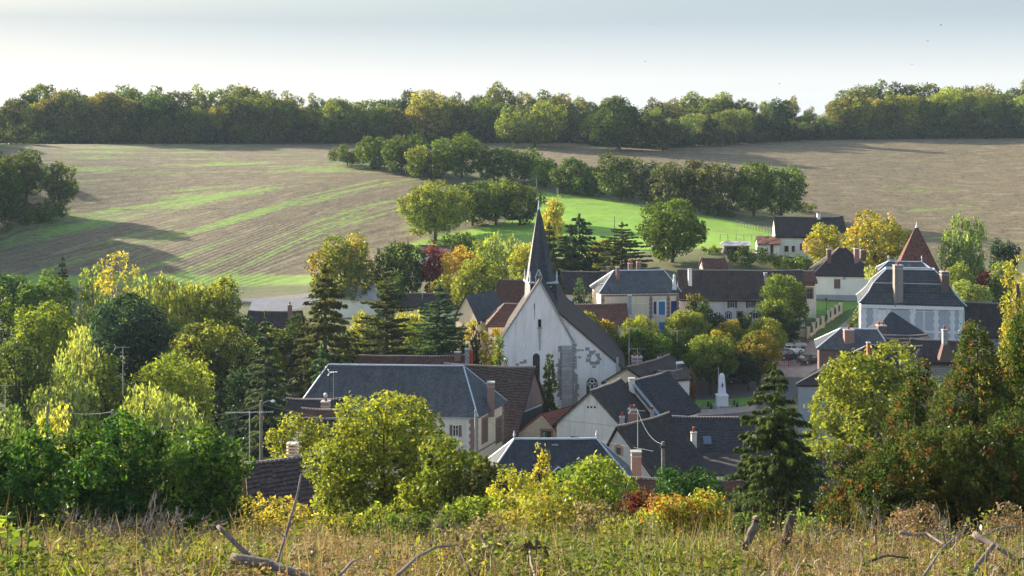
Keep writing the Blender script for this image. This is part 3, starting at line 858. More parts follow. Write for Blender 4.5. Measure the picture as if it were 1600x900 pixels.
# ---------------------------------------------------------------- houses
def lerp(a, b, f): return tuple(p + (q - p) * f for p, q in zip(a, b))
def rect(cpx, Y, L, D, rz=0.0, at='front'):
    "footprint corners of an L x D block whose front face is centred on photo column cpx at depth Y, turned by rz degrees"
    cx, cyy = xp(cpx, Y), Y
    a = R(rz); t = (math.cos(a), math.sin(a)); n = (-t[1], t[0])
    f = lambda u, v: (cx + t[0] * u + n[0] * v, cyy + t[1] * u + n[1] * v)
    return [f(-L / 2, 0), f(L / 2, 0), f(L / 2, D), f(-L / 2, D)]
class House:
    def __init__(s, name, cat, label, c, ze, zr, wall, roof, ends='gg', axis='l', inset=(None, None), ridge=None, zb=None, ov=0.35, ovg=0.2, th=0.14, cap='ridge_tile', wob=0.05, group=None, ridge_at=0.5, seed=1, skip_roof=False, base_drop=0.6, sag=None):
        if axis == 'd': c = [c[1], c[2], c[3], c[0]]
        s.c = c; s.ze = ze; s.zr = zr
        s.zb = (min(gz(*p) for p in c) - base_drop) if zb is None else zb
        cx = sum(p[0] for p in c) / 4; cyy = sum(p[1] for p in c) / 4
        s.org = (cx, cyy, s.zb)
        s.root = empty(name, s.org, label, cat, group)
        L = math.dist(lerp(c[0], c[3], .5), lerp(c[1], c[2], .5)); D = math.dist(c[0], c[3])
        m0, m1 = lerp(c[0], c[3], ridge_at), lerp(c[1], c[2], ridge_at)
        if ridge is None:
            i0 = 0 if ends[0] == 'g' else (inset[0] if inset[0] is not None else D * 0.5)
            i1 = 0 if ends[1] == 'g' else (inset[1] if inset[1] is not None else D * 0.5)
            ridge = [lerp(m0, m1, i0 / L), lerp(m1, m0, i1 / L)]
        s.r = ridge; s.ends = ends; s.t = unit(np.array(m1) - np.array(m0))
        # walls
        b = MB(); z0 = s.zb
        for i in range(4):
            p, q = c[i], c[(i + 1) % 4]
            if i == 1 and ends[1] == 'g':
                b.poly([(*p, z0), (*q, z0), (*q, ze), (*ridge[1], zr), (*p, ze)])
            elif i == 3 and ends[0] == 'g':
                b.poly([(*p, z0), (*q, z0), (*q, ze), (*ridge[0], zr), (*p, ze)])
            else:
                b.poly([(*p, z0), (*q, z0), (*q, ze), (*p, ze)])
        s.wall_mat = wall
        s.wall = b.build('wall', M[wall], s.root, s.org)
        if skip_roof: return
        s.sag = sag if sag is not None else (0.22 if cap == 'ridge_tile' else 0.04)
        s.make_roof(roof, ov, ovg, th, cap, wob, seed)
    def make_roof(s, roof, ov, ovg, th, cap, wob, seed):
        c, ze, zr, ends, rr = s.c, s.ze, s.zr, s.ends, s.r
        rng = np.random.default_rng(seed + int(abs(s.org[0] * 7)))
        t = s.t; nf = np.array([t[1], -t[0]])
        def off(i):
            p = np.array(c[i])
            side = -1 if i in (0, 3) else 1
            sl = nf if i in (0, 1) else -nf
            e = ends[0] if side < 0 else ends[1]
            return p + sl * ov + t * side * (ovg if e == 'g' else ov)
        o = [off(i) for i in range(4)]
        d = max(1.0, abs(np.dot(np.array(rr[0]) - np.array(c[0]), nf)))
        drop = (zr - ze) / d * ov
        zl = ze - drop + 0.03
        r0 = np.array(rr[0]) - (t * ovg if ends[0] == 'g' else 0)
        r1 = np.array(rr[1]) + (t * ovg if ends[1] == 'g' else 0)
        zrr = zr + 0.03
        s.eave = [(*o[i], zl) for i in range(4)]; s.rp = [(*r0, zrr), (*r1, zrr)]
        b = MB()
        def sheet(e0, e1, k1, k0, n=10, m=6, main=True):
            "eave e0-e1, ridge k0-k1: an uneven old roof slope with real thickness"
            E0, E1, K0, K1 = map(np.array, (e0, e1, k0, k1))
            nn = np.cross(E1 - E0, (K0 + K1) / 2 - E0); nn = nn / np.linalg.norm(nn)
            base = len(b.v)
            for j in range(m + 1):
                v = j / m
                for i in range(n + 1):
                    u = i / n
                    p = (E0 * (1 - u) + E1 * u) * (1 - v) + (K0 * (1 - u) + K1 * u) * v
                    w = rng.normal(0, wob) * (0 if i in (0, n) or j in (0, m) else 1)
                    q = p + nn * (th + w)
                    if main: q = q - np.array([0, 0, s.sag * 4 * u * (1 - u) * (0.35 + 0.65 * v) * (0.8 + 0.2 * math.sin(u * 9 + seed))])
                    b.v.append(tuple(q))
            for j in range(m):
                for i in range(n):
                    k = base + j * (n + 1) + i
                    q = (k, k + 1, k + n + 2, k + n + 1)
                    b.f.append(q)
            dz = np.array([0, 0, s.sag if main else 0])
            b.poly([tuple(E1 - dz), tuple(E0 - dz), tuple(K0 - dz), tuple(K1 - dz)] if np.linalg.norm(K0 - K1) > 0.05 else [tuple(E1 - dz), tuple(E0 - dz), tuple(K0 - dz)])
            b.poly([tuple(E0 - dz), tuple(E1 - dz), tuple(E1 + nn * th - dz * 0.36), tuple(E0 + nn * th - dz * 0.36)])
            b.poly([tuple(E0), tuple(E1), tuple(E1 + nn * th), tuple(E0 + nn * th)]) if not main else None
            b.poly([tuple(E1), tuple(K1), tuple(K1 + nn * th), tuple(E1 + nn * th)])
            b.poly([tuple(K0), tuple(E0), tuple(E0 + nn * th), tuple(K0 + nn * th)])
        e = s.eave; k = s.rp
        sheet(e[0], e[1], k[1], k[0], n=max(6, int(math.dist(e[0], e[1]) / 1.0)))
        sheet(e[2], e[3], k[0], k[1], n=max(6, int(math.dist(e[0], e[1]) / 1.0)))
        if ends[0] == 'h': sheet(e[3], e[0], k[0], k[0], 6, main=False)
        if ends[1] == 'h': sheet(e[1], e[2], k[1], k[1], 6, main=False)
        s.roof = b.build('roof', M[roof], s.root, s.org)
        if cap:
            q = MB()
            up = lambda p, z=th + 0.03: (p[0], p[1], p[2] + z)
            q.tube([up(lerp(k[0], k[1], f_), th + 0.03 - s.sag * 4 * f_ * (1 - f_) * (0.8 + 0.2 * math.sin(f_ * 9 + seed))) for f_ in np.linspace(0, 1, 9)], 0.13, 6)
            if ends[0] == 'h': q.tube([up(e[0]), up(k[0])], 0.10, 5); q.tube([up(e[3]), up(k[0])], 0.10, 5)
            if ends[1] == 'h': q.tube([up(e[1]), up(k[1])], 0.10, 5); q.tube([up(e[2]), up(k[1])], 0.10, 5)
            q.build('ridge_cap', M[cap], s.root, s.org)
    # geometry on a wall
    def on(s, side, u):
        p, q = s.c[side], s.c[(side + 1) % 4]
        t = unit(np.array(q) - np.array(p))
        return lerp(p, q, u), tuple(t), (t[1], -t[0])
    def z_of(s, side, u, py):
        p, t, n = s.on(side, u); return zp(py, p[1])
    def u_of(s, side, px):
        "fraction along wall `side` seen in photo column px"
        us = np.linspace(-0.05, 1.05, 400)
        p, q = s.c[side], s.c[(side + 1) % 4]
        cols = [800 + (p[0] + (q[0] - p[0]) * u) / (p[1] + (q[1] - p[1]) * u) * F for u in us]
        return float(us[int(np.argmin([abs(k - px) for k in cols]))])
    def slab(s, name, mat, side, u0, u1, z0, z1, d0=0.0, d1=0.04, parent=None):
        p, t, n = s.on(side, (u0 + u1) / 2)
        hw = abs(u1 - u0) / 2 * math.dist(s.c[side], s.c[(side + 1) % 4])
        b = MB().obox(p, t, n, hw, d0, d1, z0, z1)
        return b.build(name, M[mat], parent or s.root, s.org)
    def window(s, side, u, z, w, h, frame='white_paint', shutters=None, surround=None, open_sh=True, arch=False, bars=1, closed=False, name='window', sill=True):
        "window centred at fraction u, its sill at height z"
        p, t, n = s.on(side, u)
        zz = z
        at = lambda a: (p[0] + t[0] * a, p[1] + t[1] * a)
        fw = 0.07
        if surround:
            b = MB()
            sw = 0.22
            b.obox(at(-w / 2 - sw / 2), t, n, sw / 2, 0.0, 0.05, zz - 0.05, zz + h)
            b.obox(at(w / 2 + sw / 2), t, n, sw / 2, 0.0, 0.05, zz - 0.05, zz + h)
            if arch:
                k = 8; ang = [math.pi * (0.18 + 0.64 * i / k) for i in range(k + 1)]
                ro = (w / 2 + sw) / math.cos(ang[0])
                zc = zz + h - ro * math.sin(ang[0]) + 0.0
                for i in range(k):
                    a0, a1 = ang[i], ang[i + 1]
                    ri = ro - sw * 1.1
                    f = lambda r_, a_, d_: (p[0] + t[0] * r_ * math.cos(a_) + n[0] * d_, p[1] + t[1] * r_ * math.cos(a_) + n[1] * d_, zc + r_ * math.sin(a_))
                    b.hexa([f(ri, a1, 0.05), f(ri, a0, 0.05), f(ri, a0, 0), f(ri, a1, 0)], [f(ro, a1, 0.05), f(ro, a0, 0.05), f(ro, a0, 0), f(ro, a1, 0)])
            else:
                b.obox(at(0), t, n, w / 2 + sw, 0.0, 0.05, zz + h, zz + h + 0.24)
            sur = b
        else: sur = None
        b = MB()
        b.obox(at(-w / 2 + fw / 2), t, n, fw / 2, 0.0, 0.035, zz, zz + h)
        b.obox(at(w / 2 - fw / 2), t, n, fw / 2, 0.0, 0.035, zz, zz + h)
        b.obox(at(0), t, n, w / 2 - fw, 0.0, 0.035, zz, zz + fw)
        b.obox(at(0), t, n, w / 2 - fw, 0.0, 0.035, zz + h - fw, zz + h)
        if bars and not closed:
            b.obox(at(0), t, n, fw * 0.5, 0.0, 0.03, zz + fw, zz + h - fw)
            if h > 1.2: b.obox(at(0), t, n, w / 2 - fw, 0.0, 0.028, zz + h * 0.62, zz + h * 0.62 + 0.045)
        wdw = b.build(name, M[frame], s.root, s.org)
        g = MB().obox(at(0), t, n, w / 2 - fw, 0.0, 0.012, zz + fw, zz + h - fw)
        g.build('pane', M['glass'], wdw, s.org)
        if sur: sur.build('surround', M[surround], wdw, s.org)
        if sill: MB().obox(at(0), t, n, w / 2 + 0.12, 0.0, 0.12, zz - 0.09, zz - 0.005).build('sill', M['white_stone'], wdw, s.org)
        if shutters:
            for sg in (-1, 1):
                if closed: MB().obox(at(sg * w / 4), t, n, w / 4 - 0.01, 0.04, 0.075, zz + 0.02, zz + h - 0.02).build('shutter', M[shutters], wdw, s.org)
                else: MB().obox(at(sg * (w / 2 + w / 4 + 0.03)), t, n, w / 4, 0.055, 0.095, zz, zz + h).build('shutter', M[shutters], wdw, s.org)
        return wdw
    def window_px(s, side, px, py_top, py_sill, wpx, **kw):
        u = s.u_of(side, px); p, t, n = s.on(side, u); Y = p[1]
        z0 = zp(py_sill, Y)
        # width along the wall that spans wpx photo columns
        cosv = abs(t[0] * Y - p[0] * t[1]) / Y
        return s.window(side, u, z0, wpx * Y / F / max(cosv, 0.25), zp(py_top, Y) - z0, **kw)
    def chimney_px(s, px, py_top, py_base, wpx, Y, mat='brick', depth=None, pots=1, cap='concrete', pot='terracotta', rz=0.0, name='chimney', pot_h=0.45, band=False):
        x = xp(px, Y); z1 = zp(py_top, Y); z0 = zp(py_base, Y) - 0.8; w_ = wpx * Y / F / 2; d = (depth or w_ * 1.2)
        t = (math.cos(R(rz)), math.sin(R(rz))); n = (t[1], -t[0])
        b = MB().obox((x, Y), t, n, w_, -d, d, z0, z1)
        ch = b.build(name, M[mat], s.root, s.org)
        k = MB().obox((x, Y), t, n, w_ + 0.06, -d - 0.06, d + 0.06, z1, z1 + 0.12)
        if band: k.obox((x, Y), t, n, w_ + 0.04, -d - 0.04, d + 0.04, z1 - 0.45, z1 - 0.33)
        k.build('chimney_cap', M[cap], ch, s.org)
        for i in range(pots):
            a = 0 if pots == 1 else (-w_ * 0.5 + w_ * i / (pots - 1))
            MB().lathe((x + t[0] * a, Y + t[1] * a, z1 + 0.12), [(0.15, 0), (0.13, pot_h * 0.8), (0.16, pot_h * 0.82), (0.15, pot_h)], 8).build('chimney_pot', M[pot], ch, s.org, smooth=True)
        return ch
    def quoins(s, name, mat, side, u, z0, z1, w=0.55, step=0.5, d=0.035):
        b = MB(); p, t, n = s.on(side, u); i = 0; z = z0
        while z < z1 - 0.05:
            h = min(step, z1 - z); hw = (w if i % 2 == 0 else w * 0.66) / 2
            b.obox(p, t, n, hw, 0.0, d, z, z + h - 0.001); z += step; i += 1
        return b.build(name, M[mat], s.root, s.org)
    def gutter(s, side=0):
        e = s.eave
        a, d = (e[0], e[1]) if side == 0 else (e[1], e[2])
        b = MB().tube([(a[0], a[1], a[2] + 0.02), (d[0], d[1], d[2] + 0.02)], 0.09, 6)
        return b.build('gutter', M['zinc'], s.root, s.org)

# ---- church: nave and south aisle share one west wall plane; the spire rides on the nave roof
def church():
    Y = 200.0; s = F / Y
    X = lambda px: xp(px, Y); Z = lambda py: zp(py, Y)
    zb = -0.6
    org = (X(843), Y, zb)
    root = empty('church', org, "whitewashed village church with stone buttress, arched windows and tall slate spire", 'church')
    L = 27.0
    xl, xm, xr = X(783), X(893), X(969)
    za, zl = Z(441), Z(533)
    zm = zl
    w = MB()
    w.poly([(xl, Y, zb), (xm, Y, zb), (xm, Y, zm), (X(843), Y, za), (xl, Y, zl)])
    w.poly([(xl, Y + L, zb), (xl, Y, zb), (xl, Y, zl), (xl, Y + L, zl)])
    w.poly([(xm, Y + L, zb), (xl, Y + L, zb), (xl, Y + L, zl), (X(843), Y + L, za), (xm, Y + L, zm)])
    # aisle wall, set back 0.5 m
    ya = Y + 0.5
    a0 = (X(862), zp(480, ya))
    w.poly([(xm - 2.8, ya, zb), (xr, ya, zb), (xr, ya, Z(573)), (xm + 0.2, ya, Z(507)), (xm - 2.8, ya, Z(481))])
    w.poly([(xr, ya, zb), (xr, Y + 21, zb), (xr, Y + 21, Z(573)), (xr, ya, Z(573))])
    w.poly([(xr, Y + 21, zb), (xm - 2.8, Y + 21, zb), (xm - 2.8, Y + 21, Z(481)), (xm + 0.2, Y + 21, Z(507)), (xr, Y + 21, Z(573))])
    w.poly([(xm, Y, zb), (xm, ya, zb), (xm, ya, zm), (xm, Y, zm)])
    w.build('wall', M['plaster_church'], root, org)
    # roofs with thickness
    r = MB()
    def slab(e0, k0, y0, y1, th=0.22):
        n = np.array([-(k0[1] - e0[1]), k0[0] - e0[0]]); n = n / np.linalg.norm(n)
        if n[1] < 0: n = -n
        q = [(e0[0], e0[1]), (k0[0], k0[1])]
        o = [(p[0] + n[0] * th, p[1] + n[1] * th) for p in q]
        prof = [q[0], q[1], o[1], o[0]]
        r.hexa([(p[0], y0, p[1]) for p in prof], [(p[0], y1, p[1]) for p in prof])
    slab((xl - 0.5, zl - 0.75), (X(843), za + 0.02), Y + 0.18, Y + L)
    slab((xm + 0.1, zm - 0.1), (X(843), za + 0.02), Y + 0.7, Y + L)
    r.build('roof', M['tile_dark'], root, org)
    r = MB()
    slab((xr + 0.6, Z(573) - 0.5), (xm - 2.8, Z(481) + 0.02), ya - 0.25, Y + 21.2)
    for k in range(1, 6):
        pass
    r.build('aisle_roof', M['tile_brown'], root, org)
    r = MB()
    slab((xl - 0.35, zl - 0.52), (X(843) + 0.1, za + 0.10), Y - 0.14, Y + 0.18, 0.26)
    slab((xm + 0.25, zm - 0.3), (X(843) - 0.1, za + 0.10), Y - 0.14, Y + 0.18, 0.26)
    r.build('gable_coping', M['stone'], root, org)
    # buttress, quoins and patches of bare stone
    b = MB()
    x0, x1 = X(878), X(894)
    for za_, zb_, d in ((zb, Z(618), 1.5), (Z(618), Z(575), 1.1), (Z(575), Z(545), 0.6)):
        b.hexa([(x0, Y - d, za_), (x1, Y - d, za_), (x1, Y - 0.005, za_), (x0, Y - 0.005, za_)], [(x0, Y - d, zb_), (x1, Y - d, zb_), (x1, Y - 0.005, zb_ + 0.5), (x0, Y - 0.005, zb_ + 0.5)])
    b.build('buttress', M['stone'], root, org)
    rng = random.Random(5)
    b = MB()
    def block(px, py, wpx, hpx, y, d=0.03): b.box(X(px), X(px + wpx), y - d, y - 0.002, Z(py + hpx), Z(py))
    for py in range(537, 640, 5):
        block(894 + 0.1, py, rng.choice([3, 5, 7]), 4.6, Y + 0.5, 0.035)
    for py in range(585, 640, 5):
        for px in range(896, 904, 8): block(px + rng.choice([0, 2]), py, 6.5, 4.7, Y + 0.5, 0.03)
    b.build('bare_stone', M['stone'], root, org); b = MB()
    for py in range(540, 622, 5): k_ = rng.choice([3, 6, 8, 5]); b.box(X(878 - k_), X(878), Y - 0.03, Y - 0.002, Z(py + 4.6), Z(py))
    b.build('bare_stone', M['stone'], root, org); b = MB()
    def block(px, py, wpx, hpx, y, d=0.03): b.box(X(px), X(px + wpx), y - d, y - 0.002, Z(py + hpx), Z(py))
    for px, py, wd, h in ((914, 543, 7, 5), (920, 548, 8, 6), (917, 554, 7, 5), (915, 560, 8, 6), (921, 565, 13, 5), (930, 552, 7, 5), (933, 557, 5, 5), (931, 563, 6, 6), (927, 547, 4, 4), (902, 546, 5, 3), (908, 546, 4, 3), (896, 557, 4, 3), (903, 557, 5, 3), (898, 545, 3, 3), (925, 571, 6, 4), (936, 560, 4, 3)):
        block(px, py, wd, h, Y + 0.5, 0.02); b.build('bare_stone', M['stone'], root, org); b = MB()
    b.build('bare_stone', M['stone'], root, org); b = MB()
    for px, py, wd, h in ((772 + 12, 556, 5, 4), (812, 565, 6, 4), (818, 562, 5, 6), (806, 568, 5, 4)):
        block(px, py, wd, h, Y, 0.02); b.build('bare_stone', M['stone'], root, org); b = MB()
    for px, py, wd, h in ((868, 568, 7, 5), (871, 575, 6, 5), (872, 582, 5, 5), (870, 590, 6, 5), (872, 598, 4, 5), (870, 605, 6, 5), (872, 612, 5, 5)):
        block(px, py, wd, h, Y, 0.02); b.build('bare_stone', M['stone'], root, org); b = MB()
    for x0_, x1_, py0_, py1_ in ((840.6, 846.2, 514, 530), (841.2, 845.6, 530, 548), (834.0, 836.4, 486, 500)):
        b.hexa([(X(x0_ + .8), Y - .012, Z(py1_)), (X(x1_ - .8), Y - .012, Z(py1_)), (X(x1_ - .8), Y - .002, Z(py1_)), (X(x0_ + .8), Y - .002, Z(py1_))], [(X(x0_), Y - .012, Z(py0_)), (X(x1_), Y - .012, Z(py0_)), (X(x1_), Y - .002, Z(py0_)), (X(x0_), Y - .002, Z(py0_))]); b.build('damp_stain', M['stain'], root, org); b = MB()

    # lancet window
    def arched(name, pxc, wpx, py_top, py_bot, y, lights=1):
        hw = wpx / s / 2; xc = X(pxc); zt, z0 = Z(py_top), Z(py_bot)
        sp = zt - hw * 1.25
        def outline(k, n=9):
            pts = []
            for i in range(n + 1):
                a = math.pi * (1 - i / n)
                px_ = math.cos(a) * hw * k; pz = (math.sin(a) ** 0.85) * hw * 1.25 * (1 + (k - 1) * 0.8)
                pts.append((xc + px_, sp + pz))
            return pts
        fr = MB()
        o, q = outline(1.32), outline(1.0)
        def band(o, q, d):
            for i in range(len(o) - 1):
                fr.hexa([(q[i][0], y - d, q[i][1]), (q[i + 1][0], y - d, q[i + 1][1]), (q[i + 1][0], y - 0.003, q[i + 1][1]), (q[i][0], y - 0.003, q[i][1])],
                        [(o[i][0], y - d, o[i][1]), (o[i + 1][0], y - d, o[i + 1][1]), (o[i + 1][0], y - 0.003, o[i + 1][1]), (o[i][0], y - 0.003, o[i][1])])
        band(o, q, 0.10)
        for sg in (-1, 1):
            a, c_ = xc + sg * hw, xc + sg * hw * 1.32
            fr.box(min(a, c_), max(a, c_), y - 0.10, y - 0.003, z0, sp)
        f = fr.build(name, M['white_stone'], root, org)
        g = MB(); pts = outline(0.99)
        g.poly([(xc - hw, y - 0.02, z0), (xc + hw, y - 0.02, z0)] + [(p[0], y - 0.02, p[1]) for p in reversed(pts)])
        g.build('pane', M['glass'], f, org)
        if lights > 1:
            tr = MB()
            for k in range(1, lights):
                xx = xc - hw + 2 * hw * k / lights
                tr.box(xx - 0.06, xx + 0.06, y - 0.08, y - 0.025, z0, sp - 0.1)
            def ring(cx, cz, r_):
                tr.tube([(cx + math.cos(a) * r_, y - 0.05, cz + math.sin(a) * r_) for a in np.linspace(0, 6.283, 13)], 0.055, 4, cap=False)
            ring(xc, sp + hw * 0.62, hw * 0.36)
            ring(xc - hw * 0.48, sp + hw * 0.12, hw * 0.30); ring(xc + hw * 0.48, sp + hw * 0.12, hw * 0.30)
            tr.build('tracery', M['white_stone'], f, org)
        return f
    arched('window', 838, 11, 552, 606, Y)
    arched('window', 925, 18, 590, 625, Y + 0.5, 3)
    o = MB(); o.box(X(840.8), X(845.6), Y - 0.05, Y - 0.003, Z(511), Z(499)); of = o.build('vent_opening', M['dark'], root, org)
    MB().box(X(839.5), X(847), Y - 0.12, Y - 0.003, Z(513.5), Z(511.3)).build('sill', M['stone'], of, org)
    MB().box(X(834.3), X(835.6), Y - 0.03, Y - 0.003, Z(485), Z(474)).build('slit_opening', M['dark'], root, org)
    cr = MB(); zt = za + 0.3
    cr.box(X(843) - 0.07, X(843) + 0.07, Y - 0.1, Y + 0.04, zt, zt + 1.15); cr.box(X(843) - 0.34, X(843) + 0.34, Y - 0.098, Y + 0.038, zt + 0.62, zt + 0.78)
    cr.build('cross', M['stone'], root, org)
    # steeple
    Yt = 209.0; xc = xp(845, Yt) - 0.56
    zt0 = zp(520, Yt); zt1 = zp(441, Yt); tip = zp(323, Yt)
    hw = 21.5 * Yt / F
    tw = MB(); a = R(14); tt = (math.cos(a), math.sin(a)); tn = (-tt[1], tt[0])
    def sq(h, z): return [(xc + tt[0] * u * h + tn[0] * v * h, Yt + tt[1] * u * h + tn[1] * v * h, z) for u, v in ((-1, -1), (1, -1), (1, 1), (-1, 1))]
    tw.hexa(sq(hw * 1.06, zt0), sq(hw * 0.97, zt1))
    tw.build('tower', M['slate_dark'], root, org)
    co = MB(); co.hexa(sq(hw * 1.08, zt1), sq(hw * 1.10, zt1 + 0.25)); co.build('cornice', M['zinc'], root, org)
    sp_ = MB()
    def octa(h, z, corner=1.0):
        pts = []
        for i in range(8):
            th = a + math.pi / 8 + i * math.pi / 4
            rr = h / math.cos(math.pi / 8)
            pts.append((xc + math.cos(th) * rr, Yt + math.sin(th) * rr, z))
        return pts
    xc2 = xc - 0.25
    prof = [(hw * 1.04, zt1 + 0.25), (hw * 0.93, zt1 + 1.0), (hw * 0.80, zt1 + 2.6), (hw * 0.52, zt1 + 5.9), (hw * 0.22, zt1 + 9.2), (0.12, tip - 0.4)]
    rings = [octa(h, z) for h, z in prof]
    for k, rg in enumerate(rings):
        f = k / (len(rings) - 1)
        rings[k] = [(p[0] - 0.3 * f, p[1], p[2]) for p in rg]
    for k in range(len(rings) - 1):
        for i in range(8):
            j = (i + 1) % 8
            sp_.poly([rings[k][i], rings[k][j], rings[k + 1][j], rings[k + 1][i]])
    sp_.poly(rings[-1])
    sp_.build('spire', M['slate_dark'], root, org)
    hp = MB()
    for i in range(8):
        hp.tube([tuple(rings[k][i]) for k in range(len(rings))], [0.05] * len(rings), 4, cap=False)
    hp.build('spire_hip', M['slate'], root, org)
    fi = MB(); fi.tube([(xc - 0.3, Yt, tip - 0.7), (xc - 0.3, Yt, tip + 0.9)], [0.17, 0.05], 6); fi.build('finial', M['zinc'], root, org)
    # lucarne and the four corner pinnacles
    lu = MB(); ly = Yt - hw * 1.0; lx = xc - 0.2; lz0, lz1 = zp(440, ly), zp(424, ly)
    lu.hexa([(lx - 0.5, ly - 0.05, lz0), (lx - 0.34, ly - 0.05, lz0), (lx - 0.34, ly + 1.2, lz0), (lx - 0.5, ly + 1.2, lz0)], [(lx - 0.5, ly - 0.05, lz1 - 0.75), (lx - 0.34, ly - 0.05, lz1 - 0.75), (lx - 0.34, ly + 1.2, lz1 - 0.75), (lx - 0.5, ly + 1.2, lz1 - 0.75)])
    lu.hexa([(lx + 0.34, ly - 0.05, lz0), (lx + 0.5, ly - 0.05, lz0), (lx + 0.5, ly + 1.2, lz0), (lx + 0.34, ly + 1.2, lz0)], [(lx + 0.34, ly - 0.05, lz1 - 0.75), (lx + 0.5, ly - 0.05, lz1 - 0.75), (lx + 0.5, ly + 1.2, lz1 - 0.75), (lx + 0.34, ly + 1.2, lz1 - 0.75)])
    for sg in (-1, 1):
        lu.hexa([(lx + sg * 0.62, ly - 0.12, lz1 - 0.95), (lx + sg * 0.46, ly - 0.12, lz1 - 0.95), (lx + sg * 0.46, ly + 1.4, lz1 - 0.95), (lx + sg * 0.62, ly + 1.4, lz1 - 0.95)][::sg],
                [(lx + sg * 0.07, ly - 0.12, lz1 + 0.30), (lx - sg * 0.01, ly - 0.12, lz1 + 0.18), (lx - sg * 0.01, ly + 1.4, lz1 + 0.18), (lx + sg * 0.07, ly + 1.4, lz1 + 0.30)][::sg])
    l = lu.build('lucarne', M['zinc'], root, org)
    MB().box(lx - 0.33, lx + 0.33, ly + 0.15, ly + 0.3, lz0, lz1 - 0.5).build('louvre', M['dark'], l, org)
    for u, v in ((-1, -1), (1, -1), (1, 1), (-1, 1)):
        p = (xc + tt[0] * u * hw * 0.98 + tn[0] * v * hw * 0.98, Yt + tt[1] * u * hw * 0.98 + tn[1] * v * hw * 0.98)
        MB().lathe((p[0], p[1], zt1 + 0.2), [(0.16, 0), (0.10, 0.7), (0.15, 0.8), (0.02, 1.7)], 6).build('pinnacle', M['zinc'], root, org)
    for i, (px, py) in enumerate(((862, 448), (864, 460), (865, 470), (858, 449), (859, 460))):
        yy = Yt - hw * 1.02; MB().box(xp(px, yy) - 0.68, xp(px, yy) - 0.44, yy - 0.35, yy + 0.4, zp(py, yy) - 0.05, zp(py, yy) + 0.07).build('roof_hook', M['zinc'], root, org)
    root.rotation_euler = (0, 0, R(-3.5))
    # drainpipe-like stone flue on the aisle corner
    MB().box(X(962.5), X(966.5), Y + 0.1, Y + 0.48, Z(595), Z(558)).build('flue', M['concrete'], root, org)
    return root
church()

HG = None
# ---- large hipped slate house in front of the church
A, B_, C_ = (-25.75, 170.8), (-4.31, 167.9), (-0.6, 173.4)
D_ = (-22.0, 180.0)
ze = 7.35
h = House('house', 'house', "long white house under a big blue-grey slate hip roof with pale ridge flashing", [A, B_, (-1.0, 176.8), D_], ze, 11.9, 'plaster_white', 'slate', ends='hh', ridge=[(xp(513, 175.2), 175.2), (xp(724, 174.2), 174.2)], cap='zinc', wob=0.03)
h.chimney_px(767, 598, 640, 11, 172.2, 'brick', pots=0, depth=0.5, band=True)
h.quoins('quoin', 'brick', 0, 0.985, h.zb, ze - 0.4, 0.9, 0.42)
h.quoins('quoin', 'brick', 1, 0.04, h.zb, ze - 0.4, 0.7, 0.42)
h.quoins('quoin', 'brick', 1, 0.96, h.zb, ze - 0.4, 0.6, 0.42)
h.slab('side_render', 'plaster_ochre', 1, 0.075, 0.93, h.zb, ze - 0.1, 0.0, 0.02)
h.slab('brick_band', 'brick', 1, 0.075, 0.93, ze - 0.55, ze - 0.2, 0.021, 0.05)
h.slab('string_course', 'brick', 1, 0.075, 0.93, ze - 4.6, ze - 4.4, 0.021, 0.05)
for px in (757, 779): h.window_px(1, px, 654, 692, 8, frame='wood_brown', shutters='wood_faded', closed=True, surround='brick', sill=False)
h.gutter(0)
h.window_px(0, 712, 664, 682, 9, shutters='wood_faded')
h.window_px(0, 655, 664, 682, 9, shutters='wood_faded')
# ---- brown tiled barn with timber gable
h = House('barn', 'barn', "brown-tiled barn with weathered pink boards in its gable", [(-11.0, 181.5), (0.1, 178.2), (5.2, 188.0), (-5.0, 191.5)], 1.9, 10.25, 'slate_dark', 'tile_brown_mech', ridge=[(-8.6, 185.6), (2.7, 183.1)], zb=-0.6, ovg=0.35)
c1, c2, rr = h.c[1], h.c[2], h.r[1]
def gable_panel(h, side, ridge, zsplit, mat, name, d=0.04):
    p, q = h.c[side], h.c[(side + 1) % 4]
    t = unit(np.array(q) - np.array(p)); n = (t[1] * d, -t[0] * d)
    f = (zsplit - h.ze) / (h.zr - h.ze)
    a, b2 = lerp(p, ridge, f), lerp(q, ridge, f)
    m = MB().poly([(a[0] + n[0], a[1] + n[1], zsplit), (b2[0] + n[0], b2[1] + n[1], zsplit), (ridge[0] + n[0], ridge[1] + n[1], h.zr)])
    return m.build(name, M[mat], h.root, h.org)
gable_panel(h, 1, h.r[1], 5.2, 'wood_pink', 'timber_gable')
h.slab('gable_ledge', 'zinc', 1, 0.28, 0.72, 5.05, 5.2, 0.0, 0.14)
# ---- brown roof strip behind
h = House('cottage', 'house', "low brown-tiled cottage between conifers and the big slate roof", rect(643, 193, 14.6, 7, 1), 5.2, zp(557, 196.5), 'plaster_white', 'tile_red')
h.chimney_px(715, 551, 560, 10, 196.5, 'brick', pots=0)
ch = h.chimney_px(730, 546, 576, 7, 195.5, 'stone', pots=0, depth=0.45)
MB().box(xp(734.5, 195), xp(738.5, 195), 195.0, 195.5, zp(574, 195), zp(547, 195)).build('red_cover', mat_and := M.setdefault('red_sheet', mat_plain("red_sheet", (0.50, 0.035, 0.02), 0.5, 0.3)), ch, h.org)
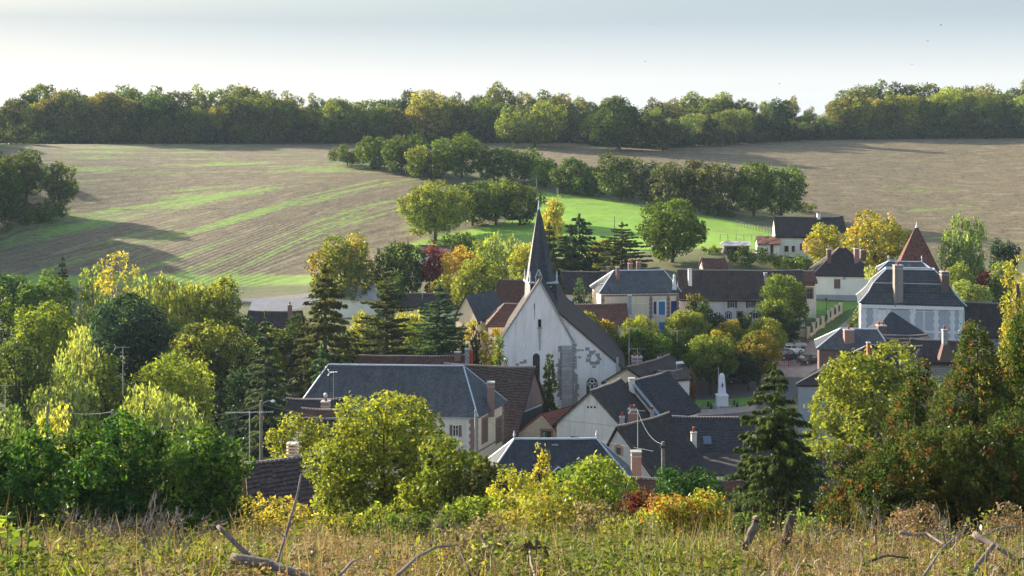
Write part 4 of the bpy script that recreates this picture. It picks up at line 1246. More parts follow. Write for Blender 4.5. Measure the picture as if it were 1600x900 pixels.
# ---- white gabled house, front centre
cc = rect(921, 171.2, 9.0, 8.2, -27)
HB5 = h = House('house', 'house', "grey-white gabled house with three small vents high in its wall", rect(924, 171.2, 9.3, 8.6, -28), 5.2, zp(611, 171.5), 'plaster_white', 'tile_dark', axis='d', ov=0.45, ovg=0.25)
p3 = h.on(3, 0.5)
for k in (-0.45, 0, 0.45):
    u = 0.5 + k / 9.3; p, t, n = h.on(3, u); z = zp(636, p[1])
    MB().obox(p, t, n, 0.12, 0.0, 0.015, z - 0.13, z + 0.1).build('vent', M['dark'], h.root, h.org)
h.window_px(3, 898, 682, 690, 13, frame='wood_brown', sill=False, bars=1)
h.slab('string_course', 'plaster_grey', 3, 0.02, 0.98, zp(661, 171.3) - 0.05, zp(661, 171.3), 0.0, 0.02)
h.chimney_px(988, 640, 665, 13, 169.5, 'brick', pots=2, depth=0.35, band=True)
h.chimney_px(972, 652, 668, 7, 168, 'stone', pots=1)
h.chimney_px(1019, 642, 655, 6, 171, 'stone', pots=1)
# ---- next house up the same row
e = h.r[1]
a = R(62 - 0); dr = np.array([math.cos(R(52)), math.sin(R(52))]); nr = np.array([dr[1], -dr[0]])
q0 = np.array([xp(984, 178.5), 178.5])
h = House('house', 'house', "dark-tiled house with mossy parapet adjoining the grey-white gable", [tuple(q0 + nr * 4.6), tuple(q0 + nr * 4.6 + dr * 8.8), tuple(q0 - nr * 4.6 + dr * 8.8), tuple(q0 - nr * 4.6)], 5.2, zp(597, 178.5), 'plaster_pale', 'tile_mech', ridge=[tuple(q0), tuple(q0 + dr * 8.8)], cap='ridge_tile')
pr = MB()
for sgn in (1,):
    a0 = (*(q0 + nr * 4.9 - dr * 0.1), h.ze - 0.2); a1 = (*(q0 - dr * 0.1), h.zr + 0.12)
    pr.tube([(a0[0], a0[1], a0[2] + 0.25), (a1[0], a1[1], a1[2] + 0.25)], 0.24, 4)
pr.build('parapet', M['plaster_grey'], h.root, h.org)
h.chimney_px(987, 592, 604, 9, 178.3, 'plaster_white', pots=0)
# ---- grey gable with brick arch window and long brown roof
q0 = np.array([xp(965, 154.0), 154.0]); dr = np.array([math.cos(R(48)), math.sin(R(48))]); nr = np.array([dr[1], -dr[0]])
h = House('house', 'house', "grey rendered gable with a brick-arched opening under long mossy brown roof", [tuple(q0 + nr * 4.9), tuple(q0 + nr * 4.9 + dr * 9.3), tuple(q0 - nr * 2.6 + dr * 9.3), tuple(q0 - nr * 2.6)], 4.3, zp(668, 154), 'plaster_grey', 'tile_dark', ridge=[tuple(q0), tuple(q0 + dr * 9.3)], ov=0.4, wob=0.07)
# note: the gable wall is side 3
p, t, n = h.on(3, h.u_of(3, 967)); z = zp(711, p[1])
h.window(3, h.u_of(3, 967), z, 0.75, 0.85, surround='brick', arch=True, frame='wood_grey', bars=0, sill=False)
h.slab('string_course', 'plaster_white', 3, 0.02, 0.98, zp(698, 153), zp(697, 153), 0.0, 0.02)
h.chimney_px(994, 706, 740, 15, 148.5, 'brick', pots=0, depth=0.45, band=True)
h.slab('pale_wall', 'plaster_white', 0, 0.55, 1.0, h.zb, h.ze - 0.25, 0.0, 0.02)
h.window_px(0, 1083, 733, 745, 6, frame='wood_grey')
# ---- roof with skylight
h = House('house', 'house', "low house with dark interlocking tiles, one skylight and zinc gutter", rect(1150, 160.5, 13.4, 8, 0), zp(706, 160.5), zp(653, 164.5), 'plaster_white', 'tile_mech', wob=0.02)
h.gutter(0)
def on_slope(h, px, f):
    a, b2 = h.eave[0], h.eave[1]; k0, k1 = h.rp
    best = None
    for u in np.linspace(0, 1, 200):
        e = lerp(a, b2, u); k = lerp(k0, k1, u); p = lerp(e, k, f)
        col = 800 + p[0] / p[1] * F
        if best is None or abs(col - px) < best[0]: best = (abs(col - px), p, e, k)
    return best[1], unit(np.array(best[3]) - np.array(best[2]))
p, up = on_slope(h, 1105, 0.35)
tx = np.array([1, 0, 0.0]); nn = np.cross(tx, up)
f = lambda a, b3, d: tuple(np.array(p) + tx * a + up * b3 + nn * d)
sk = MB().hexa([f(-0.5, -0.65, 0.12), f(0.5, -0.65, 0.12), f(0.5, 0.65, 0.12), f(-0.5, 0.65, 0.12)], [f(-0.5, -0.65, 0.24), f(0.5, -0.65, 0.24), f(0.5, 0.65, 0.24), f(-0.5, 0.65, 0.24)]).build('skylight', M['iron'], h.root, h.org)
MB().hexa([f(-0.43, -0.58, 0.24), f(0.43, -0.58, 0.24), f(0.43, 0.58, 0.24), f(-0.43, 0.58, 0.24)], [f(-0.43, -0.58, 0.25), f(0.43, -0.58, 0.25), f(0.43, 0.58, 0.25), f(-0.43, 0.58, 0.25)]).build('pane', M.setdefault('sky_glass', mat_plain("skylight_glass", (0.10, 0.12, 0.17), 0.05, 0.8, 0.05)), sk, h.org)
h.chimney_px(1084, 677, 700, 8, 160.0, 'plaster_white', pots=1, pot_h=0.6)
# lean-to below
h = House('lean_to', 'outbuilding', "small lean-to with brown tiles and beige wall below the zinc gutter", [(xp(1095, 153), 153), (xp(1240, 153), 153), (xp(1240, 160), 160), (xp(1095, 160), 160)], zp(742, 153), zp(711, 159.5), 'plaster_pale', 'tile_dark', ridge=[(xp(1095, 159.6), 159.6), (xp(1240, 159.6), 159.6)], cap=None)
h.window_px(0, 1122, 750, 757, 10)
# ---- near slate hip with dormer
h = House('house', 'house', "dark blue slate hip roof with finials and a small peaked dormer", rect(873, 133.8, 14.2, 8.6, 1), 7.6, zp(689, 138), 'plaster_white', 'slate_dark', ends='hh', inset=(3.0, 3.2), cap='zinc', wob=0.015)
p, up = on_slope(h, 872, 0.28)
b = MB(); dx, dy, dz = p
b.poly([(dx - 0.95, dy - 0.9, dz - 0.55), (dx + 0.95, dy - 0.9, dz - 0.55), (dx + 0.95, dy - 0.9, dz + 0.2), (dx, dy - 0.9, dz + 0.95), (dx - 0.95, dy - 0.9, dz + 0.2)])
dm = b.build('dormer', M['dark'], h.root, h.org)
b = MB()
for sg in (-1, 1):
    b.hexa([(dx + sg * 1.25, dy - 1.15, dz - 0.05), (dx, dy - 1.15, dz + 1.0), (dx, dy + 2.2, dz + 1.0), (dx + sg * 1.25, dy + 2.2, dz - 0.05)][::sg], [(dx + sg * 1.25, dy - 1.15, dz + 0.09), (dx, dy - 1.15, dz + 1.14), (dx, dy + 2.2, dz + 1.14), (dx + sg * 1.25, dy + 2.2, dz + 0.09)][::sg])
b.build('dormer_roof', M['slate_dark'], dm, h.org)
b = MB()
for sg in (-1, 1): b.tube([(dx + sg * 1.27, dy - 1.17, dz + 0.1), (dx, dy - 1.17, dz + 1.16)], 0.07, 4)
b.build('dormer_flashing', M['zinc'], dm, h.org)
for k in (0, 1):
    q = h.rp[k]; MB().lathe((q[0], q[1], q[2] + 0.1), [(0.12, 0), (0.06, 0.3), (0.14, 0.4), (0.03, 0.9)], 6).build('finial', M['zinc'], h.root, h.org)
h.chimney_px(867, 695, 698, 8, 137.8, 'terracotta', pots=0)
# ---- near brown roof at the left with louvred chimney
h = House('cottage', 'house', "small cottage with steep brown roof and louvred chimney half hidden by bushes", [(xp(392, 101), 101), (xp(560, 106), 106), (xp(552, 113), 113), (xp(388, 108), 108)], zp(790, 104), zp(727, 104.5), 'plaster_white', 'tile_brown_mech', ridge=[(xp(388, 104.5), 104.5), (xp(555, 109.3), 109.3)], ovg=0.3, base_drop=2)
ch = h.chimney_px(457, 712, 722, 14, 107.5, 'plaster_ochre', pots=0, depth=0.35)
b = MB(); x = xp(457, 107.5); zc = zp(711, 107.5)
for k in range(4): b.box(x - 0.42, x + 0.42, 107.1, 107.9, zc + 0.06 + k * 0.24, zc + 0.19 + k * 0.24)
b.box(x - 0.3, x - 0.2, 107.2, 107.8, zc, zc + 0.95); b.box(x + 0.2, x + 0.3, 107.2, 107.8, zc, zc + 0.95)
b.build('chimney_louvre', M['plaster_ochre'], ch, h.org)
# ---- three stacked low roofs left of the tree
h = House('outbuilding', 'outbuilding', "brown hipped outbuilding with white cowl on its brick chimney", [(xp(452, 157), 157), (xp(570, 157.5), 157.5), (xp(566, 163), 163), (xp(448, 163), 163)], zp(655, 157), zp(625, 160), 'plaster_pale', 'tile_dark', ends='gh', inset=(None, 2.0))
h.chimney_px(509, 628, 642, 13, 156.5, 'brick', pots=1, band=True)
MB().lathe((xp(509, 156.5), 156.5, zp(624, 156.5)), [(0.16, 0.2), (0.22, 0.35), (0.2, 0.6), (0.05, 0.75)], 8).build('chimney_cowl', M['galv'], h.root, h.org, smooth=True)
h = House('outbuilding', 'outbuilding', "red-brown tiled shed roof, the middle one of three stacked roofs", rect(530, 148.5, 8.5, 4.5, -2), zp(668, 148.5), zp(641, 150.8), 'plaster_pale', 'tile_red')
h = House('outbuilding', 'outbuilding', "dark mossy shed roof, lowest of three stacked roofs behind yellow-green tree", rect(545, 138, 8.5, 5, 5), zp(690, 138), zp(655, 140.5), 'plaster_pale', 'tile_dark')
# ---- little stone gable with red roof
q0 = np.array([xp(848, 178.5), 178.5]); dr = np.array([math.cos(R(50)), math.sin(R(50))]); nr = np.array([math.cos(R(-18)), math.sin(R(-18))])
h = House('outbuilding', 'outbuilding', "small rubble-stone gable with new red tile roof and wooden window", [tuple(q0 + nr * 2.7), tuple(q0 + nr * 2.7 + dr * 6.2), tuple(q0 - nr * 3.5 + dr * 6.2), tuple(q0 - nr * 3.5)], zp(683, 178.5), zp(647, 178.5), 'rubble', 'tile_orange', ridge=[tuple(q0), tuple(q0 + dr * 6.2)], cap=None, ov=0.3)
h.window_px(3, 854, 673, 688, 15, frame='wood_brown', surround='brick', bars=1)
# ---- cream gable house behind
q0 = np.array([xp(983, 189), 189.0])
h = House('house', 'house', "cream gable with orange barge edge and long brown roof beside the square", [(xp(947, 188.5), 188.5), (xp(1017, 187), 187), (xp(1078, 195), 195), (xp(1010, 199), 199)], zp(596, 188), zp(573, 188.5), 'plaster_cream', 'tile_brown', axis='d', ov=0.5, ovg=0.35)
h.chimney_px(995, 558, 572, 15, 192, 'brick', pots=2, band=True)
h.chimney_px(1035, 560, 570, 14, 199, 'brick', pots=2)
h = House('house', 'house', "small white house with brick-edged chimney beside the dead ivy column", rect(1060, 187, 3.2, 5, 20), zp(592, 187), zp(582, 188.5), 'plaster_white', 'tile_brown')
h.chimney_px(1041, 592, 600, 14, 186.0, 'brick', pots=1)
# ---- long brown roof behind the church
h = House('house', 'house', "long red-brown tiled range running behind the church", rect(872, 232, 22.8, 9, 0), zp(508, 231.5), zp(476, 236.5), 'plaster_white', 'tile_red', ends='hg', inset=(2.6, None))
h.chimney_px(984, 462, 484, 5.5, 236, 'plaster_grey', pots=0, depth=0.3)
MB().poly([]) if False else None
# ---- dark roof with pale gable behind left
h = House('house', 'house', "small house with dark slate roof and buff gable end left of church", [(xp(712, 243), 243), (xp(745, 239), 239), (xp(790, 246), 246), (xp(752, 252), 252)], zp(497, 241), zp(461, 243), 'plaster_ochre', 'slate_dark', axis='d', cap=None)
h = House('house', 'house', "brown-roofed house glimpsed between the spire and a green tree", rect(800, 256, 5.5, 6, 0), zp(470, 256), zp(438, 259), 'plaster_white', 'tile_red')
h = House('house', 'house', "dark-tiled house with pale ridge beside the tall cedar", rect(917, 262, 9, 8, 0), zp(456, 262), zp(425, 266), 'plaster_white', 'tile_dark')
h.chimney_px(950, 417, 432, 4.5, 264, 'brick', pots=0)
# ---- villa with blue shutters
h = House('villa', 'house', "cream villa with brick quoins, blue shutters and slate hip roof", rect(1000, 238.5, 13.3, 9.0, 6), zp(456, 238.5), zp(424, 243), 'plaster_cream', 'slate', ends='hh', inset=(3.0, 1.6), cap='zinc', wob=0.02)
cor = MB()
for px in range(941, 1060, 5):
    u = h.u_of(0, px); p, t, n = h.on(0, u); cor.obox(p, t, n, 0.16, 0.0, 0.28, h.ze - 0.42, h.ze - 0.1)
cor.obox(h.on(0, 0.5)[0], h.on(0, 0.5)[1], h.on(0, 0.5)[2], 6.6, 0.0, 0.2, h.ze - 0.1, h.ze - 0.02)
cor.build('cornice_molding', M['white_stone'], h.root, h.org)
h.slab('cornice_band', 'brick', 0, 0.0, 1.0, h.ze - 0.72, h.ze - 0.46, 0.0, 0.05)
for px in (942, 1017, 1044, 1060): h.quoins('quoin', 'brick', 0, min(0.985, max(0.015, h.u_of(0, px))), h.zb, h.ze - 0.75, 0.62, 0.36, 0.06)
for py in (474, 489): h.slab('string_course', 'plaster_ochre', 0, 0.03, 0.60, zp(py, 238.5) - 0.1, zp(py, 238.5) + 0.1, 0.0, 0.04)
h.window_px(0, 1034, 471, 492, 10, shutters='shutter_blue', closed=True, surround='white_stone')
h.window_px(0, 1023.5, 471, 491, 4, shutters='shutter_navy', closed=True)
h.window_px(0, 1053, 470, 490, 9, shutters='shutter_navy', closed=True)
h.window_px(0, 1034, 503, 522, 9, shutters='shutter_blue', closed=True)
for px, top in ((941, 444), (965, 418)): h.chimney_px(px, top, 446, 5, 241, 'brick', pots=0)
h.chimney_px(985, 412, 424, 7, 246, 'brick', pots=2); h.chimney_px(998, 410, 424, 7, 246, 'brick', pots=3)
b = MB(); x = xp(1053.5, 239.2); z0 = zp(453, 239.2)
b.lathe((x, 239.2, z0), [(0.42, 0), (0.38, 0.5), (0.24, 0.7), (0.34, 1.0), (0.27, 1.6), (0.18, 2.0), (0.22, 2.2), (0.2, 2.45), (0.05, 2.7)], 9)
b.build('roof_statue', M['white_stone'], h.root, h.org, smooth=True)
h.quoins('quoin', 'brick', 1, 0.06, h.zb, h.ze - 0.75, 0.5, 0.36, 0.06)
# ---- long white house with brown shutters
h = House('house', 'house', "long two-storey white house with brown shutters and brick-arched openings", rect(1160, 251.5, 22.0, 9.0, -3), zp(466, 251.5), zp(423, 256), 'plaster_white', 'tile_brown', wob=0.08)
h.chimney_px(1078, 421, 440, 5.5, 254, 'plaster_pale', pots=0)
h.chimney_px(1196, 427, 446, 4.5, 254, 'stone', pots=0)
for px in (1144, 1173): h.window_px(0, px, 468.5, 481, 7.5, shutters='wood_brown', surround='brick', arch=True)
h.window_px(0, 1138, 489, 499, 7, surround='brick', arch=True)
h.window_px(0, 1180, 488, 498, 9, shutters='wood_brown', surround='brick', arch=True)
h.window_px(0, 1108, 486, 498, 9, surround='brick', arch=True)
h.window_px(0, 1156, 488, 504, 7, surround='brick', name='door', frame='wood_maroon', sill=False)
h.gutter(0)
h = House('outbuilding', 'outbuilding', "narrow tiled link building with timber loft between two houses", rect(1264, 256, 2.6, 6, 0), zp(440, 256), zp(424, 259), 'plaster_white', 'tile_red')
h.slab('loft_boards', 'wood_brown', 0, 0.1, 0.9, zp(447, 256), zp(440, 256), 0.0, 0.03)
h.window_px(0, 1265, 451, 467, 9, surround='brick', frame='wood_grey', name='door', sill=False)
# ---- cream hipped house with one brown shuttered window
h = House('house', 'house', "cream house with brown hip roof and a single closed brown shutter", rect(1320, 267.5, 11.2, 9.5, -8), zp(428, 267.5), zp(388, 272), 'plaster_pale', 'tile_dark', ends='hh', inset=(5.0, 5.0), wob=0.05)
h.window_px(0, 1308, 436, 451, 10, shutters='wood_faded', closed=True)
h.chimney_px(1295, 390, 420, 6.5, 270, 'brick_dark', pots=1); h.chimney_px(1338, 389, 422, 7, 269.5, 'brick', pots=0); h.chimney_px(1348, 391, 402, 8, 274, 'brick_dark', pots=2)
b = MB(); p, t, n = h.on(0, h.u_of(0, 1319)); z = zp(434, p[1])
for sg in (-1, 1):
    f = lambda a, zz: (p[0] + t[0] * a + n[0] * 0.04, p[1] + t[1] * a + n[1] * 0.04, zz)
    b.tube([f(-0.35 * sg, z - 0.42), f(0.35 * sg, z + 0.42)], 0.05, 4)
b.build('wall_tie', M['iron'], h.root, h.org)
h.slab('plinth', 'plaster_grey', 0, 0.0, 1.0, h.zb, zp(461, 267.5), 0.0, 0.03)
# ---- white farmhouse on the meadow edge
h = House('farmhouse', 'house', "white farmhouse with dark roof and maroon shutters on the meadow edge", [(xp(1212, 300), 300), (xp(1312, 298), 298), (xp(1312, 307), 307), (xp(1206.5, 309), 309)], zp(368, 300), zp(339, 304.5), 'plaster_pale', 'tile_dark', ovg=0.1, wob=0.03)
for px, a, b2, wd in ((1229, 384, 393.5, 6.5), (1239.5, 384, 393.5, 5), (1252, 380, 391, 4), (1258.5, 367.5, 377, 5.5)): h.window_px(0, px, a, b2, wd, shutters='wood_maroon', closed=True)
h.chimney_px(1279, 334, 347, 5, 303, 'plaster_pale', pots=1)
h.slab('wall_vent', 'dark', 0, h.u_of(0, 1231) - 0.008, h.u_of(0, 1231) + 0.008, zp(370.5, 300), zp(368.8, 300), 0.0, 0.02)
h = House('lean_to', 'outbuilding', "cream lean-to with orange tiles against the white farmhouse", [(xp(1184, 296), 296), (xp(1218, 296), 296), (xp(1216, 302), 302), (xp(1181, 302), 302)], zp(382, 296), zp(371, 299), 'plaster_pale', 'tile_mottled', ridge=[(xp(1183, 300.8), 300.8), (xp(1217, 300.8), 300.8)], cap=None)
h.window_px(0, 1206, 383, 396, 5, shutters='wood_maroon', closed=True)
h = House('house', 'house', "dark-roofed annexe tucked behind the chimney of the white farmhouse", rect(1300, 309, 6, 7, 0), zp(362, 309), zp(338.5, 312.5), 'plaster_pale', 'tile_dark')
# ---- open shed, small roof, field hut
h = House('shed', 'shed', "open-fronted shed with pale sheet roof below the meadow", rect(1151, 297, 5.2, 4, 0), zp(384.5, 297), zp(381, 297) + 0.1, 'wood_grey', 'sheet_roof', ridge=[(xp(1132, 300.5), 300.5), (xp(1171, 300.5), 300.5)], cap=None, th=0.2)
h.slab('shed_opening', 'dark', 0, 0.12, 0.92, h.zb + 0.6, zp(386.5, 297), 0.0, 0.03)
h = House('outbuilding', 'outbuilding', "small rust-brown tiled roof between big green tree and orchard", rect(1118, 274, 4.4, 4.5, 4), zp(418, 274), zp(404, 276.5), 'plaster_white', 'tile_red')
h = House('hut', 'shed', "tiny grey wooden hut under the hedge at the meadow top", rect(871, 424, 2.4, 2.2, -8), zp(292.5, 424), zp(287, 424), 'wood_grey', 'wood_grey', axis='d', cap=None, wob=0.0, th=0.1)
h.slab('door', 'white_paint', 3, 0.40, 0.62, h.zb + 0.6, zp(292, 424), 0.0, 0.03)
# ---- mansard house
c = rect(1425, 215, 15.0, 10, -12)
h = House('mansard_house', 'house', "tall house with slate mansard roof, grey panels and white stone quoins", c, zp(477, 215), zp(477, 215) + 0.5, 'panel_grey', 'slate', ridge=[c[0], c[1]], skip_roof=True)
def inset_ring(c, d, z):
    m = np.array(c).mean(0); t = unit(np.array(c[1]) - np.array(c[0])); n = np.array([-t[1], t[0]])
    sg = [(1, 1), (-1, 1), (-1, -1), (1, -1)]
    return [(*(np.array(c[i]) + t * sg[i][0] * d + n * sg[i][1] * d * 1.0), z) for i in range(4)]
prof = [(-0.4, zp(475.5, 215) + 0.0), (0.35, zp(470, 215) + 0.2), (1.1, zp(458, 216)), (1.9, zp(443, 217)), (3.9, zp(421, 219))]
rg = [inset_ring(c, d, z) for d, z in prof]
b = MB()
for k in range(len(rg) - 1):
    for i in range(4): b.poly([rg[k][i], rg[k][(i + 1) % 4], rg[k + 1][(i + 1) % 4], rg[k + 1][i]])
b.poly(rg[-1])
b.poly([rg[0][3], rg[0][2], rg[0][1], rg[0][0]])
b.build('roof', M['slate_mossy'], h.root, h.org)
b = MB(); q = rg[-1]
for i in range(4): b.tube([q[i], q[(i + 1) % 4]], 0.14, 5)
q = rg[3]
b.tube([q[0], q[1]], 0.07, 5)
for i in range(4): b.tube([tuple(r_[i]) for r_ in rg], 0.09, 5)
b.build('ridge_cap', M['zinc'], h.root, h.org)
h.slab('cornice', 'white_stone', 0, 0.0, 1.0, h.ze - 0.55, h.ze - 0.02, 0.0, 0.3)
for k, px in enumerate((1350, 1368, 1425.5, 1463, 1488, 1502)):
    h.quoins('quoin', 'white_stone', 0, min(0.985, max(0.015, h.u_of(0, px))), h.zb, h.ze - 0.55, 0.85, 0.55, 0.05)
h.slab('window_head', 'white_stone', 0, h.u_of(0, 1463), h.u_of(0, 1488), zp(483, 215), h.ze - 0.555, 0.0, 0.04)
h.slab('window_head', 'white_stone', 0, h.u_of(0, 1368), h.u_of(0, 1386), zp(483, 215), h.ze - 0.555, 0.0, 0.04)
h.slab('string_course', 'white_stone', 0, 0.0, 1.0, zp(519, 215), zp(516, 215), 0.0, 0.09)
w_ = h.window_px(0, 1475.5, 484, 515, 15, shutters='panel_grey', closed=True, sill=False)
h.window_px(0, 1378, 484, 512, 13, shutters='white_paint', closed=True, sill=False)
h.quoins('quoin', 'white_stone', 0, h.u_of(0, 1388), h.zb, h.ze - 0.55, 0.6, 0.55, 0.05)
h.chimney_px(1403, 415, 470, 13, 215.8, 'chimney_render', pots=1, depth=0.6, band=True)
h.chimney_px(1475.5, 425, 468, 11.5, 215.8, 'brick_dark', pots=1, depth=0.6, band=True)
b = MB(); p, t, n = h.on(0, h.u_of(0, 1506)); b.tube([(p[0], p[1] - 0.15, h.zb), (p[0], p[1] - 0.15, h.ze - 0.7)], 0.07, 6); b.build('downpipe', M['zinc'], h.root, h.org)
h2 = House('house', 'house', "slate-roofed back wing rising behind the mansard roof", rect(1416, 226, 8, 5, -11), zp(424, 226), zp(411, 228), 'panel_grey', 'slate', ends='hh', inset=(1.4, 1.4), cap='zinc', zb=4.0)
for k in (0, 1):
    q = h2.rp[k]; MB().lathe((q[0], q[1], q[2] + 0.1), [(0.10, 0), (0.06, 0.5), (0.13, 0.7), (0.03, 1.1)], 6).build('finial', M['zinc'], h2.root, h2.org)
# pyramid-roofed dovecote tower
c = rect(1435, 236, 8.4, 8.4, -12); m = tuple(np.array(c).mean(0))
h = House('tower', 'tower', "square tower with steep mottled red tile pyramid roof", c, zp(441, 236), zp(354, 240), 'plaster_pale', 'tile_mottled', ends='hh', ridge=[m, (m[0] + 0.02, m[1])], cap=None, zb=6.0, ov=0.5, wob=0.03)
MB().lathe((m[0], m[1], h.zr + 0.1), [(0.3, -0.3), (0.12, 0.2), (0.05, 0.7)], 6).build('finial', M['zinc'], h.root, h.org)
h = House('house', 'house', "brown-roofed wing on a stone wall right of the mansard house", rect(1540, 219, 8.4, 7, -12), zp(522, 219), zp(473, 223), 'stone', 'tile_dark', wob=0.05)
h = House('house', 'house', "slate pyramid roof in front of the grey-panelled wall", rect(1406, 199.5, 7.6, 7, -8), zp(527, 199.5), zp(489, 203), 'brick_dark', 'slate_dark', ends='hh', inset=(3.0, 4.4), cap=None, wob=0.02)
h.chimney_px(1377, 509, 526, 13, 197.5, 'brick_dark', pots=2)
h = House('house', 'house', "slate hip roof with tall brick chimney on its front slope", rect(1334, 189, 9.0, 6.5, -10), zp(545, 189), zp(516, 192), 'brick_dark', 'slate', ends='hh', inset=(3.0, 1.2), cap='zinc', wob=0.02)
h.chimney_px(1326, 516, 540, 15, 190.2, 'brick', pots=1, depth=0.5)
q0 = np.array([xp(1352, 178), 178.0])
h = House('barn', 'barn', "long barn with pitted brown hip roof sloping towards the square", [(xp(1247, 171.5), 171.5), (xp(1440, 170), 170), (xp(1440, 184), 184), (xp(1290, 184), 184)], zp(600, 171.5), zp(541, 178), 'plaster_grey', 'tile_dark', ends='hg', ridge=[(xp(1358, 178), 178), (xp(1440, 177), 177)], wob=0.06, ovg=0.1, ov=0.2)
h.chimney_px(1357, 536, 548, 5, 175.5, 'terracotta', pots=0)
h = House('house', 'house', "brown-roofed house with a shouldered stone chimney among the trees", rect(1490, 178, 9.5, 7, -10), zp(566, 178), zp(533, 181.5), 'stone', 'tile_dark', wob=0.06)
ch = h.chimney_px(1476, 516, 541, 7, 178.5, 'stone', pots=1)
x = xp(1477, 178.2)
MB().hexa([(x - 0.95, 177.6, zp(565, 178)), (x + 0.95, 177.6, zp(565, 178)), (x + 0.95, 178.9, zp(565, 178)), (x - 0.95, 178.9, zp(565, 178))], [(x - 0.33, 177.8, zp(538, 178)), (x + 0.33, 177.8, zp(538, 178)), (x + 0.33, 178.7, zp(538, 178)), (x - 0.33, 178.7, zp(538, 178))]).build('chimney_shoulder', M['brick_dark'], ch, h.org)
h.window_px(0, 1448, 523, 530, 8) if False else None
h = House('outbuilding', 'outbuilding', "dark ridge with pale flashing peeping above the lime-green crown", rect(1415, 192.5, 7.0, 5, 0), zp(536, 192.5), zp(525, 195), 'brick_dark', 'tile_dark')
# ---- near things at the foot of the slope
h = House('outbuilding', 'outbuilding', "low outbuilding whose red-brown tile ridge shows above orange bushes", rect(1095, 108, 10.4, 4.5, -2), zp(790, 108), zp(752, 110), 'rubble', 'tile_red', base_drop=1.5)
h = House('shed', 'shed', "blue metal-roofed shed behind the tall fir", rect(1283, 104, 5.0, 4.5, 0), zp(800, 104), zp(722, 106), 'wood_grey', 'tarp', cap=None)
# ---- left edge of the village
h = House('shed', 'shed', "long pale-roofed farm shed below the shaded field", rect(490, 297, 27, 14, 1), zp(489, 297), zp(467, 304), 'plaster_grey', 'sheet_roof', cap=None, wob=0.0)
h = House('house', 'house', "pale sheet-roofed barn poking out between two conifers", rect(556, 283, 8.6, 8, -12), zp(467, 283), zp(446, 287), 'plaster_pale', 'sheet_roof', cap=None, ends='gg', wob=0.0)
h = House('house', 'house', "brown-roofed house with brick chimney left of the tall spruce", rect(425, 243, 9, 7, 0), zp(516, 243), zp(487, 246.5), 'plaster_white', 'tile_dark')
h.chimney_px(453, 477, 490, 6, 244, 'brick', pots=1)
h = House('house', 'house', "pinkish tiled roof seen behind the red and gold trees", rect(686, 312, 8.5, 7, 0), zp(394, 312), zp(384, 315.5), 'plaster_white', 'tile_red')
h = House('house', 'house', "dark roof line behind the grey-green pine", rect(672, 262, 13, 8, 2), zp(480, 262), zp(459, 266), 'plaster_white', 'tile_dark')
h = House('house', 'house', "dark grey roof seen below the horse-pasture conifers", rect(905, 251, 8, 5, 0), zp(476, 251), zp(452, 253.5), 'plaster_white', 'tile_dark') if False else None
# ---------------------------------------------------------------- trees, by distance
T = tree_px
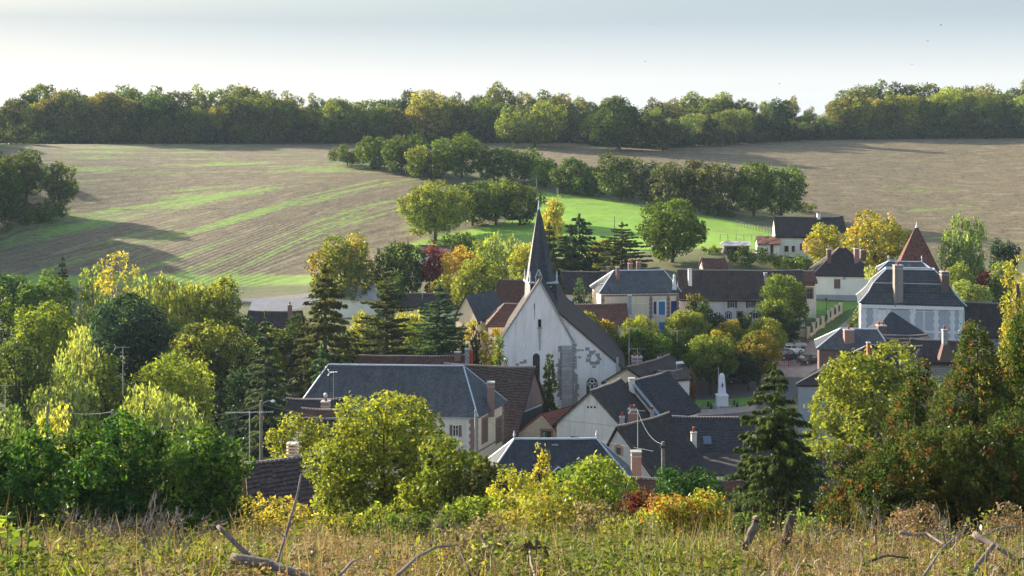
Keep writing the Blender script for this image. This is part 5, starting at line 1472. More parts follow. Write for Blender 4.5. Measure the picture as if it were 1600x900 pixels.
# ridge wood, far: copies of a few crowns, each turned and scaled
def ridge_wood():
    protos = []
    for i in range(6):
        p = plant('broad', 0, 0, 0, 18.0, 6.0 + (i % 3), 0.42, 'wood', 'lime', 0.25, 'tree', seed=900 + i, base=0.0, blobs=18 + i % 4, clump=1.25, dens=1.0)
        protos.append(p)
    edge = [(-700, 150), (-200, 148), (0, 150), (45, 128), (75, 126), (110, 138), (160, 136), (250, 134), (330, 138), (400, 142), (520, 150), (600, 150), (660, 144), (720, 136), (790, 142), (850, 146), (900, 146), (940, 152), (1000, 152), (1060, 144), (1130, 138), (1180, 150), (1205, 150), (1218, 148), (1235, 160), (1262, 172), (1285, 162), (1310, 142), (1340, 130), (1400, 136), (1440, 130), (1470, 130), (1520, 124), (1600, 126), (1900, 120), (2300, 120)]
    base = [(-700, 226), (0, 224), (400, 223), (900, 222), (935, 226), (1010, 230), (1120, 226), (1250, 217), (1600, 214), (2300, 212)]
    ex, ey = zip(*edge); bx, by = zip(*base)
    rng = np.random.default_rng(77)
    G1 = "trees of the wood along the ridge"
    labels = {0: "tree in the far ridge wood above the striped ploughed field", 1: "tree in the far ridge wood behind the middle hedge trees", 2: "tree in the ridge wood above the bare field behind the farmhouse"}
    n = 0; used = set()
    cols = ['wood', 'wood', 'mid', 'olive', 'dark', 'deep', 'fresh', 'dark', 'fresh', 'wood', 'lime']
    px = -260.0
    spots = []
    while px < 1860:
        spots.append((px, 0)); px += rng.uniform(17, 26)
    px = -260.0
    while px < 1860:
        spots.append((px, 1)); px += rng.uniform(22, 32)
    px = -250.0
    while px < 1860:
        spots.append((px, 2)); px += rng.uniform(28, 40)
    for px, row in spots:
        Y = (598, 616, 640)[row] + rng.uniform(-4, 4)
        if 1255 < px < 1280 and row == 0: continue
        top = np.interp(px, ex, ey); bot = np.interp(px, bx, by)
        x = xp(px, Y)
        if row == 0: Y0, yy = solve_ground(px, bot - rng.uniform(-0.5, 1.5), 480, 640); x, Y = Y0, yy; x = xp(px, Y)
        zb = gz(x, Y)
        ztop = zp(top, Y) + rng.normal(0, 2.0)
        H = max(6.0, ztop - zb)
        if row == 0: H *= rng.uniform(0.40, 0.74)
        elif row == 1: H *= rng.uniform(0.70, 0.98)
        k = int(rng.integers(0, 6))
        sec = 0 if px < 520 else (1 if px < 1230 else 2)
        sx = H / 18.0 * rng.uniform(0.72, 1.2)
        sx = max(sx, 0.62)
        c = cols[int(rng.integers(0, len(cols)))]
        if row == 0 and rng.uniform() < .45: c = ['lime', 'fresh', 'ochre', 'pale'][int(rng.integers(0, 4))]
        if k in used: t = copy_plant(protos[k], (x, Y, zb), rng.uniform(0, 6.28), (sx, sx, H / 18.0), c, ['lime', 'olive', 'ochre', 'fresh'][int(rng.integers(0, 4))], labels[sec], G1 + (", over the striped field", ", middle stretch", ", over the bare field")[sec])
        else:
            used.add(k); t = protos[k]; t.location = (x, Y, zb); t.scale = (sx, sx, H / 18.0); t.rotation_euler = (0, 0, 1.0); t['label'] = labels[sec]; t['group'] = G1 + (", over the striped field", ", middle stretch", ", over the bare field")[sec]
        n += 1
    # undergrowth along the wood's foot
    proto = plant('shrub', 0, 0, 0, 4.0, 3.2, 0.40, 'dark', 'mid', 0.3, 'shrub', seed=950, clump=1.1)
    first = True
    px = -150.0
    while px < 1750:
        bot = np.interp(px, bx, by)
        x, Y = solve_ground(px, bot + 1.2, 480, 640)
        s = rng.uniform(0.7, 1.9)
        if not (1010 < px < 1030):
            lab = "low dark shrub in the undergrowth along the foot of the ridge wood"
            if first: proto.location = (x, Y, gz(x, Y)); proto['label'] = lab; proto['group'] = "undergrowth shrubs of the ridge wood"; first = False
            else: copy_plant(proto, (x, Y, gz(x, Y)), rng.uniform(0, 6), (s, s, s * rng.uniform(0.8, 1.3)), ['dark', 'mid', 'deep', 'olive'][int(rng.integers(0, 4))], 'olive', lab, "undergrowth shrubs of the ridge wood")
        px += rng.uniform(9, 15)
ridge_wood()
T('broad', 968, 150, 88, solve_ground(968, 236, 480, 640)[1], 'dark', 'mid', 0.2, "big round dark tree standing forward of the ridge wood", base=0.03, leaf=0.5, blobs=22)
T('broad', 1035, 176, 60, 552, 'dark', 'olive', 0.2, "lower dark tree right beside the big round one", base=0.03, leaf=0.5)
T('broad', 835, 155, 110, 575, 'wood', 'lime', 0.4, "broad yellow-green tree swelling out of the ridge wood", base=0.05, leaf=0.5, blobs=20)
T('broad', 1219, 147, 36, 590, 'dark', 'deep', 0.1, "dark round tree at the notch in the ridge wood", base=0.05, leaf=0.5)
# hedge line across the slope
hed = "hedgerow trees across the slope"
BASE = {543: 259, 586: 264, 634: 270, 672: 278, 722: 279, 772: 281, 820: 286, 853: 293, 893: 303, 918: 306, 970: 314, 1014: 322, 1045: 327, 1085: 332, 1122: 336, 1178: 338, 1220: 339, 680: 376, 738: 352, 775: 352, 812: 352}
def HT(px, top, w, Y, c1, c2, t, lab, **kw):
    if px in BASE: Y = solve_ground(px, BASE[px], 320, 600)[1]
    kw.setdefault('base', 0.0); kw.setdefault('leaf', 0.42); w *= 1.22
    return T(kw.pop('kind', 'broad'), px, top, w, Y, c1, c2, t, lab, **kw)
for px, top, w, Y, c1, c2, t, lab in [
    (543, 224, 46, 492, 'mid', 'olive', 0.4, "small hedgerow tree at the uphill end of the row"),
    (586, 210, 54, 488, 'mid', 'fresh', 0.3, "light-topped hedgerow tree second from the uphill end"),
    (634, 208, 70, 484, 'mid', 'olive', 0.3, "wide hedgerow tree with brownish-green crown above the ploughed field"),
    (672, 226, 66, 472, 'mid', 'lime', 0.25, "low bushy hedgerow tree in front of the taller round one"),
    (722, 207, 72, 478, 'mid', 'fresh', 0.25, "tallest round crown in the uphill hedgerow"),
    (772, 226, 46, 474, 'mid', 'mid', 0.2, "narrow dark hedgerow tree right of the tallest round crown"),
    (820, 229, 64, 468, 'mid', 'mid', 0.25, "dark hedgerow tree behind the power lines above the oak group"),
    (853, 249, 36, 440, 'fresh', 'bright', 0.3, "small bright green tree beside the tiny wooden hut"),
    (893, 243, 50, 442, 'olive', 'mid', 0.4, "brownish hedgerow tree right of the tiny wooden hut"),
    (918, 256, 48, 432, 'mid', 'fresh', 0.25, "pale-topped low hedgerow tree left of the tall meadow tree"),
    (970, 233, 62, 424, 'mid', 'olive', 0.35, "tall meadow-edge tree rising highest from the middle hedge"),
    (1014, 246, 46, 426, 'deep', 'grey', 0.3, "thin greyish tree just right of the tall meadow-edge tree"),
    (1045, 250, 56, 420, 'mid', 'grey', 0.25, "dull dark hedgerow tree above the fence, with greyish crown"),
    (1085, 252, 50, 416, 'dark', 'olive', 0.2, "dark hedgerow tree between the greyish one and the brownish one"),
    (1122, 250, 58, 410, 'dark', 'ochre', 0.25, "dark brownish hedgerow tree left of the bushy bright one"),
    (1178, 250, 60, 397, 'mid', 'fresh', 0.3, "bushy bright-topped tree left half of the pair by the bare field"),
    (1220, 253, 66, 395, 'mid', 'fresh', 0.25, "bushy round tree at the corner of the bare field")]:
    HT(px, top, w, Y, c1, c2, t, lab)
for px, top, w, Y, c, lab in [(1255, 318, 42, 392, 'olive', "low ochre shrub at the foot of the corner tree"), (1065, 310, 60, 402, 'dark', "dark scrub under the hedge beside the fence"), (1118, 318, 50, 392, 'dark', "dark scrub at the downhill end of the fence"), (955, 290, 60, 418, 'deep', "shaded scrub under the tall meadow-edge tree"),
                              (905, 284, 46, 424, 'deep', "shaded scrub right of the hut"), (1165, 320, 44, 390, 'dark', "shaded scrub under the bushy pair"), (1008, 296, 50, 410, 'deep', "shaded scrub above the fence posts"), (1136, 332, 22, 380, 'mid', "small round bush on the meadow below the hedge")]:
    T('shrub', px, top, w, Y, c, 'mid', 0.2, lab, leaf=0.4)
# oak group on the meadow corner
for px, top, w, Y, c1, t, lab, b in [(680, 276, 92, 372, 'mid', 0.45, "big spreading oak at the corner of ploughed field and meadow", 0.16), (738, 283, 62, 376, 'mid', 0.2, "dark oak between the spreading one and the rounded ones", 0.14), (775, 279, 60, 374, 'mid', 0.25, "rounded dark oak in the meadow group", 0.14), (812, 281, 56, 372, 'dark', 0.2, "dark oak at the meadow end of the group, just above the spire", 0.14)]:
    HT(px, top, w, Y, c1, 'lime', t, lab, base=b * 0.3, leaf=0.36, blobs=20)
# left hillside trees
for px, top, w, Y, c1, lab in [(-40, 225, 100, 425, 'mid', "hillside tree half out of frame"), (2, 250, 60, 432, 'fresh', "hazy bushy tree on the bank above the shaded field"), (42, 232, 54, 434, 'mid', "tallest hazy tree on the bank above the shaded field"), (95, 253, 40, 426, 'fresh', "smaller tree standing at the end of the bank"), (-90, 205, 130, 420, 'mid', "bank tree outside the picture edge"), (-160, 195, 140, 420, 'mid', "further bank tree outside the picture edge")]:
    HT(px, top, w, Y, c1, 'olive', 0.3, lab, base=0.1, leaf=0.42)
for px, top, w, Y, lab in [(0, 300, 110, 412, "hazy scrub on the left bank under the trees"), (45, 318, 90, 405, "lower hazy scrub sloping to the shaded field"), (-60, 300, 110, 405, "scrub outside the picture edge"), (-20, 340, 90, 385, "scrub at the foot of the left bank"), (80, 308, 50, 414, "scrub under the smaller bank tree")]:
    T('shrub', px, top, w, Y, 'mid', 'olive', 0.3, lab, leaf=0.42)
for i, (px, top, w, Y) in enumerate([(-240, 150, 150, 410), (-90, 190, 130, 385), (-170, 165, 140, 385), (-20, 235, 80, 400), (-250, 150, 150, 385), (-70, 235, 110, 365), (-150, 200, 130, 360), (-320, 140, 160, 400)]):
    HT(px, top, w, Y, 'mid', 'olive', 0.3, "shade tree of the left wood, mostly beyond the picture's edge", group="left wood beyond the frame")
# ---- middle distance
T('broad', 540, 366, 102, 288, 'fresh', 'gold', 0.13, "big round olive tree turning orange in front of the field", leaf=0.32, base=0.05, blobs=24)
T('broad', 626, 374, 84, 290, 'dark', 'lime', 0.15, "dark green round tree with yellowish top beside the orange-tinged one", leaf=0.32, base=0.05, blobs=22, turntop=1.2)
T('poplar', 678, 374, 32, 286, 'red', 'purple', 0.4, "narrow red-leaved tree beside the golden-yellow one", leaf=0.28, base=0.05)
T('broad', 716, 384, 62, 285, 'gold', 'yellow', 0.5, "bright golden-yellow tree in front of a pinkish roof", leaf=0.28, base=0.1)
T('broad', 700, 424, 48, 270, 'ochre', 'lime', 0.5, "ochre-yellow tree below the golden one", leaf=0.28, base=0.05)
T('broad', 754, 400, 86, 262, 'fresh', 'lime', 0.3, "large fresh-green tree left of the spire", leaf=0.30, base=0.06, blobs=22)
T('birch', 768, 358, 48, 296, 'pale', 'lime', 0.3, "pale grey-green birch left of the spire", leaf=0.28)
T('birch', 800, 362, 40, 292, 'pale', 'willow', 0.3, "pale birch with bare whitish trunk showing", leaf=0.28, gaps=0.5)
T('broad', 822, 378, 54, 284, 'lime', 'yellow', 0.3, "yellow-green tree touching the spire", leaf=0.28, base=0.05)
T('shrub', 716, 360, 62, 318, 'fresh', 'mid', 0.3, "rounded green bush at the meadow foot above the golden tree", leaf=0.3)
T('shrub', 668, 388, 40, 318, 'mid', 'lime', 0.3, "bush at the end of the field fence", leaf=0.3) if False else None
T('shrub', 760, 372, 50, 312, 'fresh', 'lime', 0.3, "green bush at the meadow foot right of the rounded one", leaf=0.3)
T('poplar', 865, 305, 34, 332, 'lime', 'yellow', 0.6, "yellow-green poplar standing alone on the meadow", leaf=0.28)
T('spruce', 858, 350, 50, 272, 'needle', 'pine', 0.2, "dark spruce close behind the right side of the spire", leaf=0.42, irregular=0.3)
T('cedar', 905, 338, 70, 275, 'needle', 'bluegreen', 0.2, "large drooping dark cedar right of the spire", leaf=0.46, droop=0.4, hang=0.7, irregular=0.35)
T('pine', 884, 372, 50, 270, 'pine', 'olive', 0.2, "shaggy pine between the spire and the large cedar", leaf=0.44)
T('pine', 972, 350, 66, 286, 'pine', 'olive', 0.3, "olive pine left of the tall broad green tree", leaf=0.44)
T('shrub', 938, 372, 40, 292, 'lime', 'ochre', 0.4, "yellowish bush between cedar and olive pine", leaf=0.3)
T('broad', 1050, 309, 100, 290, 'mid', 'fresh', 0.25, "tall broad green tree above the villa roof", leaf=0.32, base=0.03, blobs=26)
T('thuja', 905, 436, 26, 249, 'bluegreen', 'fresh', 0.25, "small pale-green cone shrub behind the long red-brown roof", leaf=0.24)
T('shrub', 922, 455, 24, 247, 'fresh', 'lime', 0.3, "light green bush beside the pale-green cone shrub", leaf=0.24)
T('spruce', 862, 395, 46, 250, 'needle', 'olive', 0.2, "lower dark spruce behind the church roof", leaf=0.4)
T('shrub', 1172, 384, 76, 285, 'mid', 'olive', 0.3, "orchard tree below the farmhouse", leaf=0.28)
T('shrub', 1238, 397, 66, 284, 'fresh', 'mid', 0.3, "light green orchard tree right of the darker one", leaf=0.28)
T('shrub', 1112, 384, 34, 298, 'fresh', 'lime', 0.3, "pale garden bush left of the open shed", leaf=0.28)
T('broad', 1292, 347, 64, 289, 'lime', 'gold', 0.3, "yellow-orange tree hiding the farmhouse's right end", leaf=0.30, base=0.08, gaps=0.15)
T('broad', 1368, 328, 104, 281, 'lime', 'gold', 0.22, "wide yellow-green walnut behind the cream hipped house", leaf=0.34, base=0.08, gaps=0.15, blobs=20)
T('birch', 1506, 328, 70, 276, 'pale', 'fresh', 0.3, "tall grey-green birch right of the red pyramid roof", leaf=0.28, droop=1.8, gaps=0.15, base=0.04)
T('broad', 1570, 370, 44, 292, 'deep', 'dark', 0.2, "small dark round tree at the field edge", leaf=0.3, base=0.06)
T('shrub', 1497, 407, 44, 262, 'bright', 'lime', 0.3, "bright green bush right of the red pyramid roof", leaf=0.26)
T('shrub', 1548, 418, 44, 262, 'purple', 'red', 0.35, "dark purple-red shrub beside the yellow poplar", leaf=0.26)
T('shrub', 1516, 432, 58, 248, 'pale', 'lime', 0.3, "pale green shrub above the wing roof", leaf=0.26)
T('shrub', 1565, 410, 40, 258, 'fresh', 'pale', 0.3, "light shrub behind the purple one", leaf=0.26)
T('birch', 1362, 405, 40, 236, 'pale', 'willow', 0.3, "pale feathery tree against the left corner of the mansard house", leaf=0.24, base=0.0)
T('shrub', 1345, 470, 40, 232, 'pale', 'fresh', 0.3, "pale shrub below the feathery tree by the lane", leaf=0.24)
T('round', 1223, 428, 70, 244, 'mid', 'lime', 0.35, "clipped round tree in front of the long white house", leaf=0.20, base=0.12, blobs=46, clump=0.6, dens=1.25)
T('shrub', 1085, 450, 28, 248, 'dark', 'ochre', 0.3, "dark shrub against the villa's right corner", leaf=0.24)
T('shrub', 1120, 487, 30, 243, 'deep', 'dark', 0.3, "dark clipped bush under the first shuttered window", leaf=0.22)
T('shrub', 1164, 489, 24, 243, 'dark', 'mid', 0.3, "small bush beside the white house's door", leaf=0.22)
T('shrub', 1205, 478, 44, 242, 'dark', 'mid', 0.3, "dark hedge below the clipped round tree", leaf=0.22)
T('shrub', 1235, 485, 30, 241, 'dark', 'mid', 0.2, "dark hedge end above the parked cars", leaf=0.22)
T('shrub', 1098, 470, 34, 244, 'dark', 'fresh', 0.3, "dark shrub between villa and white house", leaf=0.22)
# pollarded limes round the square
sq = "clipped lime trees of the village square"
for px, top, w, Y, c1, c2, t, lab in [
    (916, 487, 46, 226, 'fresh', 'lime', 0.45, "small yellow-topped clipped lime nearest the church roof"),
    (940, 500, 56, 222, 'fresh', 'gold', 0.15, "golden clipped lime just right of the church roof slope"),
    (1000, 492, 56, 226, 'fresh', 'lime', 0.4, "yellow-green clipped lime left of the big round pair"),
    (1008, 512, 80, 217, 'mid', 'fresh', 0.25, "wide shaded clipped lime behind the tall antennas"),
    (1075, 486, 70, 229, 'mid', 'lime', 0.4, "large dome-shaped clipped lime below the villa corner"),
    (1050, 520, 46, 222, 'mid', 'fresh', 0.2, "shaded clipped lime between the dome and the monument lime"),
    (1142, 500, 48, 227, 'fresh', 'gold', 0.15, "orange-topped clipped lime in front of the white house"),
    (1120, 516, 66, 223, 'fresh', 'gold', 0.17, "orange-tinged clipped lime behind the monument lime"),
    (1110, 523, 80, 217, 'mid', 'lime', 0.35, "largest clipped lime, right behind the white monument"),
    (1197, 497, 56, 228, 'fresh', 'lime', 0.45, "light green clipped lime beside the parked cars"),
    (1184, 517, 62, 219, 'fresh', 'gold', 0.12, "round clipped lime with a gold rim next to the monument lime"),
    (1170, 550, 42, 218, 'dark', 'mid', 0.2, "low shaded clipped lime right of the monument")]:
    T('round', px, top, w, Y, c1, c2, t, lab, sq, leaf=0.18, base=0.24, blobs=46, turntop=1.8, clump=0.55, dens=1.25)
# around the church
T('cypress', 858, 556, 34, 187, 'dark', 'mid', 0.3, "slim dark cypress in front of the church wall", leaf=0.16, shape='cone', base=0.0, blobs=26, clump=0.4)
T('thuja', 780, 527, 40, 186, 'fresh', 'mid', 0.3, "light green cone conifer at the church's left corner", leaf=0.18)
T('cypress', 744, 500, 24, 214, 'deep', 'dark', 0.2, "dark columnar cypress left of the church", leaf=0.2, clump=0.5)
T('cypress', 722, 505, 22, 216, 'deep', 'dark', 0.2, "second dark columnar cypress beside the first", leaf=0.2, clump=0.5)
T('shrub', 768, 495, 38, 213, 'lime', 'gold', 0.22, "yellow-topped shrub between cypress and church gable", leaf=0.2)
T('shrub', 735, 498, 30, 224, 'lime', 'gold', 0.22, "yellow garden bush below the buff gable", leaf=0.2)
T('spruce', 508, 415, 118, 190, 'needle_olive', 'olive', 0.3, "tall olive spruce with drooping ragged boughs", leaf=0.34, irregular=0.28, droop=0.5, per=9, hang=0.9, taper=0.66, dens=2.4, levels=28)
T('pine', 604, 414, 92, 206, 'pine', 'olive', 0.25, "tall dark pine with a straight trunk behind the slate roof", leaf=0.42, irregular=0.4, taper=0.6)
T('pine', 686, 448, 84, 214, 'bluegreen', 'pine', 0.3, "grey-green pine nearest the church", leaf=0.42, taper=0.55)
T('cedar', 502, 540, 62, 176, 'bluegreen', 'fresh', 0.3, "small light blue-green cedar behind the slate roof's left hip", leaf=0.34)
T('broad', 570, 480, 64, 226, 'lime', 'willow', 0.4, "yellow-green tree between the spruce and the dark pine", leaf=0.26, base=0.02)
T('willow', 640, 470, 66, 232, 'lime', 'yellow', 0.4, "yellowish weeping tree between the two pines", leaf=0.26, base=0.02)
T('broad', 612, 420, 46, 262, 'mid', 'olive', 0.3, "dull green tree behind the dark pine", leaf=0.28)
T('broad', 650, 500, 50, 222, 'mid', 'lime', 0.3, "green garden tree at the foot of the grey-green pine", leaf=0.24, base=0.02)
T('broad', 545, 505, 60, 215, 'dark', 'olive', 0.3, "shaded tree at the foot of the tall spruce", leaf=0.24, base=0.02)
T('broad', 470, 480, 60, 222, 'dark', 'olive', 0.3, "dark tree left behind the tall spruce", leaf=0.24, base=0.02)
# ---- left grove
for kind, px, top, w, Y, c1, c2, t, lab, kw in [
    ('broad', 12, 414, 74, 246, 'mid', 'bluegreen', 0.4, "hazy grey-green tree at the picture's left edge", {}),
    ('broad', 70, 418, 86, 242, 'mid', 'fresh', 0.3, "mid-green tree behind the walnut in the grove", {}),
    ('spruce', 98, 401, 34, 250, 'needle', 'pine', 0.2, "small dark conifer tip at the back of the grove", {}),
    ('birch', 146, 406, 58, 246, 'pale', 'fresh', 0.3, "pale grey-green tree left of the airy yellow one", {}),
    ('airy', 183, 388, 70, 236, 'yellow', 'willow', 0.4, "airy yellow tree with bare upright twigs, tallest of the grove", {'clump': 0.8}),
    ('willow', 248, 402, 104, 230, 'willow', 'lime', 0.4, "feathery yellow-green tree against the shaded field", {}),
    ('willow', 300, 425, 60, 228, 'willow', 'lime', 0.3, "light feathery tree right of the yellow one", {}),
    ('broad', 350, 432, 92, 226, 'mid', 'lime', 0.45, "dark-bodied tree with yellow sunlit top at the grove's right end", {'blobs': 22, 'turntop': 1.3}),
    ('broad', 62, 464, 116, 195, 'fresh', 'lime', 0.45, "broad layered yellow-green walnut in the grove", {'blobs': 24, 'base': 0.05}),
    ('broad', 205, 452, 150, 206, 'deep', 'bluegreen', 0.35, "large dark bluish tree in the middle of the grove", {'blobs': 28, 'base': 0.02}),
    ('broad', 325, 488, 140, 194, 'dark', 'lime', 0.25, "big dark tree with yellow-green shoulder right of the bluish one", {'blobs': 26, 'base': 0.02, 'turntop': 1.2}),
    ('willow', 126, 486, 88, 172, 'pale', 'willow', 0.35, "tall pale weeping birch in the grove", {'gaps': 0.25}),
    ('birch', 104, 556, 100, 163, 'pale', 'fresh', 0.35, "lower pale green birch below the weeping one", {}),
    ('broad', 268, 548, 130, 168, 'fresh', 'lime', 0.35, "bright yellow-green tree at the grove's lower right", {'blobs': 24, 'base': 0.02}),
    ('willow', 242, 578, 130, 150, 'willow', 'pale', 0.4, "bushy straw-yellow willow behind the big laurel hedge", {}),
    ('broad', 30, 515, 90, 170, 'dark', 'fresh', 0.3, "shaded green tree at the left edge below the walnut", {'base': 0.02}),
    ('willow', 20, 612, 56, 140, 'mid', 'pale', 0.3, "dull weeping bush behind the hedge at the left edge", {}),
    ('willow', 80, 612, 80, 143, 'willow', 'yellow', 0.4, "pale yellow bush behind the laurel hedge", {}),
    ('broad', -40, 430, 100, 215, 'mid', 'fresh', 0.3, "grove tree just outside the frame", {}),
    ('broad', 165, 560, 90, 168, 'mid', 'lime', 0.3, "mid-green tree between the weeping birch and the yellow willow", {'base': 0.02}),
    ('broad', 390, 560, 90, 180, 'deep', 'dark', 0.2, "deep shaded tree behind the blue spruce", {'base': 0.02}),
    ('broad', 430, 505, 80, 225, 'mid', 'lime', 0.3, "green tree hiding the wall of the brown-roofed house", {'base': 0.0}),
    ('broad', 398, 515, 70, 215, 'dark', 'mid', 0.3, "shaded tree between the grove and the tall spruce", {'base': 0.0}),
    ('broad', 20, 470, 70, 205, 'fresh', 'mid', 0.3, "light tree left of the walnut", {'base': 0.02})]:
    T(kind, px, top, w, Y, c1, c2, t, lab, leaf=0.27 * Y / 220 + 0.02, **kw)
T('spruce', 415, 490, 112, 132, 'bluegreen', 'brown', 0.2, "dark blue spruce with brownish cones at the grove's right", leaf=0.26, irregular=0.22, droop=0.45, hang=0.6, per=11, dens=2.6, levels=26, taper=0.75)
# ---- nearer trees on the slope
hg = "laurel shrubs of the big hedge"
for px, top, w, Y, lab in [(-30, 655, 130, 71, "laurel clump at the hedge's left end"), (50, 662, 120, 70, "second laurel clump, behind the bramble leaves"), (120, 650, 120, 74, "third laurel clump, under the pale yellow bush"), (190, 645, 130, 72, "tallest laurel clump, in the middle of the hedge"), (258, 652, 120, 74, "laurel clump behind the tallest dead shrub"), (315, 660, 110, 70, "laurel clump nearer the hedge's right end"), (352, 682, 84, 72, "lowest laurel clump ending the hedge on the right")]:
    T('hedge', px, top, w, Y, 'laurel', 'bright', 0.25, lab, hg, leaf=0.135, blobs=24, clump=0.42, elong=1.9, turntop=0.4)
T('broad', 462, 640, 112, 119, 'fresh', 'lime', 0.5, "round yellow-green tree behind the near cottage roof", leaf=0.17, base=0.0, blobs=26, turntop=0.8)
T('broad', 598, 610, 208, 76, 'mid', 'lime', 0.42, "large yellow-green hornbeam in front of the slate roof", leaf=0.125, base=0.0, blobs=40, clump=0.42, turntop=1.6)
T('broad', 702, 668, 140, 70, 'mid', 'lime', 0.25, "darker bush leaning on the right of the large hornbeam", leaf=0.125, base=0.0, blobs=24, clump=0.42, turntop=1.4)
T('shrub', 765, 716, 90, 68, 'dark', 'ochre', 0.2, "dark bramble thicket below the slate hip roof", leaf=0.12, blobs=18, clump=0.4)
T('poplar', 842, 690, 46, 62, 'lime', 'yellow', 0.4, "slender light-green sapling in front of the slate hip roof", leaf=0.10, gaps=0.3, clump=0.3)
T('shrub', 800, 718, 80, 60, 'lime', 'yellow', 0.35, "yellowish bush left of the slender sapling", leaf=0.10, gaps=0.2, clump=0.35)
T('shrub', 925, 716, 150, 76, 'bright', 'lime', 0.4, "bright green bush above the orange-red shrubs", leaf=0.12, blobs=24, clump=0.38)
T('shrub', 1080, 722, 120, 96, 'laurel', 'mid', 0.2, "dark ivy bush at the foot of the wooden pole", leaf=0.14, blobs=18)
T('shrub', 1000, 760, 76, 56, 'purple', 'rust', 0.4, "dark red sumac shrub", leaf=0.085, clump=0.32)
T('shrub', 1050, 770, 90, 54, 'lime', 'orange', 0.16, "orange-ochre shrub right of the dark red one", leaf=0.085, clump=0.32, patchy=True, turntop=0.9)
T('shrub', 1105, 760, 80, 55, 'lime', 'orange', 0.18, "yellow-orange shrub below the tile ridge", leaf=0.085, clump=0.32, patchy=True, turntop=0.9)
T('shrub', 940, 785, 110, 46, 'olive', 'straw', 0.4, "dry olive bush in the weeds", leaf=0.07, gaps=0.3, clump=0.3)
T('shrub', 850, 770, 110, 48, 'lime', 'ochre', 0.4, "yellow-green weed bush below the sapling", leaf=0.075, gaps=0.2, clump=0.3)
T('shrub', 452, 768, 84, 62, 'lime', 'yellow', 0.45, "thin yellow-leaved bush in front of the cottage roof", leaf=0.10, gaps=0.45, clump=0.32)
T('shrub', 396, 772, 50, 58, 'olive', 'yellow', 0.4, "thin olive bush beside the laurel hedge's end", leaf=0.09, gaps=0.4, clump=0.32)
T('shrub', 520, 800, 110, 50, 'fresh', 'yellow', 0.35, "low yellowish bush at the hornbeam's foot", leaf=0.08, gaps=0.2, clump=0.3)
T('shrub', 640, 800, 130, 52, 'dark', 'fresh', 0.25, "low dark bush at the hornbeam's foot", leaf=0.085, clump=0.32)
T('spruce', 1210, 572, 165, 84, 'needle', 'fresh', 0.25, "tall dark fir in front of the square", leaf=0.16, irregular=0.30, droop=0.36, per=10, hang=0.9, taper=0.66, dens=2.0, levels=26, needlew=0.42)
T('broad', 1375, 530, 226, 112, 'fresh', 'lime', 0.35, "wide sunlit sycamore covering the roofs on the right", leaf=0.22, base=0.02, blobs=40, clump=0.75, turntop=0.5)
T('poplar', 1590, 388, 96, 150, 'yellow', 'lime', 0.5, "tall yellow poplar at the right edge", leaf=0.20, blobs=24)
for px, top, w, Y, lab, t in [(1345, 688, 130, 57, "low rusty thuja bush nearest the fir", 0.20), (1432, 572, 120, 60, "thin browning thuja with a bare dead stem", 0.17), (1400, 690, 150, 55, "lower thuja filling the gap beside the rusty one", 0.16), (1520, 515, 180, 57, "tall dense thuja, darkest of the row", 0.08), (1605, 490, 150, 58, "tall thuja cut by the right edge of the photo", 0.10), (1480, 650, 170, 54, "lower thuja in front of the tall dense one", 0.12), (1570, 640, 170, 53, "low thuja filling the right corner", 0.12)]:
    T('thuja', px, top, w, Y, 'thuja', 'rust', t, lab, "browning thujas on the right", leaf=0.068, clump=0.34, blobs=34, gaps=0.08, turntop=-0.3, shape='round' if w > 125 and top > 600 else 'cone')

for px, top, w, Y, c1, c2, t, lab, g in [(735, 770, 120, 55, 'mid', 'lime', .3, "dull green thicket between hornbeam bush and weeds", .15), (600, 780, 90, 56, 'fresh', 'lime', .3, "yellow-green sucker growth under the hornbeam", .2), (1165, 800, 90, 44, 'dark', 'fresh', .25, "dark bramble mound at the fir's foot", .15), (880, 745, 120, 57, 'fresh', 'lime', .4, "light green thicket in front of the bright green bush", .15),
                              (990, 800, 120, 44, 'olive', 'lime', .35, "olive weed mound below the red sumac", .2), (790, 800, 110, 44, 'lime', 'ochre', .3, "pale yellow-green weed mound in the middle of the bank's edge", .25), (1260, 800, 70, 46, 'fresh', 'pale', .3, "light bramble mound by the dark stump", .2), (480, 820, 80, 42, 'olive', 'lime', .3, "olive weed mound behind the cut log", .25)]:
    T('shrub', px, top, w, Y, c1, c2, t, lab, leaf=0.0016 * Y, gaps=g, clump=0.3)
# ---------------------------------------------------------------- lane, square, lawn
def G(px, py, y0=200.0, y1=320.0): return solve_ground(px, py, y0, y1)
M['lawn'] = mat_plain("mown_grass", (0.17, 0.30, 0.055), 0.95, 0.1, 0.25, 1.5, bump=0.3)
M['verge'] = mat_plain("verge_grass", (0.10, 0.15, 0.04), 0.95, 0.1, 0.35, 1.2, bump=0.3)
strip("lane", [(xp(1215, 226), 226), G(1250, 566), G(1285, 540), G(1322, 508), G(1345, 490), G(1352, 478)], [9, 8, 6, 5, 4.5, 4], M['gravel_pave'], 0.06)
patch("square_pavement", [(xp(1060, 200), 200), (xp(1215, 196), 196), (xp(1265, 226), 226), (xp(1245, 243), 243), (xp(1150, 243), 243), (xp(1060, 236), 236)], M['asphalt'], 0.05)
patch("monument_lawn", [(xp(1085, 208.5), 208.5), (xp(1175, 208.5), 208.5), (xp(1178, 214), 214), (xp(1085, 214), 214)], M['lawn'], 0.11)
patch("monument_path", [(xp(1082, 202), 202), (xp(1180, 202), 202), (xp(1184, 207.8), 207.8), (xp(1080, 207.8), 207.8)], M['gravel_pave'], 0.10)
patch("front_lawn", [G(1257, 502), G(1318, 488), G(1347, 476), (xp(1345, 266.5), 266.5), (xp(1258, 266.5), 266.5)], M['lawn'], 0.08)
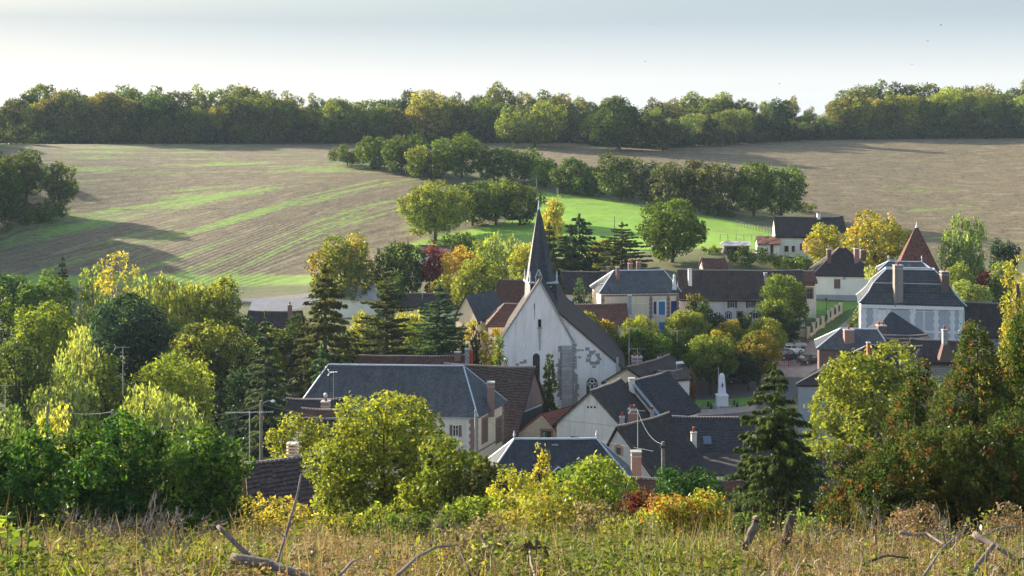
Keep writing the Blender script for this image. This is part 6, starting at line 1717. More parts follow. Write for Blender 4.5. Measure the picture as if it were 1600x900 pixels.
strip("verge", [G(1270, 533), G(1300, 512), G(1330, 490), G(1346, 479)], [1.6, 1.8, 1.8, 1.2], M['verge'], 0.09)
strip("farm_road", [(xp(300, 312), 312), (xp(450, 312), 312), (xp(560, 310), 310)], [5, 5, 5], M['asphalt'], 0.08)

# ---- war memorial
x, y = xp(1128, 209.5), 209.5
z = gz(x, y) + 0.1
r = empty('war_memorial', (x, y, z), "white stone war memorial obelisk on a stepped base in the square", 'memorial')
b = MB(); b.box(-1.25, 1.25, -1.25, 1.25, -0.4, 0.16); b.build('step', M['concrete'], r)
b = MB(); b.hexa([(-.84, -.84, .16), (.84, -.84, .16), (.84, .84, .16), (-.84, .84, .16)], [(-.80, -.80, 1.55), (.80, -.80, 1.55), (.80, .80, 1.55), (-.80, .80, 1.55)]); b.box(-.88, .88, -.88, .88, 1.55, 1.72)
b.build('plinth', M['marble'], r)
b = MB(); b.hexa([(-.56, -.56, 1.72), (.56, -.56, 1.72), (.56, .56, 1.72), (-.56, .56, 1.72)], [(-.36, -.36, 4.45), (.36, -.36, 4.45), (.36, .36, 4.45), (-.36, .36, 4.45)])
b.hexa([(-.36, -.36, 4.45), (.36, -.36, 4.45), (.36, .36, 4.45), (-.36, .36, 4.45)], [(-.22, -.22, 4.82), (.22, -.22, 4.82), (.22, .22, 4.82), (-.22, .22, 4.82)])
b.build('obelisk', M['marble'], r)
b = MB()
for dx, dz, a in ((0.0, 2.95, 0.5), (0.06, 3.15, 0.9), (-0.05, 3.2, 1.9), (0.0, 3.35, 1.4)):
    b.tube([(dx - math.cos(a) * .16, -.5, dz - math.sin(a) * .2), (dx, -.5, dz), (dx + math.cos(a) * .16, -.48, dz + math.sin(a) * .22)], [0.03, 0.075, 0.015], 6)
b.build('palm_emblem', M['iron'], r)
b = MB(); b.lathe((0, 0, -0.2), [(0.16, 0), (0.17, 0.5), (0.15, 0.75), (0.05, 1.0)], 8)
for i, px in enumerate((1106.5, 1111, 1147.5, 1152)):
    yy = 207.6 if i % 2 else 209.6; xx = xp(px, yy); zz = gz(xx, yy) + 0.1
    o = b.build('bollard', M['iron'], None, (0, 0, 0), smooth=True); o.location = (xx, yy, zz)
    tag(o, ("outer", "inner", "inner", "outer")[i] + " black shell-shaped bollard " + ("left" if i < 2 else "right") + " of the war memorial", 'bollard', "bollards round the war memorial")
x, y = xp(1122.5, 206), 206.0; z = gz(x, y)
r = empty('flagpole', (x, y, z), "thin white flagpole standing before the war memorial", 'flagpole')
MB().tube([(0, 0, -0.3), (0, 0, 6.1)], [0.06, 0.04], 7).build('pole', M['white_paint'], r)
MB().lathe((0, 0, 6.1), [(0.02, 0), (0.10, 0.1), (0.02, 0.22)], 7).build('finial', M['white_paint'], r)

# ---- cars
CARS = {}
def car_meshes(colname, col):
    if colname in CARS: return CARS[colname]
    pm = mat_car("car_paint_" + colname, col)
    CARS[colname] = pm
    return pm
rubber = mat_plain("rubber", (0.015, 0.015, 0.015), 0.8, 0.2, 0.1)
lamp_red = mat_plain("tail_lamp", (0.25, 0.01, 0.01), 0.2, 0.5, 0.05)
def car(px, py, Y, rz, colname, col, label, h=1.45, L=4.1, group=None, y_at=None):
    x = xp(px, Y); z = gz(x, Y) + 0.08
    r = empty('parked_car', (x, Y, z), label, 'car', group, R(rz))
    paint = car_meshes(colname, col)
    hl = L / 2; W = 0.86
    # lower body: stations along x (nose at +x): (x, z_bottom, z_top, half width)
    st = [(-hl, .45, .72, .70), (-hl + .12, .28, .98, .82), (-hl + .7, .22, 1.0, W), (-.4, .20, .97, W), (.75, .20, .93, W), (hl - .75, .22, .82, .85), (hl - .15, .26, .68, .78), (hl, .40, .56, .66)]
    V = []; Q = []
    def ring(X_, zb, zt, hw): return [(X_, -hw * .93, zb), (X_, -hw, (zb + zt) / 2), (X_, -hw * .96, zt), (X_, hw * .96, zt), (X_, hw, (zb + zt) / 2), (X_, hw * .93, zb)]
    b = MB()
    rings = [ring(*s_) for s_ in st]
    for k in range(len(rings) - 1):
        for i in range(6):
            j = (i + 1) % 6
            b.poly([rings[k][i], rings[k + 1][i], rings[k + 1][j], rings[k][j]])
    b.poly(rings[0]); b.poly(list(reversed(rings[-1])))
    body = b.build('body', paint, r, smooth=False)
    g0, g1 = (-hl + .15, hl - 1.25), (-hl + .75, .35)
    zt = h
    def cab(x0, x1, hw, zz): return [(x0, -hw, zz), (x1, -hw, zz), (x1, hw, zz), (x0, hw, zz)]
    MB().hexa(cab(g0[0], g0[1], .80, .96), cab(g1[0] - .12, g1[1], .62, zt - .05)).build('windows', M['glass'], r)
    MB().hexa(cab(g1[0] - .2, g1[1] + .05, .66, zt - .07), cab(g1[0], g1[1] - .2, .58, zt)).build('roof', paint, r)
    p = MB()
    for sy in (-1, 1):
        for (xa, xb) in ((g0[0] + .02, g1[0] - .14), (g0[1], g1[1] + .02), (-.35, -.3)):
            p.tube([(xa, sy * .81, .95), (xb, sy * .64, zt - .05)], 0.045, 4)
    p.build('pillar', paint, r)
    for sx in (-1, 1):
        for sy in (-1, 1):
            cx_, cy_ = sx * (hl - .78), sy * .80
            t = MB().tube([(cx_, cy_ - .10, .31), (cx_, cy_ + .10, .31)], .32, 14).build('wheel', rubber, r)
            MB().tube([(cx_, cy_ - .115, .31), (cx_, cy_ + .115, .31)], .20, 10).build('rim', M['galv'], t)
    for sy in (-1, 1):
        MB().box(hl - .22, hl - .02, sy * .62 - .12, sy * .62 + .12, .58, .70).build('headlight', M['white_paint'], r)
        MB().box(-hl - .015, -hl + .12, sy * .64 - .10, sy * .64 + .10, .62, .86).build('tail_light', lamp_red, r)
        MB().box(.55, .72, sy * .93 - .08, sy * .93 + .08, .95, 1.07).build('mirror', paint, r)
    return r
cg = "cars parked along the square"
car(1230, 532, 243.5, 12, 'steel', (0.16, 0.19, 0.23), "steel-blue car parked farthest up the row by the railings", group=cg)
car(1241, 537, 241.3, 14, 'silver', (0.55, 0.57, 0.60), "silver hatchback second from the top of the parked row", group=cg)
car(1237, 543, 239.0, 14, 'white', (0.74, 0.75, 0.76), "white hatchback parked in the middle of the row", group=cg)
car(1232, 552, 236.2, 16, 'slate', (0.035, 0.05, 0.075), "dark blue car parked at the near end of the row", h=1.6, group=cg)
car(1267, 557, 233.0, 22, 'black', (0.012, 0.013, 0.016), "black car parked at the lane's edge beside the pitted barn roof", group=cg)
car(1153, 590, 223.0, 5, 'grey', (0.11, 0.12, 0.11), "grey-green car half hidden under the clipped limes", h=1.6, group=cg)

# ---- red railings
def railing(p0, p1, hgt, label, n):
    (x0, y0), (x1, y1) = p0, p1
    r = empty('railing', (x0, y0, gz(x0, y0)), label, 'railing')
    o = tuple(r.location)
    L = math.dist(p0, p1)
    for i in range(n + 1):
        f = i / n; x, y = lerp(p0, p1, f); z = gz(x, y)
        MB().tube([(x, y, z - .1), (x, y, z + hgt)], .045, 6).build('post', M['red_rail'], r, o)
    b = MB()
    for k in (0.5, 0.95): b.tube([(*lerp(p0, p1, f), gz(*lerp(p0, p1, f)) + hgt * k) for f in np.linspace(0, 1, 5)], .035, 5)
    b.build('rail', M['red_rail'], r, o)
railing(G(1213, 577, 215), G(1250, 573, 215), 1.0, "low dark-red railing in front of the dark blue parked car", 12)
railing(G(1258, 545, 225), G(1266, 534, 225), 1.1, "short dark-red railing beside the walking person", 6)
x, y = G(1232, 574, 215); o = MB().tube([(0, 0, -.2), (0, 0, 3.0)], .09, 8).build('post', M['red_rail']); o.location = (x, y, gz(x, y)); tag(o, "tall dark-red post rising behind the low red railing", 'post')

# ---- person walking up the lane
def person(px, py, Y, rz, label):
    x = xp(px, Y); z = gz(x, Y) + 0.09
    verts = [(0, 0, .95), (0, 0, 1.15), (0, .01, 1.38), (0, .0, 1.5), (0, -.02, 1.58), (0, -.03, 1.68),
             (.10, 0, .90), (.11, -.12, .50), (.11, -.10, .08), (.11, -.24, .05), (-.10, 0, .90), (-.11, .08, .50), (-.11, .26, .12), (-.11, .15, .04),
             (.19, .0, 1.40), (.25, .06, 1.12), (.25, -.06, .88), (.25, -.10, .80), (-.19, 0, 1.40), (-.25, -.06, 1.12), (-.25, -.20, .93), (-.25, -.25, .86)]
    edges = [(0, 1), (1, 2), (2, 3), (3, 4), (4, 5), (0, 6), (6, 7), (7, 8), (8, 9), (0, 10), (10, 11), (11, 12), (12, 13), (2, 14), (14, 15), (15, 16), (16, 17), (2, 18), (18, 19), (19, 20), (20, 21)]
    rad = [.16, .145, .17, .06, .085, .095, .095, .065, .045, .04, .095, .065, .045, .04, .065, .048, .036, .038, .065, .048, .036, .038]
    me = bpy.data.meshes.new("person"); me.from_pydata(verts, edges, [])
    ob = bpy.data.objects.new("person", me); COL.objects.link(ob)
    md = ob.modifiers.new("skin", 'SKIN')
    for i, v in enumerate(me.skin_vertices[0].data): v.radius = (rad[i], rad[i] * .8); v.use_root = (i == 0)
    ob.modifiers.new("sub", 'SUBSURF').levels = 1
    dg = bpy.context.evaluated_depsgraph_get()
    m2 = bpy.data.meshes.new_from_object(ob.evaluated_get(dg))
    ob.modifiers.clear(); ob.data = m2
    for m in ('cloth_white', 'cloth_dark', 'skin'): m2.materials.append(M[m])
    for p in m2.polygons:
        c = p.center
        p.material_index = 1 if c.z < .93 and abs(c.x) < .22 else (2 if c.z > 1.47 or (c.z < .9) else 0)
        p.use_smooth = True
    ob.location = (x, Y, z); ob.rotation_euler = (0, 0, R(rz))
    tag(ob, label, 'person')
    MB().lathe((0, 0.01, 1.60), [(0.09, 0), (0.112, .07), (0.095, .15), (0.04, .19)], 8).build('hair', M['hair'], ob, smooth=True)
person(1256, 530, 239.5, 200, "person in a pale top walking up the lane beside the parked cars")

# ---- garden fence of pale pillars and green mesh along the lane
pil = [(1263, 529), (1271, 522), (1277.5, 515), (1285.5, 512), (1293.5, 503), (1300, 499.5), (1307, 494), (1313.5, 490)]
pts = [G(px, py, 225) for px, py in pil]
r = empty('garden_fence', (*pts[0], gz(*pts[0])), "stepped garden fence of pale pillars, low wall and green mesh along the lane", 'fence')
o = tuple(r.location)
for i, p in enumerate(pts):
    z = gz(*p); b = MB(); b.box(p[0] - .27, p[0] + .27, p[1] - .27, p[1] + .27, z - .4, z + 1.9); b.box(p[0] - .33, p[0] + .33, p[1] - .33, p[1] + .33, z + 1.9, z + 2.0)
    b.build('pillar', M['plaster_cream'], r, o)
for a, d in zip(pts[:-1], pts[1:]):
    t = unit(np.array(d) - np.array(a)); n = (t[1], -t[0]); hw = math.dist(a, d) / 2 - .27; c = lerp(a, d, .5); z = gz(*c)
    MB().obox(c, t, n, hw, -.12, .12, z - .6, z + .55).build('low_wall', M['plaster_cream'], r, o)
    MB().obox(c, t, n, hw, -.02, .02, z + .58, z + 1.7).build('mesh_panel', M['green_mesh'], r, o)
# low wall behind the cars
a, d = (xp(1222, 247), 247.0), (xp(1262, 246), 246.0)
t = unit(np.array(d) - np.array(a)); n = (t[1], -t[0]); c = lerp(a, d, .5); z = gz(*c)
o = MB().obox(c, t, n, math.dist(a, d) / 2, -.15, .15, z - .5, z + 1.2).build('garden_wall', M['plaster_cream'], None, (c[0], c[1], z)); tag(o, "low cream garden wall behind the parked cars", 'wall')

# ---- wooden post fences round the meadow
def post_fence(pxs, y0, y1, label, hgt=1.2, n=12):
    pts = [solve_ground(px, py, y0, y1) for px, py in pxs]
    r = empty('post_fence', (*pts[0], gz(*pts[0])), label, 'fence'); o = tuple(r.location)
    q = []
    tot = len(pts) - 1
    for i in range(n + 1):
        f = i / n * tot; k = min(int(f), tot - 1); p = lerp(pts[k], pts[k + 1], f - k); q.append(p)
        rng = random.Random(i); z = gz(*p)
        MB().tube([(p[0], p[1], z - .2), (p[0] + rng.uniform(-.08, .08), p[1], z + hgt * rng.uniform(.85, 1.15))], .07, 5).build('post', M['pole_wood'], r, o)
    b = MB()
    for k in (.45, .9): b.tube([(p[0], p[1], gz(*p) + hgt * k) for p in q], .015, 3, cap=False)
    b.build('wire', M['cable'], r, o)
post_fence([(930, 311), (1010, 326), (1100, 341)], 380, 440, "wooden post fence along the meadow under the hedge", 1.5, 18)
post_fence([(1150, 352), (1205, 366)], 330, 400, "leaning grey post fence at the meadow's downhill corner", 1.4, 12)
post_fence([(1125, 376), (1200, 378)], 315, 345, "post fence on the meadow edge above the open shed", 1.5, 6)
post_fence([(700, 356), (760, 352), (812, 349)], 330, 420, "pale post fence beneath the dark oak group", 1.5, 9)
post_fence([(655, 392), (672, 378), (684, 370)], 320, 400, "fence of closely set posts at the corner of the ploughed field", 1.3, 9)

# ---- poles, lamps, antennas, cables
def pole(px, top, base, Y, rad, mat, label, cat='pole', name='utility_pole', arm=None, z0=None):
    x = xp(px, Y); zb = zp(base, Y) if z0 is None else z0; zt = zp(top, Y)
    g = gz(x, Y); zb = min(zb, g) if z0 is None else zb
    r = empty(name, (x, Y, zb), label, cat)
    MB().tube([(0, 0, -.3), (0, 0, (zt - zb) * .5), (0, 0, zt - zb)], [rad * 1.2, rad, rad * .8], 8).build('shaft', M[mat], r)
    return r, zt - zb
r, h = pole(408, 626, 690, 126, 0.16, 'pole_wood', "weathered wooden pole with a bracket lamp in front of the blue spruce")
b = MB().tube([(0, 0, h - .3), (.5, 0, h - .05), (1.0, 0, h + .05)], .04, 5); ar = b.build('lamp_arm', M['galv'], r)
MB().lathe((1.05, 0, h - .12), [(.05, .2), (.22, .1), (.18, 0)], 8).build('lamp_head', M['white_paint'], ar)
r, h = pole(1036, 690, 750, 100, 0.14, 'pole_wood', "grey wooden pole standing above the tile ridge and ivy bush")
MB().box(-.2, .2, -.14, .0, h - .45, h - .25).build('bracket', M['iron'], r)
r, h = pole(851, 676, 690, 160, 0.13, 'green_mesh', "short green pole before the rubble-stone gable")
r, h = pole(743, 640, 700, 163, 0.15, 'concrete', "concrete pole at the corner of the big slate-roofed house")
for k in (.4, .9): MB().box(-.5, .5, -.04, .04, h - k, h - k + .08).build('cross_arm', M['iron'], r)
r, h = pole(74, 632, 690, 128, 0.13, 'pole_wood', "left wooden pole rising behind the laurel hedge")
r, h = pole(176, 640, 690, 124, 0.17, 'pole_wood', "thicker wooden pole behind the middle of the laurel hedge")
r, h = pole(1291, 470, 520, 252, 0.07, 'iron', "slim dark lamp post beside the front lawn", 'street lamp', 'street_lamp')
MB().lathe((0, 0, h), [(.05, 0), (.2, .2), (.2, .45), (.02, .6)], 7).build('lantern', M['iron'], r)
r, h = pole(1241, 480, 535, 245, 0.08, 'iron', "slim dark lamp post behind the parked cars", 'street lamp', 'street_lamp')
MB().lathe((0, 0, h), [(.05, 0), (.2, .2), (.2, .45), (.02, .6)], 7).build('lantern', M['iron'], r)
r, h = pole(1057.5, 567, 600, 192, 0.06, 'galv', "street lamp with a flat white head by the dead ivy column", 'street lamp', 'street_lamp')
MB().hexa([(-.1, -.2, h - .15), (1.0, -.2, h - .05), (1.0, .2, h - .05), (-.1, .2, h - .15)], [(-.1, -.15, h + .12), (.8, -.15, h + .22), (.8, .15, h + .22), (-.1, .15, h + .12)]).build('lamp_head', M['white_paint'], r)
r, h = pole(838.5, 276, 310, 415, 0.08, 'concrete', "pale electricity pole at the meadow top above the spire", 'pole')
r, h = pole(960, 338, 372, 318, 0.10, 'pole_wood', "bare dead spruce pole standing on the meadow", 'dead tree', 'dead_tree')
for k in range(9): MB().tube([(0, 0, h * (.45 + k * .055)), ((-1) ** k * (.9 - k * .06), .2, h * (.48 + k * .055))], [.03, .012], 4).build('branch', M['pole_wood'], r)
def antenna(px, top, base, Y, boom_px, rz, label, n=9, grid=True):
    x = xp(px, Y); z0, z1 = zp(base, Y), zp(top, Y); h = z1 - z0; L = boom_px * Y / F
    r = empty('antenna', (x, Y, z0), label, 'antenna', None, R(rz))
    MB().tube([(0, 0, -.6), (0, 0, h)], .035, 6).build('mast', M['galv'], r)
    b = MB().tube([(-L * .5, 0, h - .1), (L * .5, 0, h - .1)], .022, 5)
    for i in range(n):
        xx = -L * .5 + L * i / (n - 1); w_ = .28 - .1 * i / n
        b.tube([(xx, -w_, h - .1), (xx, w_, h - .1)], .012, 4)
    if grid:
        for s_ in (-1, 1):
            b.tube([(-L * .5 - .02, 0, h - .1), (-L * .5 - .18, 0, h - .1 + s_ * .32)], .03, 4)
            for k in (.5, 1.0): b.tube([(-L * .5 - .02 - .16 * k, -.25, h - .1 + s_ * .32 * k), (-L * .5 - .02 - .16 * k, .25, h - .1 + s_ * .32 * k)], .015, 4)
    b.build('aerial', M['galv'], r)
for a in [(390, 642, 745, 104.8, 72, 4, "long horizontal aerial on a mast above the near cottage roof", 22, False), (521, 580, 640, 160, 12, 20, "thin mast with small aerial before the big slate roof"), (832, 537, 577, 183.5, 24, 0, "white aerial with a corner reflector in front of the church gable"),
          (983, 512, 572, 190, 30, 0, "tall mast with wide aerial above the cream gable"), (996, 544, 600, 189.5, 24, 0, "aerial pointing right beside the tall mast"), (996.5, 640, 706, 148.6, 22, -10, "aerial on a mast fixed to the brick chimney of the grey gable"),
          (192, 541, 610, 158, 22, 0, "mast aerial rising out of the yellow-green grove"), (660, 441, 462, 264, 28, 0, "white aerial above the dark roof line near the church"), (1444, 486, 518, 206, 26, 0, "aerial with crescent reflector before the grey panels"),
          (1400, 404, 416, 215.8, 18, 0, "white aerial over the left chimney of the mansard roof"), (1343, 371, 392, 270, 17, 0, "small aerial above the cream hipped house"), (1058, 516, 528, 200, 16, 0, "low aerial among the clipped limes"), (8, 601, 650, 140, 24, 0, "faint aerial at the picture's left edge")]:
    antenna(*a)
# satellite dish by the thujas
x, y, z = P(1326, 700, 66)
r = empty('satellite_dish', (x, y, z - 1.2), "white satellite dish peeping out above the rusty thuja", 'satellite dish')
MB().tube([(0, 0, -2.5), (0, 0, 1.0), (0, -.1, 1.2)], .03, 6).build('mast', M['galv'], r)
b = MB(); k = 14
prof = [(0.0, 0.0), (0.12, .02), (.22, .06), (.27, .10)]
for i in range(len(prof) - 1):
    for j in range(k):
        a0, a1 = 6.2832 * j / k, 6.2832 * (j + 1) / k
        f = lambda r_, d_, a_: (r_ * .62 * math.cos(a_) - d_ * .3, -.15 - d_, 1.2 + r_ * math.sin(a_))
        b.poly([f(prof[i][0], prof[i][1], a0), f(prof[i + 1][0], prof[i + 1][1], a0), f(prof[i + 1][0], prof[i + 1][1], a1), f(prof[i][0], prof[i][1], a1)])
b.build('dish', M['white_paint'], r, smooth=True)
def cable(p0, p1, sag, rad, label):
    a, d = Vector(p0), Vector(p1)
    pts = [a.lerp(d, f) - Vector((0, 0, sag * 4 * f * (1 - f))) for f in np.linspace(0, 1, 13)]
    o = MB().tube(pts, rad, 4, cap=False).build('cable', M['cable'], None, tuple(a)); tag(o, label, 'cable')
cable(P(-150, 640, 130), P(74, 636, 128), .6, .016, "wire running off the left edge to the left wooden pole")
cable(P(74, 636, 128), P(176, 643, 124), .4, .016, "wire between the two poles behind the laurel hedge")
cable(P(176, 643, 124), P(408, 632, 126), .9, .018, "upper wire from the thicker pole to the lamp pole")
cable(P(176, 652, 124), P(408, 640, 126), 1.1, .018, "lower wire from the thicker pole to the lamp pole")
cable(P(408, 632, 126), P(743, 644, 163), 1.4, .018, "wire from the lamp pole past the big slate roof")
cable(P(743, 648, 163), P(851, 678, 160), .6, .016, "wire from the concrete pole towards the red-roofed gable")
cable(P(-100, 310, 400), P(838.5, 277, 415), 6.0, .025, "long power line across the ploughed field")
cable(P(838.5, 277, 415), P(1700, 196, 470), 5.0, .03, "power line from the meadow pole across the hedge")
cable(P(838.5, 280, 415), P(690, 272, 430), 1.5, .03, "short lower power line left of the meadow pole")
cable(P(1036, 694, 100), P(996, 640, 148), .8, .014, "wire from the grey pole to the brick chimney aerial")
# dead ivy-clad column and ivy stems
tree_px('cypress', 1081, 578, 20, 190, 'brown', 'rust', 0.3, "brown dead ivy column beside the white house", leaf=0.16, clump=0.4, shape='cone', blobs=18)
# birds
for i, (px, py) in enumerate(((1021, 38), (1470, 39), (1449, 64), (1425, 101), (1218, 131), (1008, 96))):
    Y = 300 + i * 13; p = P(px, py, Y)
    b = MB(); b.lathe((0, 0, 0), [(0.01, -.2), (.06, -.1), (.07, .05), (.03, .2)], 6)
    b.v = [(x_, z_, y_) for x_, y_, z_ in b.v]
    for s_ in (-1, 1): b.hexa([(s_ * .03, -.1, 0), (s_ * .45, -.12, .16), (s_ * .45, -.04, .16), (s_ * .03, .1, 0)][::s_], [(s_ * .03, -.1, .02), (s_ * .45, -.12, .175), (s_ * .45, -.04, .175), (s_ * .03, .1, .02)][::s_])
    o = b.build('bird', M['iron'], None); o.location = p; o.rotation_euler = (0, 0, i * 1.1)
    tag(o, "dark bird in the sky " + ("near the top middle of the photo", "at the top right of the photo, highest there", "just below the highest one on the right", "third down on the right", "lowest, over the notch in the wood", "low over the middle of the ridge wood")[i], 'bird', "birds over the ridge")
# ---------------------------------------------------------------- foreground bank: weeds, dry grass, dead wood
def vnoise(x, y, s, seed):
    rng = np.random.default_rng(seed)
    t = rng.uniform(size=(64, 64))
    u, v = x / s, y / s
    i, j = np.floor(u).astype(int), np.floor(v).astype(int); fu, fv = u - i, v - j
    fu = fu * fu * (3 - 2 * fu); fv = fv * fv * (3 - 2 * fv)
    g = lambda a, b: t[a % 64, b % 64]
    return (g(i, j) * (1 - fu) + g(i + 1, j) * fu) * (1 - fv) + (g(i, j + 1) * (1 - fu) + g(i + 1, j + 1) * fu) * fv
def bank_points(n, rng, y0=13.0, y1=44.0):
    Y = y0 + (y1 - y0) * rng.uniform(0, 1, n) ** 1.15
    u = rng.uniform(-0.47, 0.47, n)
    X = u * Y
    return X, Y, gz_np(X, Y) + np.clip((60 - Y) / 50, 0, 1) * 0.10 * (np.sin(X * 1.3 + np.sin(Y * 0.9) * 2) + np.sin(Y * 1.7 + X * 0.6)), 800 + u * F
def blades(name, label, n, seed, hmin, hmax, wid, c1, c2, turn, maskf, lean=0.5, seg=2):
    rng = np.random.default_rng(seed)
    X, Y, Z, col = bank_points(n, rng)
    k = rng.uniform(size=n) < maskf(X, Y, col)
    X, Y, Z = X[k], Y[k], Z[k]; n = len(X)
    H = rng.uniform(hmin, hmax, n) * (0.6 + 0.8 * vnoise(X, Y, 1.1, seed))
    th = rng.uniform(0, 6.283, n); ln = rng.uniform(0.05, lean, n) * H
    dx, dy = np.cos(th) * ln, np.sin(th) * ln
    w_ = wid * rng.uniform(0.6, 1.4, n); ta = rng.uniform(0, 3.1416, n); wx, wy = np.cos(ta) * w_, np.sin(ta) * w_
    B0 = np.stack([X, Y, Z - 0.05], 1); M1 = np.stack([X + dx * .35, Y + dy * .35, Z + H * .6], 1); T1 = np.stack([X + dx, Y + dy, Z + H * (1 - .25 * ln / np.maximum(H, .01))], 1)
    W = np.stack([wx, wy, np.zeros(n)], 1)
    V = np.stack([B0 - W, B0 + W, M1 + W * .8, M1 - W * .8, T1 + W * .25, T1 - W * .25], 1).reshape(-1, 3)
    i0 = np.arange(n)[:, None] * 6
    Q = np.concatenate([i0 + np.array([[0, 1, 2, 3]]), i0 + np.array([[3, 2, 4, 5]])], 1).reshape(-1, 4)
    lv = np.repeat(np.clip(rng.normal(.5, .2, n), 0, 1), 2); la = np.repeat(np.clip(turn + rng.normal(0, .3, n), 0, 1), 2)
    o = crown_object(V, Q, lv, la, None, name, c1, c2)
    return tag(o, label, 'grass', kind='stuff')
brown = lambda X, Y, c: np.clip(0.15 + 1.1 * vnoise(X, Y, 2.3, 5), 0, 1)
leafy = lambda X, Y, c: np.clip((vnoise(X, Y, 1.7, 9) - .38) * 2.4 + np.where((c > 620) & (c < 1180), .25, -.08) + np.where(c < 110, .25, 0), 0.02, 1) * np.where((c > 1280), .35, 1)
blades('dry_grass', "tangle of straw-coloured dry grass covering the bank", 75000, 21, .12, .40, .006, 'straw', 'brown', .35, brown, 1.3)
blades('green_grass', "thin green grass blades among the dry stalks", 40000, 22, .15, .45, .007, 'fresh', 'lime', .5, leafy, .8)
blades('tall_stalks', "tall dead weed stalks standing above the dry grass", 7000, 23, .35, .85, .005, 'grey', 'brown', .4, brown, .35)
def weeds(name, label, n, seed, c1, c2, turn, maskf, leaf, hmax, per=16):
    "small leafy plants: leaves scattered up a thin stem"
    rng = np.random.default_rng(seed)
    X, Y, Z, col = bank_points(n, rng, 13.0, 42.0)
    k = rng.uniform(size=n) < maskf(X, Y, col); X, Y, Z = X[k], Y[k], Z[k]; n = len(X)
    H = hmax * rng.uniform(.35, 1, n) * (.55 + .9 * vnoise(X, Y, 1.9, seed + 1))
    i = np.repeat(np.arange(n), per); m = len(i)
    f = rng.uniform(.15, 1, m)
    C = np.stack([X[i] + rng.normal(0, .09, m) * (1.3 - f), Y[i] + rng.normal(0, .09, m) * (1.3 - f), Z[i] + f * H[i]], 1)
    A = unit(rng.normal(size=(m, 3)) * np.array([1, 1, .5]) + np.array([0, 0, .15])); B = unit(np.cross(A, np.array([0, 0, 1.0]) + rng.normal(0, .5, (m, 3))))
    s = leaf * rng.uniform(.5, 1.3, m)
    V, Q = leaf_quads(C, A, B, s, s * .52)
    pl = np.clip(rng.normal(.5, .12, n), 0, 1); at = np.clip(turn + rng.normal(0, .28, n), 0, 1)
    o = crown_object(V, Q, np.clip(pl[i] + rng.normal(0, .13, m), 0, 1), np.clip(at[i] + rng.normal(0, .12, m), 0, 1), None, name, c1, c2)
    return tag(o, label, 'weeds', kind='stuff')
weeds('weeds', "yellow-green leafy weeds growing through the dry grass", 12500, 31, 'fresh', 'olive', .40, leafy, .036, .60)
weeds('dry_weeds', "brownish withered weeds on the bank", 16000, 32, 'straw', 'brown', .50, lambda X, Y, c: np.clip(.75 - leafy(X, Y, c), 0, 1), .024, .55, 14)
weeds('dark_weeds', "dark green low weeds between the dry stalks", 15000, 36, 'mid', 'olive', .35, lambda X, Y, c: np.clip(leafy(X, Y, c) * .8 + .12, 0, 1), .032, .42)
weeds('fern_litter', "rust-brown dead fern litter at the lower right of the bank", 5000, 33, 'rust', 'straw', .5, lambda X, Y, c: np.where(c > 1180, .8, .06) * vnoise(X, Y, 1.2, 4), .035, .24, 14)
# taller leafy stems, each a plant of its own
def stem_plant(px, top, base, Y, c1, c2, label, n=26, leaf=.06, seed=1, turn=.3, spread=.16):
    rng = np.random.default_rng(seed)
    x = xp(px, Y); z = gz(x, Y); H = zp(top, Y) - z
    r = empty('weed_plant', (x, Y, z), label, 'plant')
    b = MB(); stems = []
    for k in range(3):
        th = rng.uniform(0, 6.28); e = (math.cos(th) * spread * (k > 0) * 1.3, math.sin(th) * spread * (k > 0), H * rng.uniform(.75, 1.0) if k else H)
        b.tube([(0, 0, -.1), (e[0] * .4, e[1] * .4, e[2] * .5), e], [.012, .009, .004], 4); stems.append(e)
    b.build('stem', M['bark'], r)
    f = rng.uniform(.3, 1, n); k = rng.integers(0, 3, n); E = np.array(stems)[k]
    C = E * f[:, None] + rng.normal(0, 1, (n, 3)) * np.array([spread, spread, .05]) * .6
    A = unit(rng.normal(size=(n, 3)) * np.array([1, 1, .3]) + np.array([0, 0, -.25])); B = unit(np.cross(A, np.array([0, 0, 1.0]) + rng.normal(0, .4, (n, 3))))
    s = leaf * rng.uniform(.6, 1.25, n); V, Q = leaf_quads(C, A, B, s, s * .55)
    crown_object(V, Q, np.clip(rng.normal(.55, .18, n), 0, 1), np.clip(turn + rng.normal(0, .25, n), 0, 1), r, 'foliage', c1, c2)
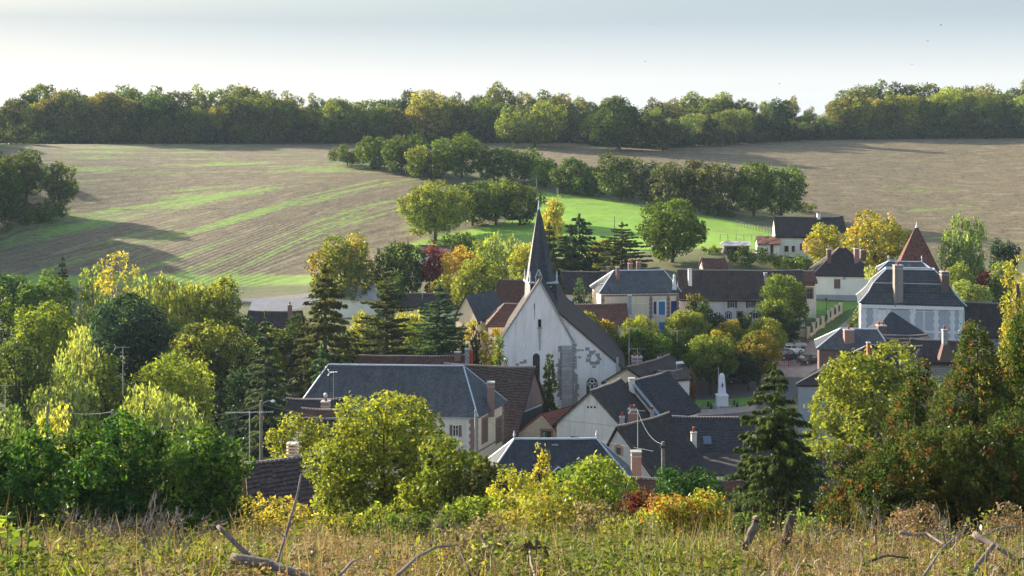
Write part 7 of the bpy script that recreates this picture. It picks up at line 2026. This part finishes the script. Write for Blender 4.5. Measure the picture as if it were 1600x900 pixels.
for i, (px, top, Y, c1, c2, lab, leaf) in enumerate([
    (12, 796, 15.5, 'bright', 'lime', "bright broad-leaved bramble shoot in the bottom left corner", .07), (34, 818, 14.5, 'bright', 'lime', "second broad-leaved bramble shoot beside the corner one", .075), (58, 800, 17, 'fresh', 'willow', "tall thin weed right of the bramble shoots", .05), (108, 808, 18, 'fresh', 'yellow', "yellowish weed under the first dead shrub", .05),
    (128, 838, 15.5, 'fresh', 'lime', "feathery green weed between the dead shrubs", .04), (16, 850, 14, 'bright', 'lime', "low bramble leaves at the very corner", .08), (75, 856, 14.2, 'lime', 'yellow', "low yellow-green bramble leaves", .07),
    (330, 828, 20, 'yellow', 'lime', "yellow-leaved twig beside the leaning stick", .05), (672, 806, 21, 'bright', 'lime', "bright leafy sprig right of the hornbeam's foot", .06), (610, 838, 18, 'fresh', 'lime', "green weed below the hornbeam", .045),
    (905, 862, 16, 'bright', 'lime', "bright green leafy weed in the middle of the bank", .055), (960, 850, 17, 'fresh', 'lime', "fresh green weed right of the middle", .05), (1020, 842, 18, 'fresh', 'willow', "pale weed below the orange shrubs", .045), (840, 832, 19, 'fresh', 'lime', "light green weed below the sapling", .05),
    (1242, 762, 26, 'bright', 'pale', "ivy-wrapped shoot standing before the fir", .055), (1275, 812, 22, 'fresh', 'lime', "green weed beside the dark stump", .045), (1545, 796, 19, 'bright', 'lime', "small lime-leaved seedling above the dead branches", .05), (1110, 848, 17, 'fresh', 'willow', "pale green weed left of the cut stake", .045),
    (1485, 822, 18, 'fresh', 'yellow', "small yellowish weed in the dead branches", .04), (745, 845, 17, 'willow', 'yellow', "straw-yellow weed left of the middle", .045)]):
    stem_plant(px, top, 0, Y, c1, c2, lab, seed=400 + i, leaf=leaf, n=34)
# dead shrubs of bare twigs
def twig_shrub(px, top, width, Y, label, seed, n=16, mat='deadwood', rad=.016):
    rng = random.Random(seed); x = xp(px, Y); z = gz(x, Y); H = zp(top, Y) - z; Rr = width * Y / F / 2
    b = MB()
    def grow(p, d, L, r, lvl):
        q = p + d * L * .5 + Vector((rng.uniform(-.05, .05), rng.uniform(-.05, .05), 0)) * L; e = q + (d + Vector((rng.uniform(-.3, .3), rng.uniform(-.3, .3), rng.uniform(-.1, .2)))).normalized() * L * .5
        b.tube([p, q, e], [r, r * .8, r * .5], 4, cap=False)
        if lvl < 3:
            for k in range(rng.choice([2, 3, 3])):
                s_ = q.lerp(e, rng.uniform(0, 1)); dd = (d + Vector((rng.uniform(-.9, .9), rng.uniform(-.9, .9), rng.uniform(-.3, .5)))).normalized(); grow(s_, dd, L * rng.uniform(.4, .65), r * .55, lvl + 1)
    for k in range(n):
        a = rng.uniform(0, 6.28); s_ = rng.uniform(.1, 1.0) * Rr
        d = Vector((math.cos(a) * s_, math.sin(a) * s_ * .6, H)).normalized(); grow(Vector((math.cos(a) * .1, math.sin(a) * .1, -.1)), d, H * rng.uniform(.45, .75), rad, 0)
    o = b.build('dead_shrub', M[mat], None); o.location = (x, Y, z); tag(o, label, 'shrub')
twig_shrub(148, 782, 110, 21, "left of the two leafless brown shrubs before the laurel hedge", 1)
twig_shrub(245, 784, 140, 19.5, "wider leafless brown shrub before the laurel hedge", 2, 18)
twig_shrub(700, 800, 110, 27, "thin grey leafless shrub below the darker hornbeam bush", 3, 12)
twig_shrub(1392, 780, 100, 30, "leafless grey shrub before the rusty thuja", 4, 12, 'pole_wood')
twig_shrub(1465, 640, 60, 56, "bare pale branches sticking out of the browning thuja", 5, 6, 'pole_wood', .03)
twig_shrub(1375, 660, 56, 58, "bare grey twigs above the low thuja", 6, 6, 'pole_wood', .025)
twig_shrub(1490, 800, 120, 22, "tangle of grey dead twigs under the dense thuja", 7, 12, 'pole_wood')
# cut and fallen wood
def branch(pts, rad, label, mat='deadwood', name='fallen_branch', cat='branch', twigs=0, seed=0):
    q = [Vector(P(*p)) for p in pts]; o0 = q[0].copy()
    rng = random.Random(seed)
    b = MB(); fine = []
    for k in range(len(q) - 1):
        for j in range(4): fine.append(q[k].lerp(q[k + 1], j / 4) + Vector((rng.uniform(-1, 1), rng.uniform(-1, 1), rng.uniform(-1, 1))) * rad[0] * .14)
    fine.append(q[-1])
    rr = [np.interp(i / (len(fine) - 1), np.linspace(0, 1, len(rad)), rad) for i in range(len(fine))]
    b.tube(fine, [float(x) for x in rr], 8)
    for k in range(twigs):
        s_ = fine[rng.randrange(2, len(fine) - 1)]; b.tube([s_, s_ + Vector((rng.uniform(-.25, .25), rng.uniform(-.1, .1), rng.uniform(.05, .3)))], [rad[0] * .3, rad[0] * .1], 4)
    o = b.build(name, M[mat], None, tuple(o0), smooth=True); tag(o, label, cat)
    return o
branch([(362, 872, 14.6), (410, 880, 14.5), (440, 890, 14.4), (500, 908, 14.2)], [.060, .055, .048], "thick cut log lying across the bottom of the bank", 'log', 'log', 'log')
branch([(340, 822, 15.2), (375, 856, 15.0), (412, 892, 14.8)], [.022, .028, .03], "straight grey stick leaning behind the cut log", 'log')
branch([(433, 884, 14.5), (450, 825, 14.7), (466, 768, 14.9), (470, 742, 15.0), (492, 729, 15.0)], [.020, .017, .013, .010, .006], "tall thin bare branch rising from the cut log", 'deadwood', twigs=2)
branch([(530, 900, 14.5), (548, 880, 15), (562, 872, 15.3)], [.018, .014, .008], "pale twig curving up right of the log", 'deadwood')
branch([(620, 900, 14.5), (650, 872, 15.0), (680, 855, 15.5), (712, 852, 15.8)], [.02, .016, .010], "arched pale branch left of the middle", 'deadwood', twigs=2)
branch([(735, 900, 14.5), (722, 868, 15), (712, 855, 15.4)], [.012, .010, .007], "dark twig bending beside the arched pale branch", 'bark')
branch([(1163, 858, 19.0), (1174, 832, 19), (1180, 818, 19.1), (1182, 807, 19.1)], [.055, .048, .042, .05], "pale cut stake leaning right in the weeds", 'log', 'stake', 'stake')
branch([(1224, 858, 20.0), (1232, 830, 20), (1236, 805, 20.1)], [.075, .068, .055], "dark rough stump beside the ivy-wrapped shoot", 'bark', 'stump', 'stump')
branch([(1290, 838, 19), (1310, 828, 19), (1330, 832, 19), (1345, 850, 18.8)], [.012, .012, .008], "pale hooped twig below the rusty thuja", 'deadwood')
branch([(1405, 832, 17), (1430, 836, 17), (1448, 834, 17), (1478, 852, 16.6)], [.022, .02, .012], "pale kinked branch on the brown litter", 'deadwood', twigs=2)
branch([(1522, 834, 16.2), (1550, 850, 16), (1592, 878, 15.6)], [.040, .036, .03], "short grey log pointing down to the right corner", 'log', 'log', 'log')
branch([(1552, 852, 15.9), (1530, 880, 15.2), (1512, 905, 14.8)], [.028, .026, .024], "grey branch crossing under the short log", 'log')
branch([(1350, 880, 15.5), (1385, 868, 15.8), (1420, 872, 15.7)], [.015, .013, .008], "dead branch lying low on the litter", 'bark', twigs=2)
branch([(1440, 905, 14.5), (1470, 860, 15.3), (1500, 832, 16)], [.014, .011, .006], "thin grey twig slanting up at the right", 'pole_wood', twigs=3)
branch([(1590, 822, 17), (1560, 826, 17), (1535, 838, 16.8)], [.016, .013, .008], "pale twig reaching in from the right edge", 'deadwood')
branch([(838, 905, 14.5), (830, 880, 14.9), (828, 862, 15.2)], [.016, .013, .012], "pale upright stub among the middle weeds", 'deadwood')
b = MB(); x, y, z = P(836, 858, 15.2); rng = random.Random(8)
for k in range(26):
    a = rng.uniform(0, 6.28); b.tube([(x, y, z), (x + math.cos(a) * .1, y + math.sin(a) * .06, z + rng.uniform(.02, .08)), (x + math.cos(a) * rng.uniform(.12, .2), y + math.sin(a) * .1, z - rng.uniform(0, .12))], [.012, .010, .004], 4)
o = b.build('dead_fern', M['hedge_soil'], None, (x, y, z)); tag(o, "clump of withered brown fern on the pale stub", 'plant')

# low clumps that break up the bank: a few grown once, then copied
def clumps():
    rng = np.random.default_rng(60)
    kinds = [('fresh', 'lime', .35, .2, "low yellow-green leafy clump growing in the bank's dry grass", "leafy weed clumps on the bank", 26),
             ('brown', 'straw', .4, .4, "withered brown weed clump standing in the bank's dry grass", "withered weed clumps on the bank", 48)]
    for c1, c2, t, g, lab, grp, n in kinds:
        protos = [plant('shrub', 0, 0, 0, .75 + .2 * i, .45 + .08 * i, .034, c1, c2, t, lab, grp, seed=700 + i + len(c1), blobs=10, clump=.16, gaps=g, dens=.8) for i in range(3)]
        for k in range(n):
            Y = rng.uniform(16, 40); u = rng.uniform(-.39, .39); x = u * Y; z = gz(x, Y) - .05; px = 800 + u * F
            if c1 == 'fresh' and px > 1330 and rng.uniform() < .7: continue
            s = rng.uniform(.3, .85)
            if px < 420: s *= .6; 
            if px < 420 and c1 == 'brown': Y = rng.uniform(14.5, 17); x = u * Y; z = gz(x, Y) - .05
            p = protos[k % 3]
            if k < 3: p.location = (x, Y, z); p.rotation_euler = (0, 0, k)
            else: copy_plant(p, (x, Y, z), rng.uniform(0, 6.28), (s, s, s * rng.uniform(.6, 1.2)), c1 if rng.uniform() < .6 else ('olive' if c1 == 'fresh' else 'grey'))
clumps()
# ---------------------------------------------------------------- air: a thin even autumn haze over the whole valley
m, t, o = new_mat("haze")
v = t.nodes.new("ShaderNodeVolumePrincipled")
v.inputs['Color'].default_value = (0.66, 0.82, 1.0, 1)
v.inputs['Density'].default_value = 0.00006
v.inputs['Anisotropy'].default_value = 0.0
t.links.new(v.outputs[0], o.inputs['Volume'])
hz = MB().box(-2600, 2600, -60, 1560, -6, 72).build("haze", m)
tag(hz, kind='stuff')
